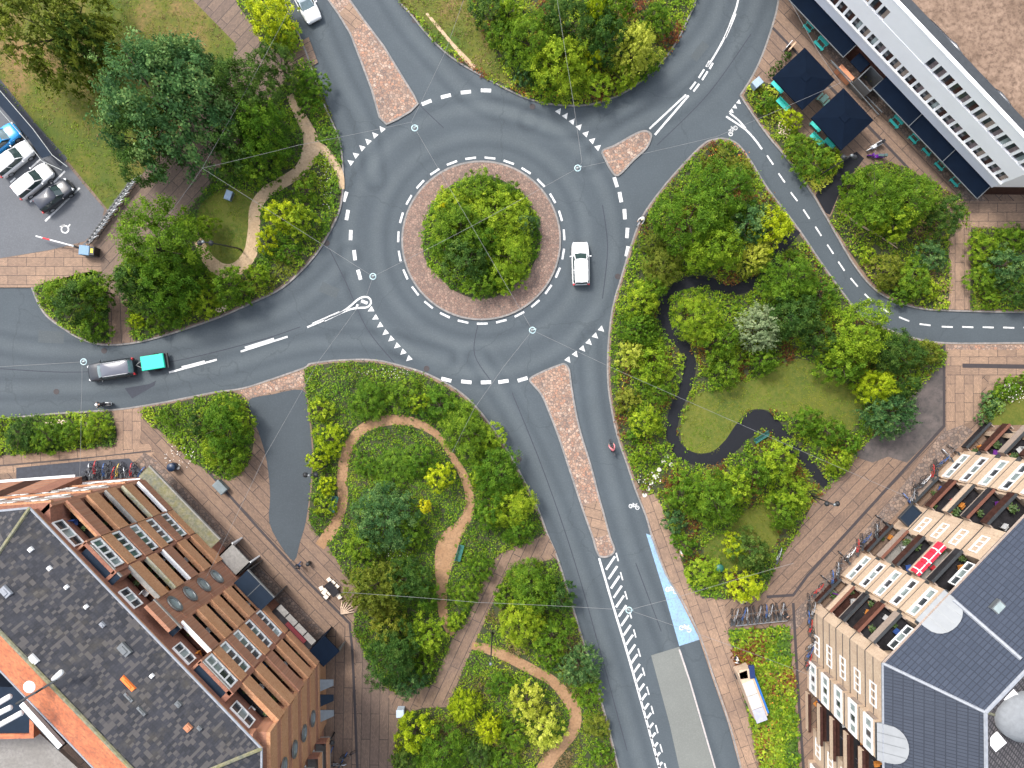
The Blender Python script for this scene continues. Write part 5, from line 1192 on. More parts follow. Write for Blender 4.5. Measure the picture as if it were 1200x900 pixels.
# ------------------------------------------------------------------ bicycles and mopeds
def make_bike(label, framemat, group=None, name='bicycle', loc=(0, 0, 0), rz=0):
    t = thing(name, label, 'bicycle', loc, rz, group)
    for x in (-.52, .52):
        m = MB(); m.torus((x, 0, .34), .33, .028, 'y', k=16, j=4); 
        for i in range(6):
            a = i * math.pi / 6; m.tube([(x - .3 * math.cos(a), 0, .34 - .3 * math.sin(a)), (x + .3 * math.cos(a), 0, .34 + .3 * math.sin(a))], .005, k=3)
        m.build('wheel', M_TYRE, t)
    m = MB()
    for a, b in (((-.52, 0, .34), (-.08, 0, .30)), ((-.08, 0, .30), (-.22, 0, .88)), ((-.52, 0, .34), (-.19, 0, .78)), ((-.19, 0, .78), (.36, 0, .80)), ((-.08, 0, .30), (.38, 0, .70)), ((.34, 0, .92), (.40, 0, .66)), ((.40, 0, .66), (.52, 0, .34))): m.tube([a, b], .024, k=5)
    m.build('frame', framemat, t)
    m = MB(); m.rbox((-.24, 0), .26, .17, .88, .95, 0, None, .8); m.build('saddle', M_BLACKPL, t, bevel=.02)
    m = MB(); m.tube([(.22, -.30, 1.0), (.33, -.12, 1.02), (.33, .12, 1.02), (.22, .30, 1.0)], .018, k=5); m.tube([(.34, 0, .9), (.33, 0, 1.02)], .02, k=5); m.build('handlebar', M_METAL, t)
    m = MB()
    for x in (-.52, .52):
        pts = [(x + .375 * math.cos(a), 0, .34 + .375 * math.sin(a)) for a in [math.pi * (.1 + .14 * i) for i in range(7)]]
        vs = [(p[0], s_ * .035, p[2]) for p in pts for s_ in (-1, 1)]; m.add(vs, [(2 * i, 2 * i + 1, 2 * i + 3, 2 * i + 2) for i in range(6)])
    m.build('mudguard', framemat, t)
    m = MB(); m.box(-.85, -.42, -.09, .09, .74, .77); m.build('luggage_rack', M_DMETAL, t)
    return t
BMATS = {'white': plain('bike_white', (.72, .74, .76), .4), 'black': plain('bike_black', (.02, .02, .025), .4), 'red': plain('bike_red', (.45, .02, .02), .4), 'blue': plain('bike_blue', (.03, .10, .30), .4), 'silver': plain('bike_silver', (.45, .47, .5), .35, .5), 'yellow': plain('bike_yellow', (.6, .42, .06), .4)}
BK = {}
def bike(px, py, deg, col, label, group, z=.135):
    loc = P(px, py, .5); loc.z = z
    if col not in BK:
        BK[col] = make_bike(label, BMATS[col], group, loc=loc, rz=R(deg)); return BK[col]
    return dup(BK[col], loc, R(deg), label, group)
# white share bicycles in the rack by the car park
for i in range(19):
    t_ = i / 18; x = 158 - 50 * t_; y = 212 + 70 * t_
    bike(x, y, 40 + rnd.uniform(-6, 6), 'white', 'white bicycle standing in the long rack beside the car park', 'white bicycles in the car park rack', .13)
for i in range(13):
    c = ['black', 'silver', 'red', 'black', 'blue', 'black', 'red', 'yellow'][i % 8]
    bike(101 + i * 5.3, 556 - (i % 3) * 3 + rnd.uniform(-1, 1), 80 + rnd.uniform(-30, 30), c, c + ' bicycle on the black parking surface beside the orange block', 'bicycles on the black parking surface', .142)
for i in range(15):
    c = ['black', 'silver', 'black', 'blue', 'silver', 'black'][i % 6]
    bike(857 + i * 4.5, 723 - i * .55, 85 + rnd.uniform(-15, 15), c, c + ' bicycle in the rack above the long planting bed', 'bicycles in the rack above the planting bed')
for i in range(26):
    c = ['black', 'silver', 'blue', 'black', 'red', 'white', 'black'][i % 7]
    t_ = i / 25; x = 1118 - 158 * t_ + rnd.uniform(-3, 3); y = 528 + 160 * t_ + rnd.uniform(-3, 3)
    if 1035 < x < 1062: continue
    bike(x, y, 40 + rnd.choice([0, 45, 90]) + rnd.uniform(-12, 12), c, c + ' bicycle leaning along the foot of the cream block', 'bicycles along the cream block')
for i in range(9):
    c = ['black', 'silver', 'blue', 'red'][i % 4]; bike(950 + rnd.uniform(-3, 3), 705 + i * 10, 80 + rnd.uniform(-40, 40), c, c + ' bicycle on the west side of the cream block', 'bicycles west of the cream block')
for px, py, c, a in ((402, 890, 'blue', 60), (408, 884, 'black', 20), (396, 895, 'silver', 0), (387, 884, 'blue', 70)):
    bike(px, py, a, c, c + ' bicycle near the bottom corner of the orange block', 'bicycles at the orange block corner')
bike(912, 651, 70, 'silver', 'silver bicycle lying at the edge of the big park bed', 'loose bicycles')
rk = thing('bicycle_rack', 'silver bicycle rack with curled white end above the planting bed', 'bicycle rack', P(890, 732)); rk.location.z = .13
m = MB(); a, b_ = P(862, 733, .5) - P(890, 732), P(922, 727, .5) - P(890, 732)
m.tube([(a.x, a.y, .5), (b_.x, b_.y, .5)], .05)
for i in range(10):
    q = a.lerp(b_, i / 9); m.tube([(q.x, q.y, 0), (q.x, q.y, .5)], .03); m.tube([(q.x, q.y, .5), (q.x + .1, q.y + .35, .9), (q.x + .15, q.y + .6, .5)], .025)
m.build('rail', M_RIM, rk)

def make_moped(label, px, py, deg, body, seatm, z=0.135, cat_='moped'):
    t = thing('moped', label, cat_, P(px, py, .6), R(deg)); t.location.z = z
    for x in (-.6, .62): m = MB(); m.torus((x, 0, .25), .19, .075, 'y', k=14, j=6); m.build('wheel', M_TYRE, t)
    m = MB(); prof = [(-.85, .10, .50, .68), (-.7, .17, .35, .74), (-.3, .18, .25, .72), (-.1, .16, .22, .38), (.2, .16, .22, .34), (.33, .20, .30, .80), (.42, .17, .40, .95), (.50, .06, .5, .9)]
    vs = []; 
    for x, w, z0, z1 in prof: vs += [(x, -w, z0), (x, -w, z1 - .05), (x, 0, z1), (x, w, z1 - .05), (x, w, z0)]
    m.add(vs, [(i * 5 + j, (i + 1) * 5 + j, (i + 1) * 5 + (j + 1) % 5, i * 5 + (j + 1) % 5) for i in range(7) for j in range(5)] + [(0, 1, 2, 3, 4), (35, 39, 38, 37, 36)]); fixnormals(m.build('body', body, t))
    m = MB(); m.rbox((-.38, 0), .62, .28, .72, .82, 0, None, .85); m.build('seat', seatm, t, bevel=.03)
    m = MB(); m.tube([(.34, -.34, 1.02), (.40, 0, 1.0), (.34, .34, 1.02)], .025); m.build('handlebar', M_METAL, t)
    m = MB(); m.rbox((-.78, 0), .3, .3, .8, 1.02, 0, None, .9); m.build('top_box', seatm, t, bevel=.03)
    m = MB(); m.torus((.62, 0, .27), .23, .05, 'y', k=14, j=4); m.build('mudguard', body, t)
    return t
make_moped('white moped parked beside the cafe parasols', 1025.5, 171, 210, BMATS['white'], M_BLACKCL)
make_moped('purple moped parked beside the white one', 1027, 182.5, 176, plain('purple_paint', (.10, .01, .22), .3), plain('grey_green_cover', (.06, .10, .10), .8))
make_moped('black moped with white panels riding along the west road', 120.5, 474, 185, BMATS['white'], M_BLACKPL, 0.0)
person('person with white helmet and black jacket riding a moped', 119, 474, 185, 'ride', M_BLACKCL, M_BLACKCL, M_HAIRD, helmet=M_HELW)
b1 = bike(752.5, 257, 52 + 180, 'silver', 'silver bicycle ridden along the northeast kerb', 'ridden bicycles', 0.0)
person('person in pale clothes cycling past the big park corner', 753, 256.5, 232, 'ride', M_WHITECL, M_BLACKCL, M_HAIRL, helmet=plain('cream_helmet', (.6, .5, .35), .4))
bike(717.5, 524.5, 105, 'black', 'black bicycle ridden up the southeast road', 'ridden bicycles', 0.0)
person('person in a pink jacket cycling on the southeast road', 717.8, 526, 105, 'ride', M_PINKCL, M_BLACKCL, M_HAIRD)
person('person in dark clothes with white bag below the asphalt slip', 350, 663, 240, 'walk', M_BLACKCL, M_JEANS, M_HAIRD, z=.13)
person('person in white shirt walking on the footway by the blue wedge', 870, 704, 300, 'walk', M_WHITECL, M_JEANS, M_HAIRD, z=.13)
person('person with white top and black hair beside the wagon', 863.5, 772.5, 200, 'walk', M_WHITECL, M_BLACKCL, M_HAIRD, z=.13)
person('person in white standing on the brick footway corner', 798, 648.5, 210, 'walk', M_WHITECL, M_BEIGE, M_HAIRL, z=.13)
person('person in black at the far end of the bicycle rack', 921, 722, 110, 'walk', M_BLACKCL, M_BLACKCL, M_HAIRD, z=.13)

# ------------------------------------------------------------------ street furniture
def bench(px, py, deg, label):
    t = thing('bench', label, 'bench', P(px, py, .5), R(deg)); t.location.z = .135
    g = plain('green_bench_paint', (.02, .13, .11), .6)
    m = MB()
    for i in range(4): m.box(-.85, .85, -.24 + i * .115, -.15 + i * .115, .43, .47)
    m.build('seat', g, t)
    m = MB()
    for i in range(3): m.box(-.85, .85, .24 + i * .03, .27 + i * .03, .55 + i * .13, .65 + i * .13)
    m.build('backrest', g, t)
    for x in (-.65, .65):
        m = MB(); m.box(x - .03, x + .03, -.2, -.14, 0, .43); m.box(x - .03, x + .03, .2, .26, 0, .92); m.box(x - .03, x + .03, -.2, .22, .38, .43); m.build('leg', M_DMETAL, t)
bench(392, 591, 75, 'green bench beside the left bend of the red path')
bench(539, 648, 75, 'green bench at the wide part of the red path')
bench(892.5, 512.5, 32, 'green bench beside the black path in the big park')
def binn(px, py, col, label, name='litter_bin', r=.32, h=.95, z=.135):
    t = thing(name, label, 'bin', P(px, py, h)); t.location.z = z
    m = MB(); m.lathe((0, 0, 0), [(r * .85, 0), (r, .1), (r, h), (r * .9, h + .02)], k=18); m.build('container', col, t, True)
    m = MB(); m.lathe((0, 0, h + .02), [(r * 1.05, 0), (r * .95, .06), (.05, .12)], k=18); m.build('lid', col, t, True)
binn(843, 665.5, plain('bin_green', (.015, .10, .07), .5), 'dark green litter bin under the southern trees of the park', r=.4)
binn(201, 547.5, plain('bin_navy', (.01, .022, .05), .4), 'big round navy bin on the brown setts by the orange block', r=.42)
m_ = thing('bollard', 'white cone lying against the round navy bin', 'bollard', P(206.5, 548.5, .5)); m_.location.z = .135
m = MB(); m.lathe((0, 0, 0), [(.22, 0), (.2, .05), (.12, .4), (.04, .7)], k=12); m.build('cone', M_WHITE, m_, True)
binn(361, 661, M_BLACKPL, 'small black litter bin near the tip of the asphalt slip', r=.2, h=.8)
def cabinet(px, py, deg, col, label, sx=.9, sy=.7, h=1.1, extra=None):
    t = thing('utility_cabinet', label, 'cabinet', P(px, py, h), R(deg)); t.location.z = .13
    m = MB(); m.box(-sx / 2, sx / 2, -sy / 2, sy / 2, 0, h); m.build('housing', col, t, bevel=.02)
    m = MB(); m.rbox((0, 0), sx + .1, sy + .1, h, h + .07, 0, None, .9); m.build('top', col, t, bevel=.02)
    m = MB(); m.box(-sx / 2 + .05, sx / 2 - .05, -sy / 2 - .015, -sy / 2, .1, h - .1); m.build('door', M_METAL, t)
    return t
cabinet(887.5, 97, 40, plain('cabinet_blue_grey', (.25, .33, .42), .5), 'pale blue grey cabinet beside the three box bushes')
cabinet(469, 836, 0, plain('cabinet_pale', (.42, .50, .58), .5), 'pale blue cabinet at the corner of the brown paving', .7, .7)
cabinet(268, 229, 70, plain('cabinet_slate', (.22, .30, .42), .5), 'slate blue box on the small lawn by the loop path', .9, .6, .6)
cabinet(258, 571, -46, plain('grey_planter', (.14, .17, .18), .7), 'grey box against the orange block near the round bin', 1.3, .8, .8)
bx = cabinet(99.5, 293.5, -5, plain('cabinet_teal', (.11, .21, .32), .5), 'blue grey barrier box with yellow panel at the car park exit', 1.0, .9, 1.1)
m = MB(); m.box(.55, 1.0, -.42, .42, 0, 1.15); m.build('side_unit', M_BLACKPL, bx); m = MB(); m.box(.66, .9, -.2, .22, 1.155, 1.165); m.build('yellow_panel', plain('display_yellow', (.75, .62, .02), .5), bx)
bar = thing('barrier', 'red and white striped boom barrier across the car park exit', 'barrier', P(93, 290.5)); bar.location.z = .13
a = Vector((0, 0, 1.0)); e = P(43, 277, 1.0) - P(93, 290.5); e.z = 1.0
for k, (t0, t1) in enumerate(((0, .3), (.3, .62), (.62, .82), (.82, 1.0))):
    m = MB(); m.tube([a.lerp(e, t0), a.lerp(e, t1)], .075, k=8); m.build('boom_section', [M_WHITE, M_WHITE, plain('boom_red', (.7, .02, .03), .5), M_WHITE][k], bar)
m = MB(); m.lathe((0, 0, 0), [(.12, 0), (.12, 1.1)], k=10); m.build('post', M_METAL, bar)
# bicycle shelter of the car park
sh = thing('bicycle_shelter', 'long low dark metal shelter with glass panels beside the parked cars', 'shelter', P(38, 150)); sh.location.z = .13
def W3(px, py, z, base): q = P(px, py, z) - base; return (q.x, q.y, z)
base = P(38, 150)
m = MB()
for z, pts in ((2.1, [(-40, 62), (2, 108), (40, 152), (62, 182), (80, 196)]), (2.1, [(-50, 74), (-8, 120), (30, 163), (50, 189), (74, 200)]), (1.2, [(-44, 67), (-2, 113), (36, 157), (58, 184)])):
    m.tube([W3(x, y, z, base) for x, y in pts], .045, k=6)
m.build('frame', M_METAL, sh)
m = MB(); m.add([W3(-40, 62, 2.0, base), W3(2, 108, 2.0, base), W3(40, 152, 2.0, base), W3(62, 182, 2.0, base), W3(50, 186, 1.9, base), W3(32, 160, 1.9, base), W3(-6, 117, 1.9, base), W3(-48, 71, 1.9, base)], [(0, 1, 6, 7), (1, 2, 5, 6), (2, 3, 4, 5)], M_SLATE); m.build('roof', M_SLATE, sh)
m = MB()
for x, y in ((2, 108), (-6, 118), (40, 152), (32, 161), (62, 182), (52, 187)): m.tube([W3(x, y, 0, base)[:2] + (0,), W3(x, y, 2.1, base)], .05)
m.build('post', M_METAL, sh)
hd = sheet('gravel', [(-60, 18), (0, 92), (45, 148), (80, 186), (72, 196), (38, 158), (-4, 112), (-64, 44)], .136, M_DARKPAV, 0, 'dark strip of ground behind the bicycle shelter')
# lamps
def lamp_post(bx_, by_, tx, ty, h, label, arms=True):
    b = P(bx_, by_); t = thing('street_lamp', label, 'street lamp', b); t.location.z = .13
    tp = P(tx, ty, h) - b; tp.z = 0
    m = MB(); m.tube([(0, 0, 0), (0, 0, 1.0), (tp.x * .5, tp.y * .5, h * .6), (tp.x, tp.y, h)], [.11, .08, .06, .05], k=8); m.build('post', M_BLACKPL, t, True)
    if arms:
        m = MB(); m.tube([(tp.x - .5, tp.y, h - .3), (tp.x, tp.y, h), (tp.x + .5, tp.y, h - .3)], .04); m.build('arm', M_BLACKPL, t)
        for sx in (-1, 1): m = MB(); m.lathe((tp.x + sx * .5, tp.y, h - .55), [(.24, 0), (.26, .08), (.12, .25), (.03, .3)], k=14); m.build('lamp_head', M_BLACKPL, t, True)
    m = MB(); m.lathe((tp.x, tp.y, h - .02), [(.10, 0), (.16, .1), (.14, .2), (.03, .26)], k=12); m.build('lamp_cap', M_METAL, t, True)
lamp_post(951, 581, 977, 591, 5.6, 'black street lamp with two heads at the edge of the big park')
lamp_post(385, 545, 363, 557, 6.0, 'black street lamp between the red path and asphalt slip')
lamp_post(577, 741, 575, 777, 8.0, 'black street lamp where the red path meets the brick path', False)
lamp_post(955, 209, 997, 183, 7.5, 'black street lamp between the dark ramp and the mopeds')
lamp_post(392, 858, 382, 872, 3.8, 'black street lamp at the corner of the orange block')
lamp_post(283, 293, 239, 284, 9.0, 'black street lamp standing on the small lawn')
# lamps hung from wires over the road
HZ = 8.0
def wire(pts, label, z=HZ, r=.013):
    P3 = []
    for (a, b) in zip(pts[:-1], pts[1:]):
        za = a[2] if len(a) > 2 else z; zb = b[2] if len(b) > 2 else z
        A, B = P(a[0], a[1], za), P(b[0], b[1], zb)
        for i in range(8):
            t = i / 8; q = A.lerp(B, t); q.z -= .35 * 4 * t * (1 - t) * min(1, (B - A).length / 30); P3.append(q)
    P3.append(P(pts[-1][0], pts[-1][1], pts[-1][2] if len(pts[-1]) > 2 else z))
    m = MB(); m.tube(P3, r, k=4); m.build('overhead_wire', plain('wire_grey', (.20, .20, .20), .6), label=label, cat_='wire')
wire([(372, -50), (345, 0), (237, 197), (190, 262, 6)], 'thin overhead wire crossing the top left trees')
wire([(237, 197), (437, 324), (553, 265), (677, 197), (840, 160), (985, 97, 7)], 'overhead wire crossing the roundabout from left to upper right')
wire([(550, -20), (522, 60), (482, 143), (553, 265), (624, 387), (715, 430), (890, 507), (1070, 585, 8)], 'overhead wire crossing the roundabout from top to lower right')
wire([(237, 197), (350, 170), (482, 143)], 'overhead wire from the left wire knot to the northwest lamp')
wire([(650, -20), (672, 120), (682, 190), (677, 197)], 'overhead wire over the northern shrubs to the northeast lamp')
wire([(437, 324), (430, 345), (372, 425), (310, 535), (240, 680, 8)], 'overhead wire from the west lamp towards the orange block')
wire([(624, 387), (590, 430), (555, 480), (530, 530, 5)], 'overhead wire from the south lamp into the wild bed')
wire([(400, 694, 8), (560, 706), (737, 715), (790, 701), (930, 660, 8)], 'overhead wire across the southeast road')
wire([(737, 715), (880, 765), (985, 805, 8)], 'overhead wire from the southeast lamp to the cream block')
wire([(-40, 432), (98, 424)], 'overhead wire across the west road'); wire([(96, 425), (95, 480), (93, 560, 8)], 'overhead wire from the west road lamp to the orange block')
wire([(915, -20, 7), (960, 62, 7), (985, 97, 7)], 'overhead wire past the cafe awning')
M_LRING = plain('lamp_ring', (.42, .56, .58), .4)
for px, py, lb in ((486, 150, 'beside the long northwest median'), (677, 197, 'beside the small northeast island'), (437, 324, 'left of the central island'), (624, 387, 'above the top of the southeast median'), (737, 715, 'over the ladder marking'), (98, 424, 'in front of the dark estate car')):
    t = thing('hanging_lamp', 'round pale street lamp hung on wires ' + lb, 'street lamp', P(px, py, HZ - .3), 0, 'lamps hung on wires over the road')
    m = MB(); m.torus((0, 0, 0), .27, .05, 'z', k=20, j=6); m.build('lamp_ring', M_LRING, t, True)
    m = MB(); m.lathe((0, 0, .05), [(.23, -.14), (.23, -.08), (.10, .0), (.03, .02)], k=14); m.build('shade', M_METAL, t, True)
    m = MB(); m.tube([(0, 0, .2), (.35, .1, .3)], .03); m.build('bracket', M_LRING, t)
# manholes
for px, py, lb in ((790, 832 - 400, ''),):
    pass
for px, py, lb in ((500, 432, 'at the south kerb'), (724, 324, 'at the park kerb'), (486, 24, 'near the northwest exit'), (383, 285, 'west of the roundabout'), (624, 125, 'under the northern shrubs'), (122, 411, 'north of the trailer'), (66, 459, 'in the west road'), (608, 538, 'at the southern kerb'), (1043, 349, 'in the cycle road bend')):
    m = MB(); q = P(px, py); m.lathe((q.x, q.y, .004), [(.30, 0), (.29, .012)], k=16); m.build('drain_cover', M_CHANNEL, label='small dark round drain cover ' + lb, cat_='drain cover', group='drain covers in the road')
# cafe
M_TURQ = plain('turquoise_paint', (.05, .50, .44), .6)
def parasol(px, py, deg, sz, label):
    t = thing('parasol', label, 'parasol', P(px, py, 2.9), R(deg), 'square navy parasols on the terrace'); t.location.z = .13
    m = MB(); h = sz / 2; zt, zb = 3.15, 2.6
    m.add([(-h, -h, zb), (h, -h, zb), (h, h, zb), (-h, h, zb), (-.35, -.35, zt), (.35, -.35, zt), (.35, .35, zt), (-.35, .35, zt), (0, 0, zt + .06)] + [(-h, -h, zb - .16), (h, -h, zb - .16), (h, h, zb - .16), (-h, h, zb - .16)],
          [(0, 1, 5, 4), (1, 2, 6, 5), (2, 3, 7, 6), (3, 0, 4, 7), (4, 5, 8), (5, 6, 8), (6, 7, 8), (7, 4, 8), (9, 10, 1, 0), (10, 11, 2, 1), (11, 12, 3, 2), (12, 9, 0, 3)]); m.build('canopy', M_NAVY, t)
    m = MB(); m.box(-.4, .4, -.4, .4, zt + .02, zt + .05); m.build('vent', M_NAVY, t)
    m = MB(); m.tube([(0, 0, 0), (0, 0, zt)], .05, k=8); m.build('pole', M_METAL, t)
    for a in range(8):
        q = [(-h, -h), (0, -h), (h, -h), (h, 0), (h, h), (0, h), (-h, h), (-h, 0)][a]; m = MB(); m.tube([(0, 0, zt - .05), (q[0] * .97, q[1] * .97, zb - .02)], .015, k=4); m.build('rib', M_METAL, t)
    m = MB(); m.box(-.4, .4, -.4, .4, 0, .12); m.build('base', M_CONC, t)
parasol(942.5, 91.5, -47, 4.35, 'square navy parasol nearest the box bushes')
parasol(988, 139, -47, 4.35, 'square navy parasol nearest the mopeds')
def picnic(px, py, deg, label, col=None, sc=1.0):
    t = thing('picnic_table', label, 'table', P(px, py, .7), R(deg), 'turquoise tables on the terrace'); t.location.z = .135; t.scale = (sc, sc, 1)
    c = col or M_TURQ
    m = MB()
    for i in range(4): m.box(-.6, .6, -.34 + i * .175, -.18 + i * .175, .70, .74)
    m.build('table_top', c, t)
    for sy in (-1, 1): m = MB(); m.box(-.6, .6, sy * .68 - .13, sy * .68 + .13, .42, .46); m.build('bench_seat', c, t)
    for x in (-.45, .45): m = MB(); m.tube([(x, -.7, 0), (x, -.2, .7)], .035); m.tube([(x, .7, 0), (x, .2, .7)], .035); m.box(x - .03, x + .03, -.75, .75, .36, .42); m.build('leg', c, t)
for px, py, s_, lb in ((951, 28, .85, 'under the corner of the top awning'), (966, 47, 1.05, 'below the top awning'), (1054, 139, 1.0, 'below the middle awning'), (1075, 159, .85, 'second below the middle awning'), (1091, 173, .85, 'third along the lower awning'), (1106, 190, .9, 'fourth along the lower awning'), (1124, 209, .9, 'last along the lower awning')):
    picnic(px, py, -47, 'turquoise picnic table ' + lb, sc=s_)
picnic(965.5, 116, 45, 'small green and white slatted table between the parasols', plain('pale_green_slats', (.25, .45, .38), .6), .7)
def bench_t(px, py, deg, L_, label):
    t = thing('cafe_bench', label, 'bench', P(px, py, .6), R(deg), 'turquoise benches by the parasols'); t.location.z = .135
    m = MB(); m.box(-L_ / 2, L_ / 2, -.22, .22, .43, .48); m.build('seat', M_TURQ, t)
    m = MB(); m.box(-L_ / 2, L_ / 2, .2, .26, .48, .85); m.build('backrest', M_TURQ, t)
    for x in (-1, 1): m = MB(); m.box(x * L_ * .4 - .04, x * L_ * .4 + .04, -.2, .2, 0, .43); m.build('leg', M_TURQ, t)
for px, py, L_, lb in ((911, 102, 1.5, 'left of the upper parasol'), (917, 122.5, 1.5, 'between the upper parasol and the flower bed'), (956, 148, 1.3, 'left of the lower parasol'), (957, 164, 1.6, 'at the tip of the bright bush'), (972, 168, 1.2, 'under the lower corner of the lower parasol')):
    bench_t(px, py, -45, L_, 'turquoise bench ' + lb)
sg = thing('pavement_sign', 'small framed pavement sign beside the top box bush', 'sign', P(925, 56, .5), R(50)); sg.location.z = .13
m = MB(); m.rbox((0, -.12), .95, .06, 0, .95, 0); m.build('board', M_DARK, sg); m = MB()
for a in (-.5, .5): m.box(a - .05, a + .05, -.2, -.05, 0, 1.0)
m.box(-.5, .5, -.2, -.05, .92, 1.0); m.build('frame', plain('pale_wood', (.55, .35, .22), .6), sg)
m = MB(); m.rbox((0, .25), .95, .06, 0, .95, 0); m.build('back_board', M_WHITE, sg)
# rails beside the ramp
m = MB(); rr = thing('handrail', 'long double grey handrail between parasols and awnings', 'handrail', P(1000, 100)); rr.location.z = .13
for a, b_ in (((973, 71), (1033, 132)), ((974, 73), (1029, 135))):
    A, B = P(*a, 1.0) - P(1000, 100), P(*b_, 1.0) - P(1000, 100); m.tube([(A.x, A.y, 1.0), (B.x, B.y, 1.0)], .06)
    for i in range(6): q = A.lerp(B, i / 5); m.tube([(q.x, q.y, 0), (q.x, q.y, 1.0)], .03)
m.build('rail', M_METAL, rr)
for i in range(12):
    px, py = 1011 + rnd.uniform(-1, 22), 78 + rnd.uniform(-1, 20)
    if abs((px - 1000) - (py - 60)) > 14: pass
# wagon: white and blue stall by the footway
wg = thing('stall_wagon', 'long white and blue roofed wagon parked beside the planting bed', 'wagon', P(882, 812, 2.0)); wg.location.z = .13; wg.rotation_euler.z = R(-69.5)
m = MB(); m.box(-2.5, 2.5, -.75, .62, .45, 2.2); m.build('body', M_CREAM, wg, bevel=.05)
for i in range(3): m = MB(); m.rbox((-.95 + i * 1.42 + .25, -.15), 1.38, 1.15, 2.2, 2.32, 0, None, .96); m.build('roof_panel', [plain('offwhite_roof', (.42, .42, .40), .6), MATS['offwhite_roof'] if 'offwhite_roof' in MATS else M_WHITE, plain('lilac_white', (.32, .33, .42), .5)][i], wg, bevel=.03)
m = MB(); m.box(-1.5, 2.4, .62, .84, 1.75, 1.95); m.build('side_flap', plain('wagon_blue', (.01, .13, .42), .5), wg)
m = MB(); m.rbox((-2.1, .62), 1.3, .55, 1.9, 2.25, -.25); m.build('front_hood', plain('wagon_navy', (.005, .02, .09), .5), wg, bevel=.05)
m = MB(); m.rbox((-2.2, -.25), .9, .8, 1.9, 2.2, -.2); m.build('cab_roof', M_CREAM, wg)
for x in (-1.4, 1.6):
    for y in (-.75, .7): m = MB(); m.torus((x, y, .3), .24, .09, 'y', k=14, j=6); m.build('wheel', M_TYRE, wg)
# outdoor lounge set and driftwood near the channel
tb = thing('table', 'dark table among white stools below the wild bed', 'table', P(389, 690, .7), R(-50)); tb.location.z = .13
m = MB(); m.box(-.75, .75, -.42, .42, .68, .74); m.build('table_top', M_DARK, tb, bevel=.02)
for x, y in ((-.65, -.32), (.65, -.32), (.65, .32), (-.65, .32)): m = MB(); m.box(x - .04, x + .04, y - .04, y + .04, 0, .68); m.build('leg', M_DMETAL, tb)
st = None
for i, (x, y) in enumerate(((386, 679), (390.5, 682.5), (395, 687), (383, 690), (386.5, 694.5), (398, 699), (395, 696), (377, 689), (380, 694), (382.5, 699))):
    lb = 'white cube stool beside the dark table'
    if st is None:
        st = thing('stool', lb, 'stool', P(x, y, .4), R(-50), 'white stools around the dark table'); st.location.z = .13
        m = MB(); m.rbox((0, 0), .42, .42, .36, .44, 0); m.build('seat', plain('cream_stool', (.72, .62, .52), .7), st, bevel=.02)
        for q in ((-.16, -.16), (.16, -.16), (.16, .16), (-.16, .16)): m = MB(); m.box(q[0] - .03, q[0] + .03, q[1] - .03, q[1] + .03, 0, .36); m.build('leg', M_WHITE, st)
    else: l_ = P(x, y, .4); l_.z = .13; dup(st, l_, R(-50 + rnd.uniform(-15, 15)), lb)
m = MB()
for i in range(7): a = R(48 + (i - 3) * 13); m.tube([(0, 0, .2), (math.cos(a) * .7, math.sin(a) * .7, .3 + .05 * i), (math.cos(a) * 1.35, math.sin(a) * 1.35, .25)], [.09, .06, .02], k=5)
o = m.build('driftwood', plain('dry_wood', (.60, .45, .33), .9), label='pale forked driftwood root at the channel bend', cat_='driftwood'); o.location = P(401, 718); o.location.z = .14
# stepping stones
for i, (x, y) in enumerate(((781, 535), (777, 541), (786, 544), (772, 550), (767, 558), (763, 565), (759, 573), (755, 580))):
    m = MB(); q = P(x, y); m.prism([(q.x + .24 * math.cos(a) * (1 + .2 * math.sin(3 * a + i)), q.y + .22 * math.sin(a)) for a in [k * math.pi / 5 for k in range(10)]], .1, .22); m.build('stepping_stone', plain('pale_stone', (.58, .55, .46), .9), label='pale stepping stone between black path and footway', cat_='stone', group='stepping stones', bevel=.02)
# balcony furniture
pot = None
def potp(F, u, w, z, label, group, s_=1.0):
    global pot
    p = F.T(u, w, z)
    if pot is None:
        pot = thing('potted_plant', label, 'plant', p, 0, group); m = MB(); m.lathe((0, 0, 0), [(.12, 0), (.19, .3), (.2, .32)], k=10); m.build('pot', plain('terracotta', (.4, .17, .09), .8), pot)
        m = MB(); g = random.Random(3)
        for i in range(60):
            c = Vector((g.gauss(0, .13), g.gauss(0, .13), .35 + abs(g.gauss(0, .17)))); a = Vector((g.uniform(-1, 1), g.uniform(-1, 1), g.uniform(-.3, 1))).normalized() * .13; b_ = a.cross(Vector((0, 0, 1))).normalized() * .05
            m.add([c - a, c + b_, c + a, c - b_], [(0, 1, 2, 3)])
        m.build('foliage', plain('pot_leaf', (.05, .09, .02), .6), pot); pot.scale = (s_,) * 3
    else: dup(pot, p, rnd.uniform(0, 6), label, group, (s_,) * 3)
chair_ = {}
def chairp(F, u, w, z, col, label, group):
    p = F.T(u, w, z)
    if col not in chair_:
        t = thing('balcony_chair', label, 'chair', p, rnd.uniform(0, 6), group); cm = plain('chair_' + col, {'orange': (.45, .17, .03), 'purple': (.12, .02, .20), 'blue': (.02, .06, .22), 'white': (.45, .45, .45), 'red': (.4, .02, .03)}[col], .6)
        m = MB(); m.box(-.25, .25, -.25, .25, .38, .46); m.build('seat', cm, t); m = MB(); m.box(-.25, -.18, -.25, .25, .46, .95); m.build('backrest', cm, t)
        for q in ((-.2, -.2), (.2, -.2), (.2, .2), (-.2, .2)): m = MB(); m.box(q[0] - .02, q[0] + .02, q[1] - .02, q[1] + .02, 0, .38); m.build('leg', M_METAL, t)
        chair_[col] = t
    else: dup(chair_[col], p, rnd.uniform(0, 6), label, group)
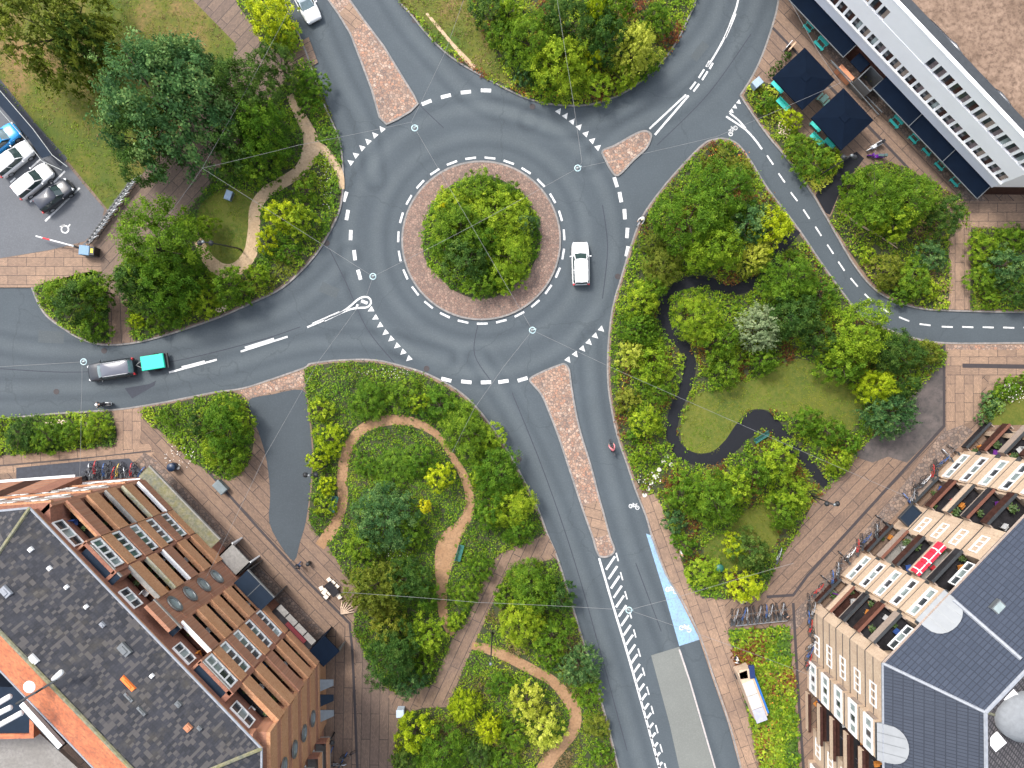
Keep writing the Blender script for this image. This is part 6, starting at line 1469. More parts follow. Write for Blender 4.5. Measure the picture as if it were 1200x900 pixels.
for i, (u0, u1, f) in enumerate(cream_log):
    if f < 1 and u0 > 14: pass
    g1 = 'plants on the cream block balconies'; g2 = 'chairs on the cream block balconies'
    for k in range(1): potp(G1, rnd.uniform(u0 + .3, u1 - .3), rnd.uniform(-.5, .2), f + .1, 'potted plant on a balcony of the cream block', g1, rnd.uniform(.8, 1.5))
    c = ['purple', 'orange', 'blue', 'orange', 'white', 'white', 'red'][i % 7]
    for k in range(1): chairp(G1, rnd.uniform(u0 + .4, u1 - .4), rnd.uniform(-1.1, -.2), f + .1, c, c + ' chair on a balcony of the cream block', g2)
for i, (u0, u1, f) in enumerate(side_log):
    for k in range(2): chairp(G2, rnd.uniform(u0 + .4, u1 - .4), rnd.uniform(-1.1, .1), f + .1, ['blue', 'orange', 'white'][(i + k) % 3], ['blue', 'orange', 'white'][(i + k) % 3] + ' chair on a west side balcony of the cream block', 'chairs on the west side balconies')
for i, (u0, u1, f) in enumerate(loggias):
    g1 = 'plants on the orange block balconies'; g2 = 'chairs on the orange block balconies'
    for k in range(1 + i % 2): potp(F1, rnd.uniform(u0 + .3, u1 - .3), rnd.uniform(-.8, -.4), f + .13, 'potted plant on a balcony of the orange block', g1, rnd.uniform(.5, .8))
    c = ['white', 'blue', 'white', 'orange', 'white'][i % 5]
    chairp(F1, rnd.uniform(u0 + .4, u1 - .4), rnd.uniform(-1.1, -.6), f + .13, c, c + ' chair on a balcony of the orange block', g2)
# red awning with white stripes on a cream block balcony
aw = thing('balcony_awning', 'red banner with white crosses along a cream block balcony', 'banner', G1.T(9.9, .7, 10.2)); M_FLAG = plain('flag_red', (.72, .02, .05), .7)
for i in range(3):
    m = G1.mb(); u0 = 8.15 + i * 1.2; m.box(u0, u0 + 1.15, .62, .72, 9.75, 10.35, M_FLAG); m.box(u0, u0 + 1.15, .1, .72, 10.35, 10.41, M_FLAG); fixnormals(m.build('banner', M_FLAG, aw))
    m = G1.mb(); m.box(u0 + .32, u0 + .44, .1, .73, 10.412, 10.425, M_WHITE); m.box(u0, u0 + 1.15, .38, .48, 10.426, 10.436, M_WHITE); m.box(u0 + .32, u0 + .44, .722, .73, 9.75, 10.35, M_WHITE); fixnormals(m.build('cross', M_WHITE, aw))
# ------------------------------------------------------------------ vegetation
LM = {
 'mg': leafmat('leaf_mid_green', (0.045, 0.105, 0.005), (0.111, 0.221, 0.013), (0.217, 0.332, 0.023)),
 'dg': leafmat('leaf_dark_green', (0.025, 0.067, 0.010), (0.065, 0.140, 0.021), (0.145, 0.228, 0.038)),
 'bg': leafmat('leaf_blue_green', (.024, .070, .020), (.070, .165, .045), (.22, .34, .100)),
 'lg': leafmat('leaf_light_green', (0.099, 0.183, 0.007), (0.237, 0.352, 0.017), (0.394, 0.495, 0.033)),
 'yg': leafmat('leaf_yellow_green', (0.176, 0.257, 0.005), (0.396, 0.492, 0.014), (0.616, 0.685, 0.032)),
 'ye': leafmat('leaf_yellow', (0.591, 0.469, 0.010), (0.750, 0.716, 0.019), (0.750, 0.750, 0.047)),
 'py': leafmat('leaf_pale_yellow', (0.263, 0.312, 0.023), (0.499, 0.547, 0.067), (0.682, 0.703, 0.123)),
 'sg': leafmat('leaf_silver', (0.157, 0.221, 0.095), (0.328, 0.404, 0.199), (0.499, 0.560, 0.303)),
 'ol': leafmat('leaf_olive', (0.072, 0.102, 0.007), (0.171, 0.205, 0.019), (0.276, 0.300, 0.038)),
}
M_BARK = speckled('bark', (.07, .05, .035), (.11, .085, .06), (.04, .03, .022), 1.0, 5.0)
def leafmesh(name, C_, Nn, size, tint, asp=.55):
    """rhombic folded leaves: C_ centres (n,3), Nn normals, size (n,), tint (n,)"""
    n = len(C_); g = np.random.default_rng(abs(hash(name)) % 1000 if False else len(name) * 7 + n % 97)
    Nn = Nn / (np.linalg.norm(Nn, axis=1, keepdims=True) + 1e-9)
    t = g.normal(size=(n, 3)); t -= (t * Nn).sum(1, keepdims=True) * Nn; t /= np.linalg.norm(t, axis=1, keepdims=True) + 1e-9
    b = np.cross(Nn, t); s = size[:, None]
    V = np.stack([C_ - t * s * .5, C_ + b * s * asp * .5 + Nn * s * .06, C_ + t * s * .5, C_ - b * s * asp * .5 + Nn * s * .06], 1).reshape(-1, 3)
    me = bpy.data.meshes.new(name); me.vertices.add(4 * n); me.vertices.foreach_set('co', V.ravel())
    me.loops.add(4 * n); me.loops.foreach_set('vertex_index', np.arange(4 * n))
    me.polygons.add(n); me.polygons.foreach_set('loop_start', np.arange(0, 4 * n, 4))
    me.update(); a = me.attributes.new('tint', 'FLOAT', 'FACE'); a.data.foreach_set('value', np.clip(tint, 0, 1))
    return me
def crown_template(name, seed, nt, nl, leaf, nlobes, style='round'):
    g = np.random.default_rng(seed); lobes = [(np.array([0, 0, .50]), .55)]
    for i in range(nlobes):
        a = 2 * np.pi * (i / nlobes) + g.uniform(-.35, .35); d = g.uniform(.42, .64); r = g.uniform(.24, .42)
        lobes.append((np.array([d * np.cos(a), d * np.sin(a), g.uniform(.28, .52)]), r))
    for i in range(max(2, nlobes // 2)):
        a = g.uniform(0, 6.28); d = g.uniform(.15, .4); lobes.append((np.array([d * np.cos(a), d * np.sin(a), g.uniform(.6, .78)]), g.uniform(.18, .30)))
    w = np.array([r * r for _, r in lobes]); w /= w.sum(); Cs, Ns, Sz, Ti = [], [], [], []
    k = 0
    while k < nt:
        li = g.choice(len(lobes), p=w); c, r = lobes[li]; d = g.normal(size=3); d /= np.linalg.norm(d)
        if d[2] < -.25: continue
        p = c + d * r * (g.uniform(.80, 1.10) if g.random() < .85 else g.uniform(1.1, 1.3))
        if any(np.linalg.norm(p - c2) < r2 * .72 for j, (c2, r2) in enumerate(lobes) if j != li) and g.random() < .8: continue
        k += 1; sp = .043 if style != 'feather' else .04
        ts = g.uniform(.6, 1.3); tt = np.clip(g.normal(.45, .26), .02, .98); m = int(nl * ts)
        dd = d * .6 + np.array([0, 0, .45])
        if style == 'feather':   # drooping sprays pointing outwards
            u = np.abs(g.normal(size=(m, 1))) * .11; q = p + d * u + g.normal(size=(m, 3)) * .022; q[:, 2] -= u[:, 0] * .35
        else: q = p + g.normal(size=(m, 3)) * sp * ts * np.array([1, 1, .7])
        Cs.append(q); Ns.append(dd + g.normal(size=(m, 3)) * .38); Sz.append(leaf * g.uniform(.6, 1.25, m)); Ti.append(tt + g.normal(0, .14, m))
    return leafmesh(name, np.concatenate(Cs), np.concatenate(Ns), np.concatenate(Sz), np.concatenate(Ti), .6 if style != 'feather' else .38)
TP = {
 'L': [crown_template('crown', 10 + i, 300, 50, .043, 14) for i in range(3)],
 'M': [crown_template('crown', 20 + i, 140, 42, .063, 10) for i in range(4)],
 'S': [crown_template('crown', 30 + i, 70, 30, .105, 6) for i in range(4)],
 'F': [crown_template('crown', 40 + i, 400, 28, .075, 10, 'feather') for i in range(3)],
}
def trunk_mesh(seed):
    g = random.Random(seed); m = MB(); m.tube([(0, 0, 0), (.02, .01, .3), (-.01, .02, .62)], [.055, .042, .018], k=7)
    for i in range(7):
        a = i * .9 + g.uniform(-.2, .2); z0 = .18 + .05 * i; r = g.uniform(.42, .7); m.tube([(0, 0, z0), (r * .5 * math.cos(a), r * .5 * math.sin(a), z0 + .16), (r * math.cos(a), r * math.sin(a), z0 + .28)], [.022, .014, .006], k=5)
    me = bpy.data.meshes.new('trunk'); me.from_pydata([tuple(v) for v in m.v], [], m.f); me.materials.append(M_BARK); return me
TRK = [trunk_mesh(i) for i in range(3)]
cnt = [0]
def tree(px, py, rpx, h, col, typ, label, name='tree', cat_='tree', group=None, zb=.13, sx=1.0, sy=1.0, rot=None):
    cnt[0] += 1; i = cnt[0]; k = (H - h * .62) / H; r = rpx / S * k * 1.04
    q = P(px, py, h * .62)
    t = thing(name, label, cat_, (q.x, q.y, zb), 0, group)
    T_ = TP[typ][i % len(TP[typ])]; cm = bpy.data.objects.new('crown', T_); C.objects.link(cm); setparent(cm, t)
    if not T_.materials: T_.materials.append(LM['mg'])
    cm.material_slots[0].link = 'OBJECT'; cm.material_slots[0].material = LM[col]
    cm.scale = (r * sx, r * sy, h / .98); cm.rotation_euler.z = (i * 1.7) % 6.28 if rot is None else rot; cm.location.z = -.02 * h
    if h >= 1.4:
        tk = bpy.data.objects.new('trunk' if h > 3 else 'stem', TRK[i % 3]); C.objects.link(tk); setparent(tk, t); tk.scale = (r, r, h); tk.rotation_euler.z = i
    return t
T_ = [
 # north west
 (58, 30, 64, 10, 'ol', 'F', 'big feathery olive tree at the top left corner'),
 (95, 52, 32, 8, 'dg', 'F', 'dark green tree beside the feathery olive tree'),
 (178, 112, 84, 13, 'bg', 'L', 'largest tree, broad blue green crown beside the lawn'),
 (215, 85, 48, 11, 'bg', 'L', 'blue green tree top at the upper right of the largest tree'),
 (165, 160, 50, 9, 'dg', 'L', 'dark green tree at the lower edge of the largest tree'),
 (283, 98, 46, 9, 'dg', 'L', 'dark green tree right of the largest tree'),
 (308, 150, 38, 9, 'mg', 'L', 'mid green tree left of the sandy path'),
 (276, 168, 42, 8, 'dg', 'M', 'dark green tree at the upper left wire knot'),
 (300, 190, 28, 6, 'mg', 'M', 'mid green tree above the small lawn'),
 (325, 72, 28, 6, 'dg', 'M', 'dark tree by the north crossing'),
 (318, 18, 34, 5, 'yg', 'M', 'bright yellow green tree at the top edge'),
 (330, 40, 22, 3.5, 'lg', 'M', 'light green shrub by the white car'),
 (366, 98, 22, 3, 'mg', 'M', 'green shrub by the northwest kerb'),
 (360, 124, 16, 2.4, 'mg', 'S', 'green shrub above the fork of the sandy path'),
 (182, 290, 56, 9.5, 'mg', 'L', 'tall green tree on the corner of the diagonal path'),
 (196, 330, 40, 8, 'mg', 'L', 'green tree behind the tall corner tree'),
 (165, 330, 36, 7, 'dg', 'M', 'dark green tree beside the paved strip'),
 (92, 352, 34, 5, 'dg', 'M', 'dark tree on the small bed by the car park exit'),
 (68, 346, 24, 3.5, 'mg', 'M', 'green shrub on the tip of the small bed'),
 (108, 382, 24, 3, 'mg', 'M', 'green shrub left of the paved strip'),
 (112, 340, 24, 5, 'mg', 'M', 'green tree overlapping the car park crossing'),
 (242, 264, 15, 3, 'lg', 'M', 'round light green bush left of the small lawn'),
 (328, 252, 26, 4, 'yg', 'M', 'yellow green tree inside the northwest bed'),
 (350, 258, 24, 4, 'lg', 'M', 'light green tree near the west kerb of the roundabout'),
 (312, 282, 18, 3, 'yg', 'S', 'yellow bush below the small lawn'),
 (358, 222, 20, 3, 'mg', 'S', 'green bush beside the short sandy track'),
 (338, 296, 18, 2.4, 'mg', 'S', 'green bush at the southern kerb of the northwest bed'),
 (304, 322, 17, 2.6, 'lg', 'S', 'light green bush at the bottom of the sandy path'),
 (270, 334, 26, 5, 'mg', 'M', 'green tree at the bottom of the sandy path'),
 (236, 352, 24, 3.5, 'lg', 'M', 'light green tree at the west road kerb'),
 (200, 362, 22, 3.5, 'mg', 'M', 'green tree right of the paved strip'),
 (160, 376, 12, 2, 'yg', 'S', 'small yellow bush beside the paved strip'),
 (182, 380, 15, 2, 'mg', 'S', 'small green bush on the west road kerb'),
 
 (285, 345, 14, 2, 'mg', 'S', 'low green bush near the teardrop marking'),
 # central island
 (540, 262, 36, 4.2, 'mg', 'L', 'green shrub mass left of centre on the round island'),
 (583, 250, 38, 4.2, 'lg', 'L', 'light green shrub mass at the top of the round island'),
 (548, 305, 34, 4.6, 'dg', 'M', 'dark green tree at the lower left of the round island'),
 (598, 300, 34, 3.8, 'lg', 'L', 'yellowish shrub mass at the right of the round island'),
 (615, 262, 18, 3.6, 'bg', 'M', 'blue green bush at the right of the round island'),
 (530, 240, 26, 3.2, 'lg', 'M', 'light shrub at the upper left of the round island'),
 (563, 222, 26, 3.2, 'mg', 'M', 'green shrub at the top edge of the round island'),
 (594, 228, 20, 3, 'mg', 'M', 'green shrub at the upper right of the round island'),
 (522, 290, 20, 3, 'mg', 'M', 'green shrub at the left edge of the round island'),
 (565, 330, 24, 3, 'mg', 'M', 'green shrub at the bottom edge of the round island'),
 (522, 243, 8, 3.9, 'ye', 'S', 'small yellow bush on the round island'),
 (600, 328, 18, 2.4, 'lg', 'S', 'light shrub at the lower right of the round island'),
 (574, 280, 22, 4.5, 'mg', 'M', 'green bush in the very middle of the round island'),
 # top
 (622, 50, 36, 6, 'mg', 'L', 'green tree left in the northern shrubbery'),
 (655, 72, 40, 6, 'lg', 'L', 'light green tree in the middle of the northern shrubbery'),
 (665, 25, 36, 6.5, 'dg', 'L', 'dark green tree at the top of the northern shrubbery'),
 (712, 45, 34, 7, 'dg', 'M', 'dark tree left of the pale yellow tree'),
 (744, 55, 27, 5.5, 'py', 'F', 'pale yellow feathery tree by the northeast road'),
 (695, 70, 17, 4.5, 'yg', 'S', 'yellow green bush in the northern shrubbery'),
 (672, 82, 12, 3.5, 'lg', 'S', 'small light bush under the northern wire'),
 (722, 12, 30, 6, 'mg', 'M', 'green tree at the top edge near the northeast road'),
 (700, 10, 18, 6, 'yg', 'S', 'yellow crown at the top edge'),
 (770, 22, 24, 3.5, 'mg', 'M', 'green shrub by the upper northeast kerb'),
 (700, 100, 24, 3, 'lg', 'M', 'light shrub at the lower kerb of the northern shrubbery'),
 (730, 88, 20, 3, 'lg', 'S', 'light shrub on the curve of the northeast road'),
 (640, 98, 22, 3, 'mg', 'M', 'green shrub above the give-way triangles'),
 (615, 88, 16, 2.5, 'bg', 'S', 'blue green shrub on the northern verge'),
 (590, 40, 22, 3.5, 'mg', 'M', 'green shrub at the end of the dry grass strip'),
 (575, 12, 26, 4, 'dg', 'M', 'dark tree at the top beside the dry grass'),
 (596, 15, 20, 4.5, 'lg', 'M', 'light tree at the top edge above the roundabout'),
 (604, 65, 18, 3, 'dg', 'S', 'dark shrub on the northern verge'),
 (758, 82, 14, 2.2, 'mg', 'S', 'small green shrub on the curve of the northeast road'),
 # north east
 (928, 139, 14, 2.6, 'yg', 'M', 'bright yellow green round bush between the parasols'),
 (897, 120, 16, 1.8, 'mg', 'S', 'green bush at the mouth of the cycle road'),
 (955, 190, 26, 3, 'mg', 'M', 'green bush above the dark ramp'),
 (935, 172, 20, 2.4, 'mg', 'M', 'green bush right of the white flowers'),
 (975, 190, 17, 2.2, 'lg', 'S', 'light bush at the black street lamp'),
 (1028, 228, 38, 5.5, 'mg', 'L', 'green tree at the right of the dark ramp'),
 (1068, 235, 36, 6, 'mg', 'L', 'green tree in front of the lower awning'),
 (1106, 252, 26, 4.5, 'dg', 'M', 'dark tree at the corner of the white building terrace'),
 (1050, 258, 26, 5, 'lg', 'M', 'light green tree over the fallen branch'),
 (1002, 215, 20, 3, 'mg', 'S', 'small green bush at the top of the dark ramp'),
 (1040, 318, 24, 2.6, 'ol', 'M', 'olive bush inside the bend of the cycle road'),
 (1070, 328, 26, 2.8, 'mg', 'M', 'green bush beside the narrow paved link'),
 (1018, 300, 14, 1.6, 'lg', 'S', 'yellowish bush at the outer cycle kerb'),
 (1092, 300, 22, 2.6, 'bg', 'M', 'grey green bush left of the narrow paved link'),
 (1056, 345, 16, 1.8, 'mg', 'S', 'low bush at the cycle road kerb'),
 (1090, 340, 15, 1.8, 'lg', 'S', 'low light bush at the foot of the narrow paved link'),
 (1153, 290, 22, 2.8, 'lg', 'M', 'light bush at the top right of the narrow paved link'),
 (1180, 310, 28, 4, 'bg', 'M', 'blue green tree at the right edge'),
 (1152, 328, 20, 2.4, 'mg', 'M', 'green bush right of the narrow paved link'),
 (1192, 345, 20, 3, 'dg', 'M', 'dark bush at the right edge above the cycle road'),
 (1188, 280, 20, 3, 'mg', 'M', 'green bush at the right edge below the terrace'),
 (1160, 352, 13, 1.6, 'mg', 'S', 'low green bush at the cycle road right of the paved link'),
 # big park
 (812, 258, 46, 7.5, 'mg', 'L', 'big bright green tree in the north of the park'),
 (852, 225, 42, 7, 'mg', 'L', 'big green tree beside the cycle road'),
 (838, 290, 38, 7, 'lg', 'L', 'light green tree above the black path'),
 (876, 262, 34, 6, 'bg', 'M', 'blue green tree left of the yellow tree'),
 (905, 268, 29, 6, 'yg', 'M', 'yellow tree overhanging the cycle road'),
 (884, 300, 22, 4, 'py', 'F', 'pale feathery tree above the black path'),
 (845, 187, 22, 1.8, 'ol', 'M', 'reddish green low bush at the tip of the park'),
 (870, 200, 18, 1.8, 'ol', 'S', 'olive low bush on the cycle side of the park tip'),
 (776, 312, 30, 3, 'ol', 'L', 'olive spreading bush west of the black path'),
 (752, 352, 26, 4, 'lg', 'M', 'light green tree at the western kerb of the park'),
 (748, 385, 26, 4, 'mg', 'F', 'green feathery tree at the western kerb of the park'),
 (740, 415, 20, 4, 'py', 'M', 'pale green tree near the southeast give-way line'),
 (765, 425, 28, 4.5, 'lg', 'M', 'light tree left of the black path bend'),
 (820, 372, 33, 5, 'lg', 'L', 'light green tree between the arms of the black path'),
 (848, 398, 26, 5, 'mg', 'M', 'green tree right of the light tree in the loop'),
 (889, 385, 28, 5, 'sg', 'F', 'silver grey tree in the middle of the park'),
 (928, 325, 36, 5.5, 'mg', 'L', 'green tree on the inner side of the cycle bend'),
 (928, 370, 36, 5.5, 'dg', 'L', 'dark green tree right of the silver tree'),
 (850, 432, 26, 4, 'mg', 'M', 'green tree above the mown lawn'),
 (895, 422, 22, 3.5, 'mg', 'M', 'green tree above the silver tree lawn'),
 (960, 345, 26, 4, 'mg', 'M', 'green tree near the cycle road dashes'),
 (1008, 392, 42, 7, 'lg', 'L', 'big light green tree overhanging the cycle road bend'),
 (962, 395, 24, 4.5, 'dg', 'M', 'dark tree left of the big overhanging tree'),
 (990, 430, 30, 5, 'mg', 'M', 'green tree below the big overhanging tree'),
 (1050, 412, 32, 5.5, 'dg', 'L', 'dark green tree at the east end of the park'),
 (1084, 414, 22, 3, 'ol', 'M', 'olive bush at the brick pavement corner'),
 (1028, 452, 26, 5, 'yg', 'L', 'round bright yellow green tree at the east of the lawn'),
 (1042, 484, 30, 4.5, 'bg', 'F', 'grey green feathery tree over the dark gravel'),
 (1060, 452, 20, 5, 'dg', 'M', 'dark tree right of the round bright tree'),
 (944, 492, 20, 3, 'mg', 'M', 'green shrub on the right of the mown lawn'),
 (972, 506, 22, 3.5, 'mg', 'M', 'green shrub above the end of the black path'),
 (995, 520, 18, 3, 'mg', 'S', 'green shrub touching the dark gravel'),
 (984, 540, 16, 3, 'lg', 'M', 'light shrub beside the end of the black path'),
 (912, 540, 28, 5, 'lg', 'M', 'light tree below the green bench'),
 (886, 555, 24, 4, 'mg', 'M', 'green tree south of the black path loop'),
 (930, 580, 25, 4.5, 'lg', 'M', 'light tree left of the two-headed lamp'),
 (918, 600, 24, 4, 'mg', 'M', 'green tree by the big brick pavement'),
 (838, 588, 36, 5.5, 'mg', 'L', 'green tree in the south of the park'),
 (800, 578, 26, 4, 'mg', 'M', 'green tree near the stepping stones'),
 (862, 570, 28, 5, 'lg', 'M', 'light tree in the south of the park'),
 (790, 610, 18, 2.5, 'bg', 'S', 'blue green bush by the footway'),
 (802, 640, 18, 2.2, 'mg', 'S', 'green bush at the brick footway'),
 (860, 641, 15, 3.6, 'yg', 'M', 'small bright tree beside the green bin'),
 (880, 645, 26, 4.5, 'dg', 'M', 'dark tree at the southern edge of the park'),
 (826, 672, 22, 1.6, 'lg', 'M', 'yellowish bush at the southern tip of the park'),
 (872, 688, 24, 3.4, 'yg', 'M', 'yellow bush overhanging the bicycle rack'),
 (896, 668, 14, 2.5, 'dg', 'S', 'dark bush at the brick pavement edge'),
 (735, 470, 20, 1.8, 'ol', 'S', 'low bush at the southeast road kerb'),
 (758, 495, 22, 3.4, 'lg', 'M', 'light tree left of the black path loop'),
 (772, 460, 20, 3, 'mg', 'M', 'green tree left of the mown lawn'),
 (758, 530, 16, 3, 'lg', 'S', 'light bush above the stepping stones'),
 (745, 510, 14, 1.6, 'mg', 'S', 'low green bush beside the pink cyclist'),
 (765, 340, 20, 3.4, 'mg', 'M', 'green tree at the western end of the black path'),
 (766, 285, 18, 1.6, 'ol', 'M', 'low bush beside the cyclist kerb'),
 (787, 232, 16, 1.6, 'mg', 'S', 'low green bush at the northeast kerb'),
 # south west beds
 (22, 510, 24, 2.4, 'dg', 'M', 'dark shrub at the left end of the long verge bed'),
 (55, 512, 22, 2.2, 'mg', 'M', 'green shrub in the middle of the long verge bed'),
 (85, 508, 18, 1.9, 'mg', 'M', 'green shrub right of the cream flowers'),
 (112, 502, 20, 2, 'lg', 'M', 'light shrub at the right end of the long verge bed'),
 (38, 516, 16, 2, 'dg', 'S', 'small dark shrub in the long verge bed'),
 (262, 500, 34, 5, 'mg', 'L', 'green tree in the triangular bed'),
 (272, 535, 22, 4, 'mg', 'M', 'green tree at the lower point of the triangular bed'),
 (235, 495, 20, 3, 'dg', 'M', 'dark tree left in the triangular bed'),
 (250, 528, 20, 3, 'lg', 'M', 'light shrub at the lower left of the triangular bed'),
 (282, 490, 18, 3.6, 'lg', 'M', 'light crown at the asphalt slip'),
 (195, 488, 14, 1.3, 'mg', 'S', 'low green bush at the left of the triangular bed'),
 # large wild bed
 (385, 516, 24, 3, 'yg', 'M', 'yellow green bush left of the looping path'),
 (372, 540, 16, 2.2, 'yg', 'S', 'yellow bush near the asphalt slip lamp'),
 (384, 570, 15, 2.2, 'yg', 'S', 'yellow bush above the left bench'),
 (378, 592, 16, 2.2, 'lg', 'S', 'light bush behind the left bench'),
 (375, 480, 18, 1.8, 'lg', 'S', 'light bush at the top left of the wild bed'),
 (430, 470, 26, 2.6, 'mg', 'L', 'green bush above the looping path'),
 (470, 462, 24, 2.4, 'mg', 'M', 'green bush below the south roundabout kerb'),
 (488, 472, 16, 2.8, 'lg', 'S', 'bright bush at the top of the looping path'),
 (515, 475, 26, 3, 'mg', 'M', 'green bush beside the southern dashes'),
 (545, 505, 34, 4, 'mg', 'L', 'grey green tree at the right of the looping path'),
 (575, 515, 22, 2.4, 'lg', 'M', 'light bush at the kerb of the wild bed'),
 (585, 555, 34, 4.5, 'mg', 'L', 'green tree right of the looping path'),
 (600, 595, 30, 4, 'lg', 'L', 'light tree at the southeast kerb of the wild bed'),
 (575, 600, 26, 4, 'mg', 'M', 'green tree above the right bench'),
 (608, 622, 22, 3.4, 'mg', 'M', 'green tree above the brick path mouth'),
 (560, 560, 16, 2.2, 'lg', 'S', 'light bush right of the yellow tree'),
 (515, 560, 18, 3.6, 'yg', 'M', 'bright yellow green tree inside the loop'),
 (498, 593, 11, 3.2, 'ye', 'S', 'golden yellow bush inside the loop'),
 (492, 540, 22, 2.2, 'mg', 'M', 'green bush inside the top of the loop'),
 (450, 612, 40, 5, 'bg', 'L', 'dark blue green tree inside the loop'),
 (425, 640, 26, 3, 'mg', 'M', 'green tree at the lower left of the loop'),
 (482, 625, 22, 3, 'mg', 'M', 'green bush right of the dark loop tree'),
 (460, 550, 26, 1.2, 'mg', 'L', 'low spreading bush in the middle of the loop'),
 (428, 545, 18, 1.2, 'mg', 'M', 'low bush at the left inside of the loop'),
 (440, 690, 34, 5, 'ol', 'F', 'grey olive tree right of the white stools'),
 (475, 680, 30, 5, 'dg', 'L', 'dark tree left of the narrow red path'),
 (500, 700, 20, 3, 'mg', 'M', 'green bush beside the narrow red path'),
 (460, 770, 38, 6, 'dg', 'L', 'dark green tree above the brown paving'),
 (455, 735, 26, 4, 'ol', 'M', 'olive tree above the dark tree by the brown paving'),
 (502, 745, 26, 4, 'lg', 'M', 'light tree at the bend of the brick path'),
 (496, 780, 16, 3, 'mg', 'S', 'green bush left of the brick path end'),
 (545, 695, 22, 3, 'mg', 'M', 'green bush between red path and brick path'),
 (562, 665, 20, 2.6, 'mg', 'M', 'green bush below the right bench'),
 (535, 728, 14, 2, 'lg', 'S', 'light bush where the red path ends'),
 (480, 800, 22, 4, 'bg', 'M', 'blue green tree over the end of the brick path'),
 # bed right of zigzag path
 (622, 690, 34, 5, 'mg', 'L', 'green tree right of the zigzag path'),
 (655, 700, 26, 4, 'dg', 'M', 'dark tree by the southeast kerb'),
 (610, 732, 30, 4.5, 'lg', 'L', 'light tree below the zigzag path bend'),
 (648, 745, 28, 4, 'mg', 'M', 'green tree left of the ladder marking'),
 (678, 780, 26, 3.5, 'bg', 'F', 'grey green feathery tree beside the road'),
 (645, 772, 16, 2.6, 'mg', 'S', 'green bush above the lower red path'),
 (590, 700, 18, 2.6, 'mg', 'S', 'green bush touching the zigzag path'),
 (690, 810, 22, 3, 'mg', 'M', 'green tree overhanging the southeast kerb'),
 (544, 828, 19, 4, 'yg', 'F', 'yellow green feathery bush left of the lower red path'),
 (486, 860, 26, 4, 'yg', 'M', 'yellow tree beside the brown paving'),
 (574, 853, 15, 3.6, 'yg', 'F', 'small yellow feathery bush in the lower bed'),
 (520, 880, 32, 4.5, 'mg', 'L', 'green tree at the bottom edge'),
 (560, 880, 22, 3, 'dg', 'M', 'dark bush at the bottom edge'),
 (618, 822, 26, 4, 'py', 'M', 'pale yellow green tree inside the lower red path curve'),
 (638, 858, 26, 4.4, 'py', 'M', 'pale yellow tree nearest the lower red path'),
 (600, 860, 22, 3, 'mg', 'M', 'green bush left of the pale yellow trees'),
 (700, 850, 18, 1.8, 'ol', 'M', 'olive bush right of the lower red path'),
 (705, 885, 16, 1.8, 'mg', 'S', 'green bush at the bottom right kerb'),
 (475, 892, 20, 3.5, 'dg', 'M', 'dark bush at the bottom of the brown paving'),
 (590, 890, 22, 2.6, 'mg', 'M', 'green bush at the bottom centre'),
 (585, 800, 20, 1.8, 'mg', 'M', 'green bush above the lower red path curve'),
 # garden hedge
 (1160, 470, 15, 1.5, 'bg', 'S', 'blue green hedge bush at the garden corner'),
 (1180, 455, 15, 1.6, 'mg', 'S', 'hedge bush with white flowers by the garden'),
 (1154, 488, 12, 1.4, 'bg', 'S', 'hedge bush at the end of the cream block'),
 (1196, 448, 14, 1.6, 'mg', 'S', 'hedge bush at the right edge'),
 (1170, 462, 12, 1.5, 'mg', 'S', 'hedge bush in the middle of the garden hedge'),
]
for row in T_:
    px, py, rp, h, col, typ, lb = row
    big = h > 3.4
    tree(px, py, rp, h, col, typ, lb, name='tree' if big else 'shrub', cat_='tree' if big else 'shrub', group='trees of the roundabout park' if big else 'shrubs of the roundabout beds', sx=rnd.uniform(.92, 1.08), sy=rnd.uniform(.92, 1.08))
for px, py, lb in ((922, 66, 'top box bush beside the upper parasol'), (913, 76, 'middle box bush beside the upper parasol'), (904, 86, 'lowest box bush beside the upper parasol')):
    tree(px, py, 6.5, 1.1, 'dg', 'S', 'round clipped ' + lb, 'shrub', 'shrub', 'box bushes by the upper parasol')
for px, py, lb in ((326, 676 + 6, 'beside the glazed bay'),): tree(315, 702, 5, 1.0, 'mg', 'S', 'small green plant in a pot beside the glazed bay', 'shrub', 'plant')
tree(369, 759, 6.5, 1.3, 'mg', 'S', 'green plant in the planter at the porch of the orange block', 'shrub', 'plant')
for px, py, lb in ((1018, 84, 'upper'), (1027, 92, 'lower'), (1033, 86, 'right')): tree(px, py, 6, 1.3, 'py', 'S', lb + ' pale plant inside the glass enclosure', 'shrub', 'plant', 'plants in the glass enclosure')

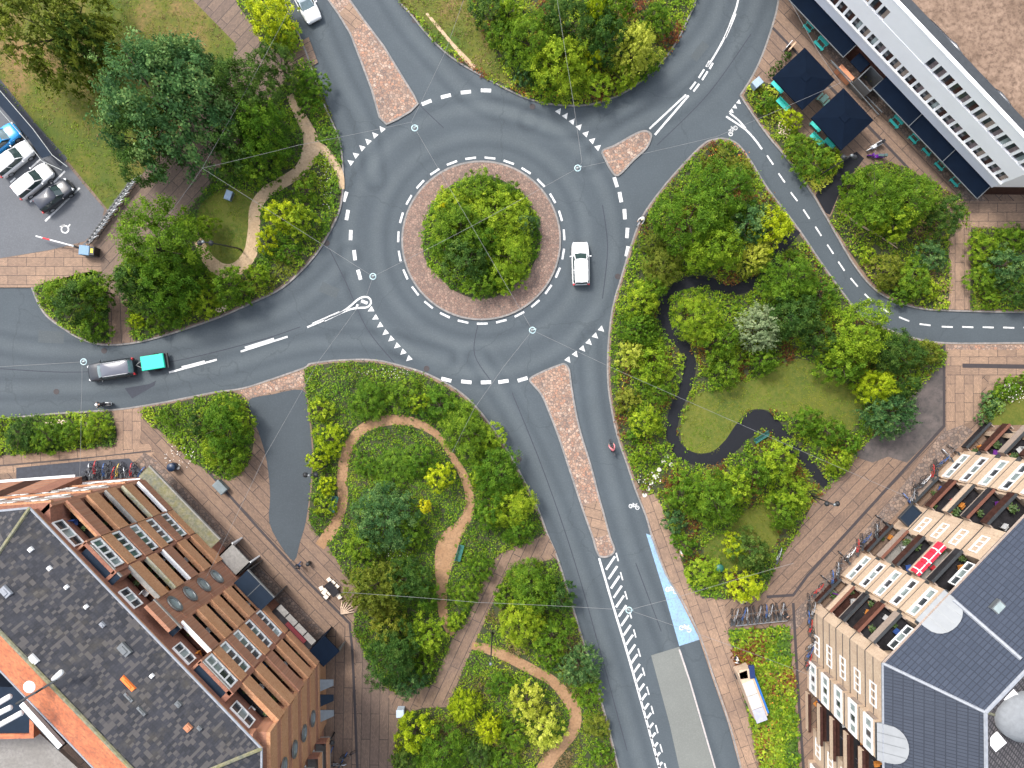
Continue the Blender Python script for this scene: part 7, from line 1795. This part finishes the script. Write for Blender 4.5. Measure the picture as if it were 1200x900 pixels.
# undergrowth: tufts over each bed, away from paths and lawns
PATHS = [SAND, SAND2, PST, TDIRT, BP, RP, RP2]
def undergrowth(poly, label, dens, seed, pal, hmax=.9, leaf=.24, ex=(), lowex=(), flowers=0.02, zb=.13, group='undergrowth', cover=None):
    g = np.random.default_rng(seed); xs = [p[0] for p in poly]; ys = [p[1] for p in poly]
    x0, x1, y0, y1 = min(xs), max(xs), min(ys), max(ys); x0 = max(x0, -90); x1 = min(x1, 1290); y0 = max(y0, -70); y1 = min(y1, 970)
    n = int((x1 - x0) * (y1 - y0) / S / S * dens); X = g.uniform(x0, x1, n); Y = g.uniform(y0, y1, n)
    ok = inpoly(X, Y, poly)
    JX, JY = X + g.normal(0, 1.3, n), Y + g.normal(0, 1.3, n)
    for e in list(PATHS) + list(ex): ok &= ~inpoly(JX, JY, e)
    X, Y = X[ok], Y[ok]
    nz = snoise(X, Y, .16, seed); n2 = snoise(X, Y, .045, seed + 1); n3 = snoise(X, Y, .4, seed + 2)
    hh = np.clip(.32 + .40 * nz + .2 * n3, .03, 1.3) * hmax * 1.25
    for e, f in lowex: hh = np.where(inpoly(X, Y, e), hh * f, hh)
    K = 6; m = len(X)
    cx = np.repeat((X - 600) / S, K) + g.normal(0, .14, m * K); cy = np.repeat((450 - Y) / S, K) + g.normal(0, .14, m * K)
    cz = zb + np.repeat(hh, K) * g.uniform(.35, 1.1, m * K) + .03
    Nn = np.stack([g.normal(0, .45, m * K), g.normal(0, .45, m * K), np.ones(m * K)], 1)
    tint = np.repeat(.5 + .22 * n2 + .12 * n3 + g.normal(0, .1, m), K) + g.normal(0, .09, m * K)
    me = leafmesh('undergrowth', np.stack([cx, cy, cz], 1), Nn, leaf * g.uniform(.5, 1.3, m * K), tint)
    for c in pal: me.materials.append(LM[c])
    sel = snoise(np.repeat(X, K), np.repeat(Y, K), .07, seed + 5) + g.normal(0, .35, m * K)
    q = np.linspace(-1.1, 1.1, len(pal) + 1)[1:-1]; mi = np.digitize(sel, q).astype(np.int32)
    me.polygons.foreach_set('material_index', np.clip(mi, 0, len(pal) - 1))
    o = bpy.data.objects.new('undergrowth', me); C.objects.link(o); tag(o, label, 'undergrowth', kind='stuff')
LM['rd'] = leafmat('leaf_reddish', (.07, .025, .008), (.16, .06, .02), (.26, .12, .03))
LM['br'] = leafmat('leaf_dry', (.10, .07, .03), (.20, .14, .06), (.32, .24, .12))
undergrowth(L2, 'leafy undergrowth between diagonal path and northwest road', 15, 1, ['dg', 'mg', 'mg', 'lg', 'ol'], .8, ex=[GL])
undergrowth(cat([(44, 336), (75, 326), (112, 318), (122, 330), (127, 355), (128, 385), (128, 401), (110, 400), (92, 393), (72, 381), (55, 366), (47, 350)], True, 2), 'leafy undergrowth by the car park exit', 15, 2, ['dg', 'mg', 'lg', 'ol'], .7)
undergrowth(NBED, 'leafy undergrowth beside the top of the northwest road', 15, 3, ['mg', 'lg', 'yg'], .7)
undergrowth(ICEN, 'dense undergrowth on the round island', 20, 4, ['mg', 'mg', 'lg', 'lg'], 1.1)
undergrowth(S_TOP, 'leafy undergrowth of the northern shrubbery', 15, 5, ['mg', 'lg', 'mg', 'ol', 'rd'], .8, ex=[TG])
undergrowth(TG, 'dry grass tufts along the northern kerb', 9, 6, ['mg', 'ol', 'br', 'ol'], .25, leaf=.16)
undergrowth(E1, 'leafy undergrowth between terrace and cycle road', 15, 7, ['mg', 'ol', 'lg', 'py'], .6)
undergrowth(E3, 'leafy undergrowth on the outer side of the cycle road', 13, 8, ['mg', 'ol', 'mg', 'lg', 'br'], .7)
undergrowth(E4, 'leafy undergrowth right of the narrow paved link', 15, 9, ['mg', 'lg', 'mg', 'ol'], .8)
undergrowth(DB, 'leafy undergrowth of the big park', 14, 10, ['mg', 'lg', 'mg', 'lg', 'ol', 'rd'], .8, ex=[DL1, DL2])
undergrowth(S3, 'yellow green groundcover with orange touches beside the footway', 22, 11, ['dg', 'mg', 'lg', 'mg', 'ol', 'lg', 'rd'], .8, leaf=.36)
undergrowth(S1, 'leafy undergrowth of the long verge bed', 18, 12, ['dg', 'mg', 'lg'], .9)
undergrowth(S2, 'leafy undergrowth of the triangular bed', 16, 13, ['mg', 'mg', 'lg', 'ol'], .5)
undergrowth(H1, 'wild meadow undergrowth round the looping red path', 18, 14, ['mg', 'ol', 'lg', 'mg', 'dg', 'lg', 'mg'], .7, leaf=.20, lowex=[([(412, 520), (440, 502), (490, 505), (525, 540), (542, 580), (530, 618), (505, 660), (500, 700), (440, 650), (410, 600)], .45)])
undergrowth(H2, 'wild meadow undergrowth right of the zigzag path', 16, 15, ['mg', 'mg', 'lg', 'ol', 'br'], .6, leaf=.20)
undergrowth([(1150, 475), (1162, 462), (1175, 448), (1320, 440), (1320, 452), (1195, 458), (1175, 474), (1160, 492)], 'hedge undergrowth of the small garden', 22, 16, ['bg', 'mg', 'dg'], 1.0)
undergrowth(GL, 'short grass blades of the loop lawn', 10, 17, ['mg', 'mg', 'ol'], .06, leaf=.10)
undergrowth(DL1, 'short grass blades of the mown lawn', 9, 18, ['ol', 'ol', 'mg'], .06, leaf=.10)
undergrowth(DL2, 'short grass blades of the small southern lawn', 9, 19, ['mg', 'ol'], .08, leaf=.12)
undergrowth(L1, 'rough grass tufts of the car park lawn', 5, 20, ['mg', 'mg', 'ol', 'br'], .14, leaf=.13)
# flowers
def flowers(px, py, rx, ry, n, mat, label, size=.14, z=.8, seed=0):
    g = random.Random(seed); m = MB()
    for i in range(n):
        a = g.uniform(0, 6.28); r = math.sqrt(g.random()); q = P(px + rx * r * math.cos(a), py + ry * r * math.sin(a)); s_ = size * g.uniform(.4, 1.1); zz = z * g.uniform(.7, 1.15); t = g.uniform(0, 6)
        m.add([(q.x + s_ * math.cos(t + k * 1.2566) * .5, q.y + s_ * math.sin(t + k * 1.2566) * .5, zz + g.uniform(-.02, .02)) for k in range(5)] + [(q.x, q.y, zz + .05)], [(k, (k + 1) % 5, 5) for k in range(5)])
    m.build('flowers', mat, label=label, cat_='flowers', kind='stuff')
FW = plain('white_petals', (.72, .68, .62), .7); FC = plain('cream_petals', (.72, .55, .42), .7); FY = plain('yellow_petals', (.75, .50, .02), .7); FO = plain('orange_petals', (.65, .22, .03), .7)
flowers(72, 495, 14, 4, 60, FC, 'cream flower heads in the long verge bed', seed=1); flowers(107, 497, 3, 3, 14, plain('purple_petals', (.25, .03, .35), .7), 'purple flowers in the long verge bed', seed=2)
flowers(213, 535, 20, 14, 60, FW, 'white flowers scattered in the triangular bed', .12, .6, 3); flowers(262, 362, 8, 5, 26, FC, 'cream flowers at the west road kerb', .2, .7, 4)
flowers(918, 152, 8, 12, 90, FC, 'cream flowers beside the bright round bush', .15, .7, 5); flowers(1178, 460, 14, 12, 60, FW, 'white flowers in the garden hedge', .12, 1.5, 6)
flowers(382, 215, 9, 40, 70, FW, 'tiny white flowers on the northwest kerb', .09, .5, 7); flowers(735, 440, 10, 60, 60, FY, 'small yellow flowers along the park kerb', .1, .6, 8)
flowers(345, 38, 4, 6, 18, FY, 'yellow orange flowers at the top of the northwest road', .25, 1.2, 9); flowers(850, 182, 26, 12, 60, FO, 'rusty flowers at the tip of the park', .15, 1.0, 10)
flowers(460, 437, 40, 6, 60, FW, 'white flowers at the southern roundabout kerb', .09, .6, 11); flowers(760, 560, 14, 10, 30, FW, 'white flowers near the stepping stones', .14, .7, 12)
flowers(640, 112, 30, 4, 50, FO, 'orange flowers on the northern kerb', .12, .5, 13); flowers(470, 650, 14, 30, 40, FW, 'white umbels inside the loop', .1, 1.1, 14)
flowers(605, 850, 4, 4, 4, FY, 'few yellow flowers in the lower bed', .2, 1.5, 15); flowers(905, 800, 22, 70, 45, FO, 'orange touches in the groundcover', .15, .5, 16)
# fallen branch on the cycle side bed
m = MB(); pts = [P(x, y, .4) for x, y in ((985, 248), (1005, 262), (1028, 275), (1042, 284), (1052, 291))]; m.tube(pts, [.14, .12, .1, .07, .04], k=6); m.tube([P(1042, 284, .4), P(1050, 285, .4)], .05, k=5)
m.build('fallen_branch', plain('dry_branch', (.34, .25, .17), .9), label='long dry fallen branch in the bed beside the cycle road', cat_='branch')
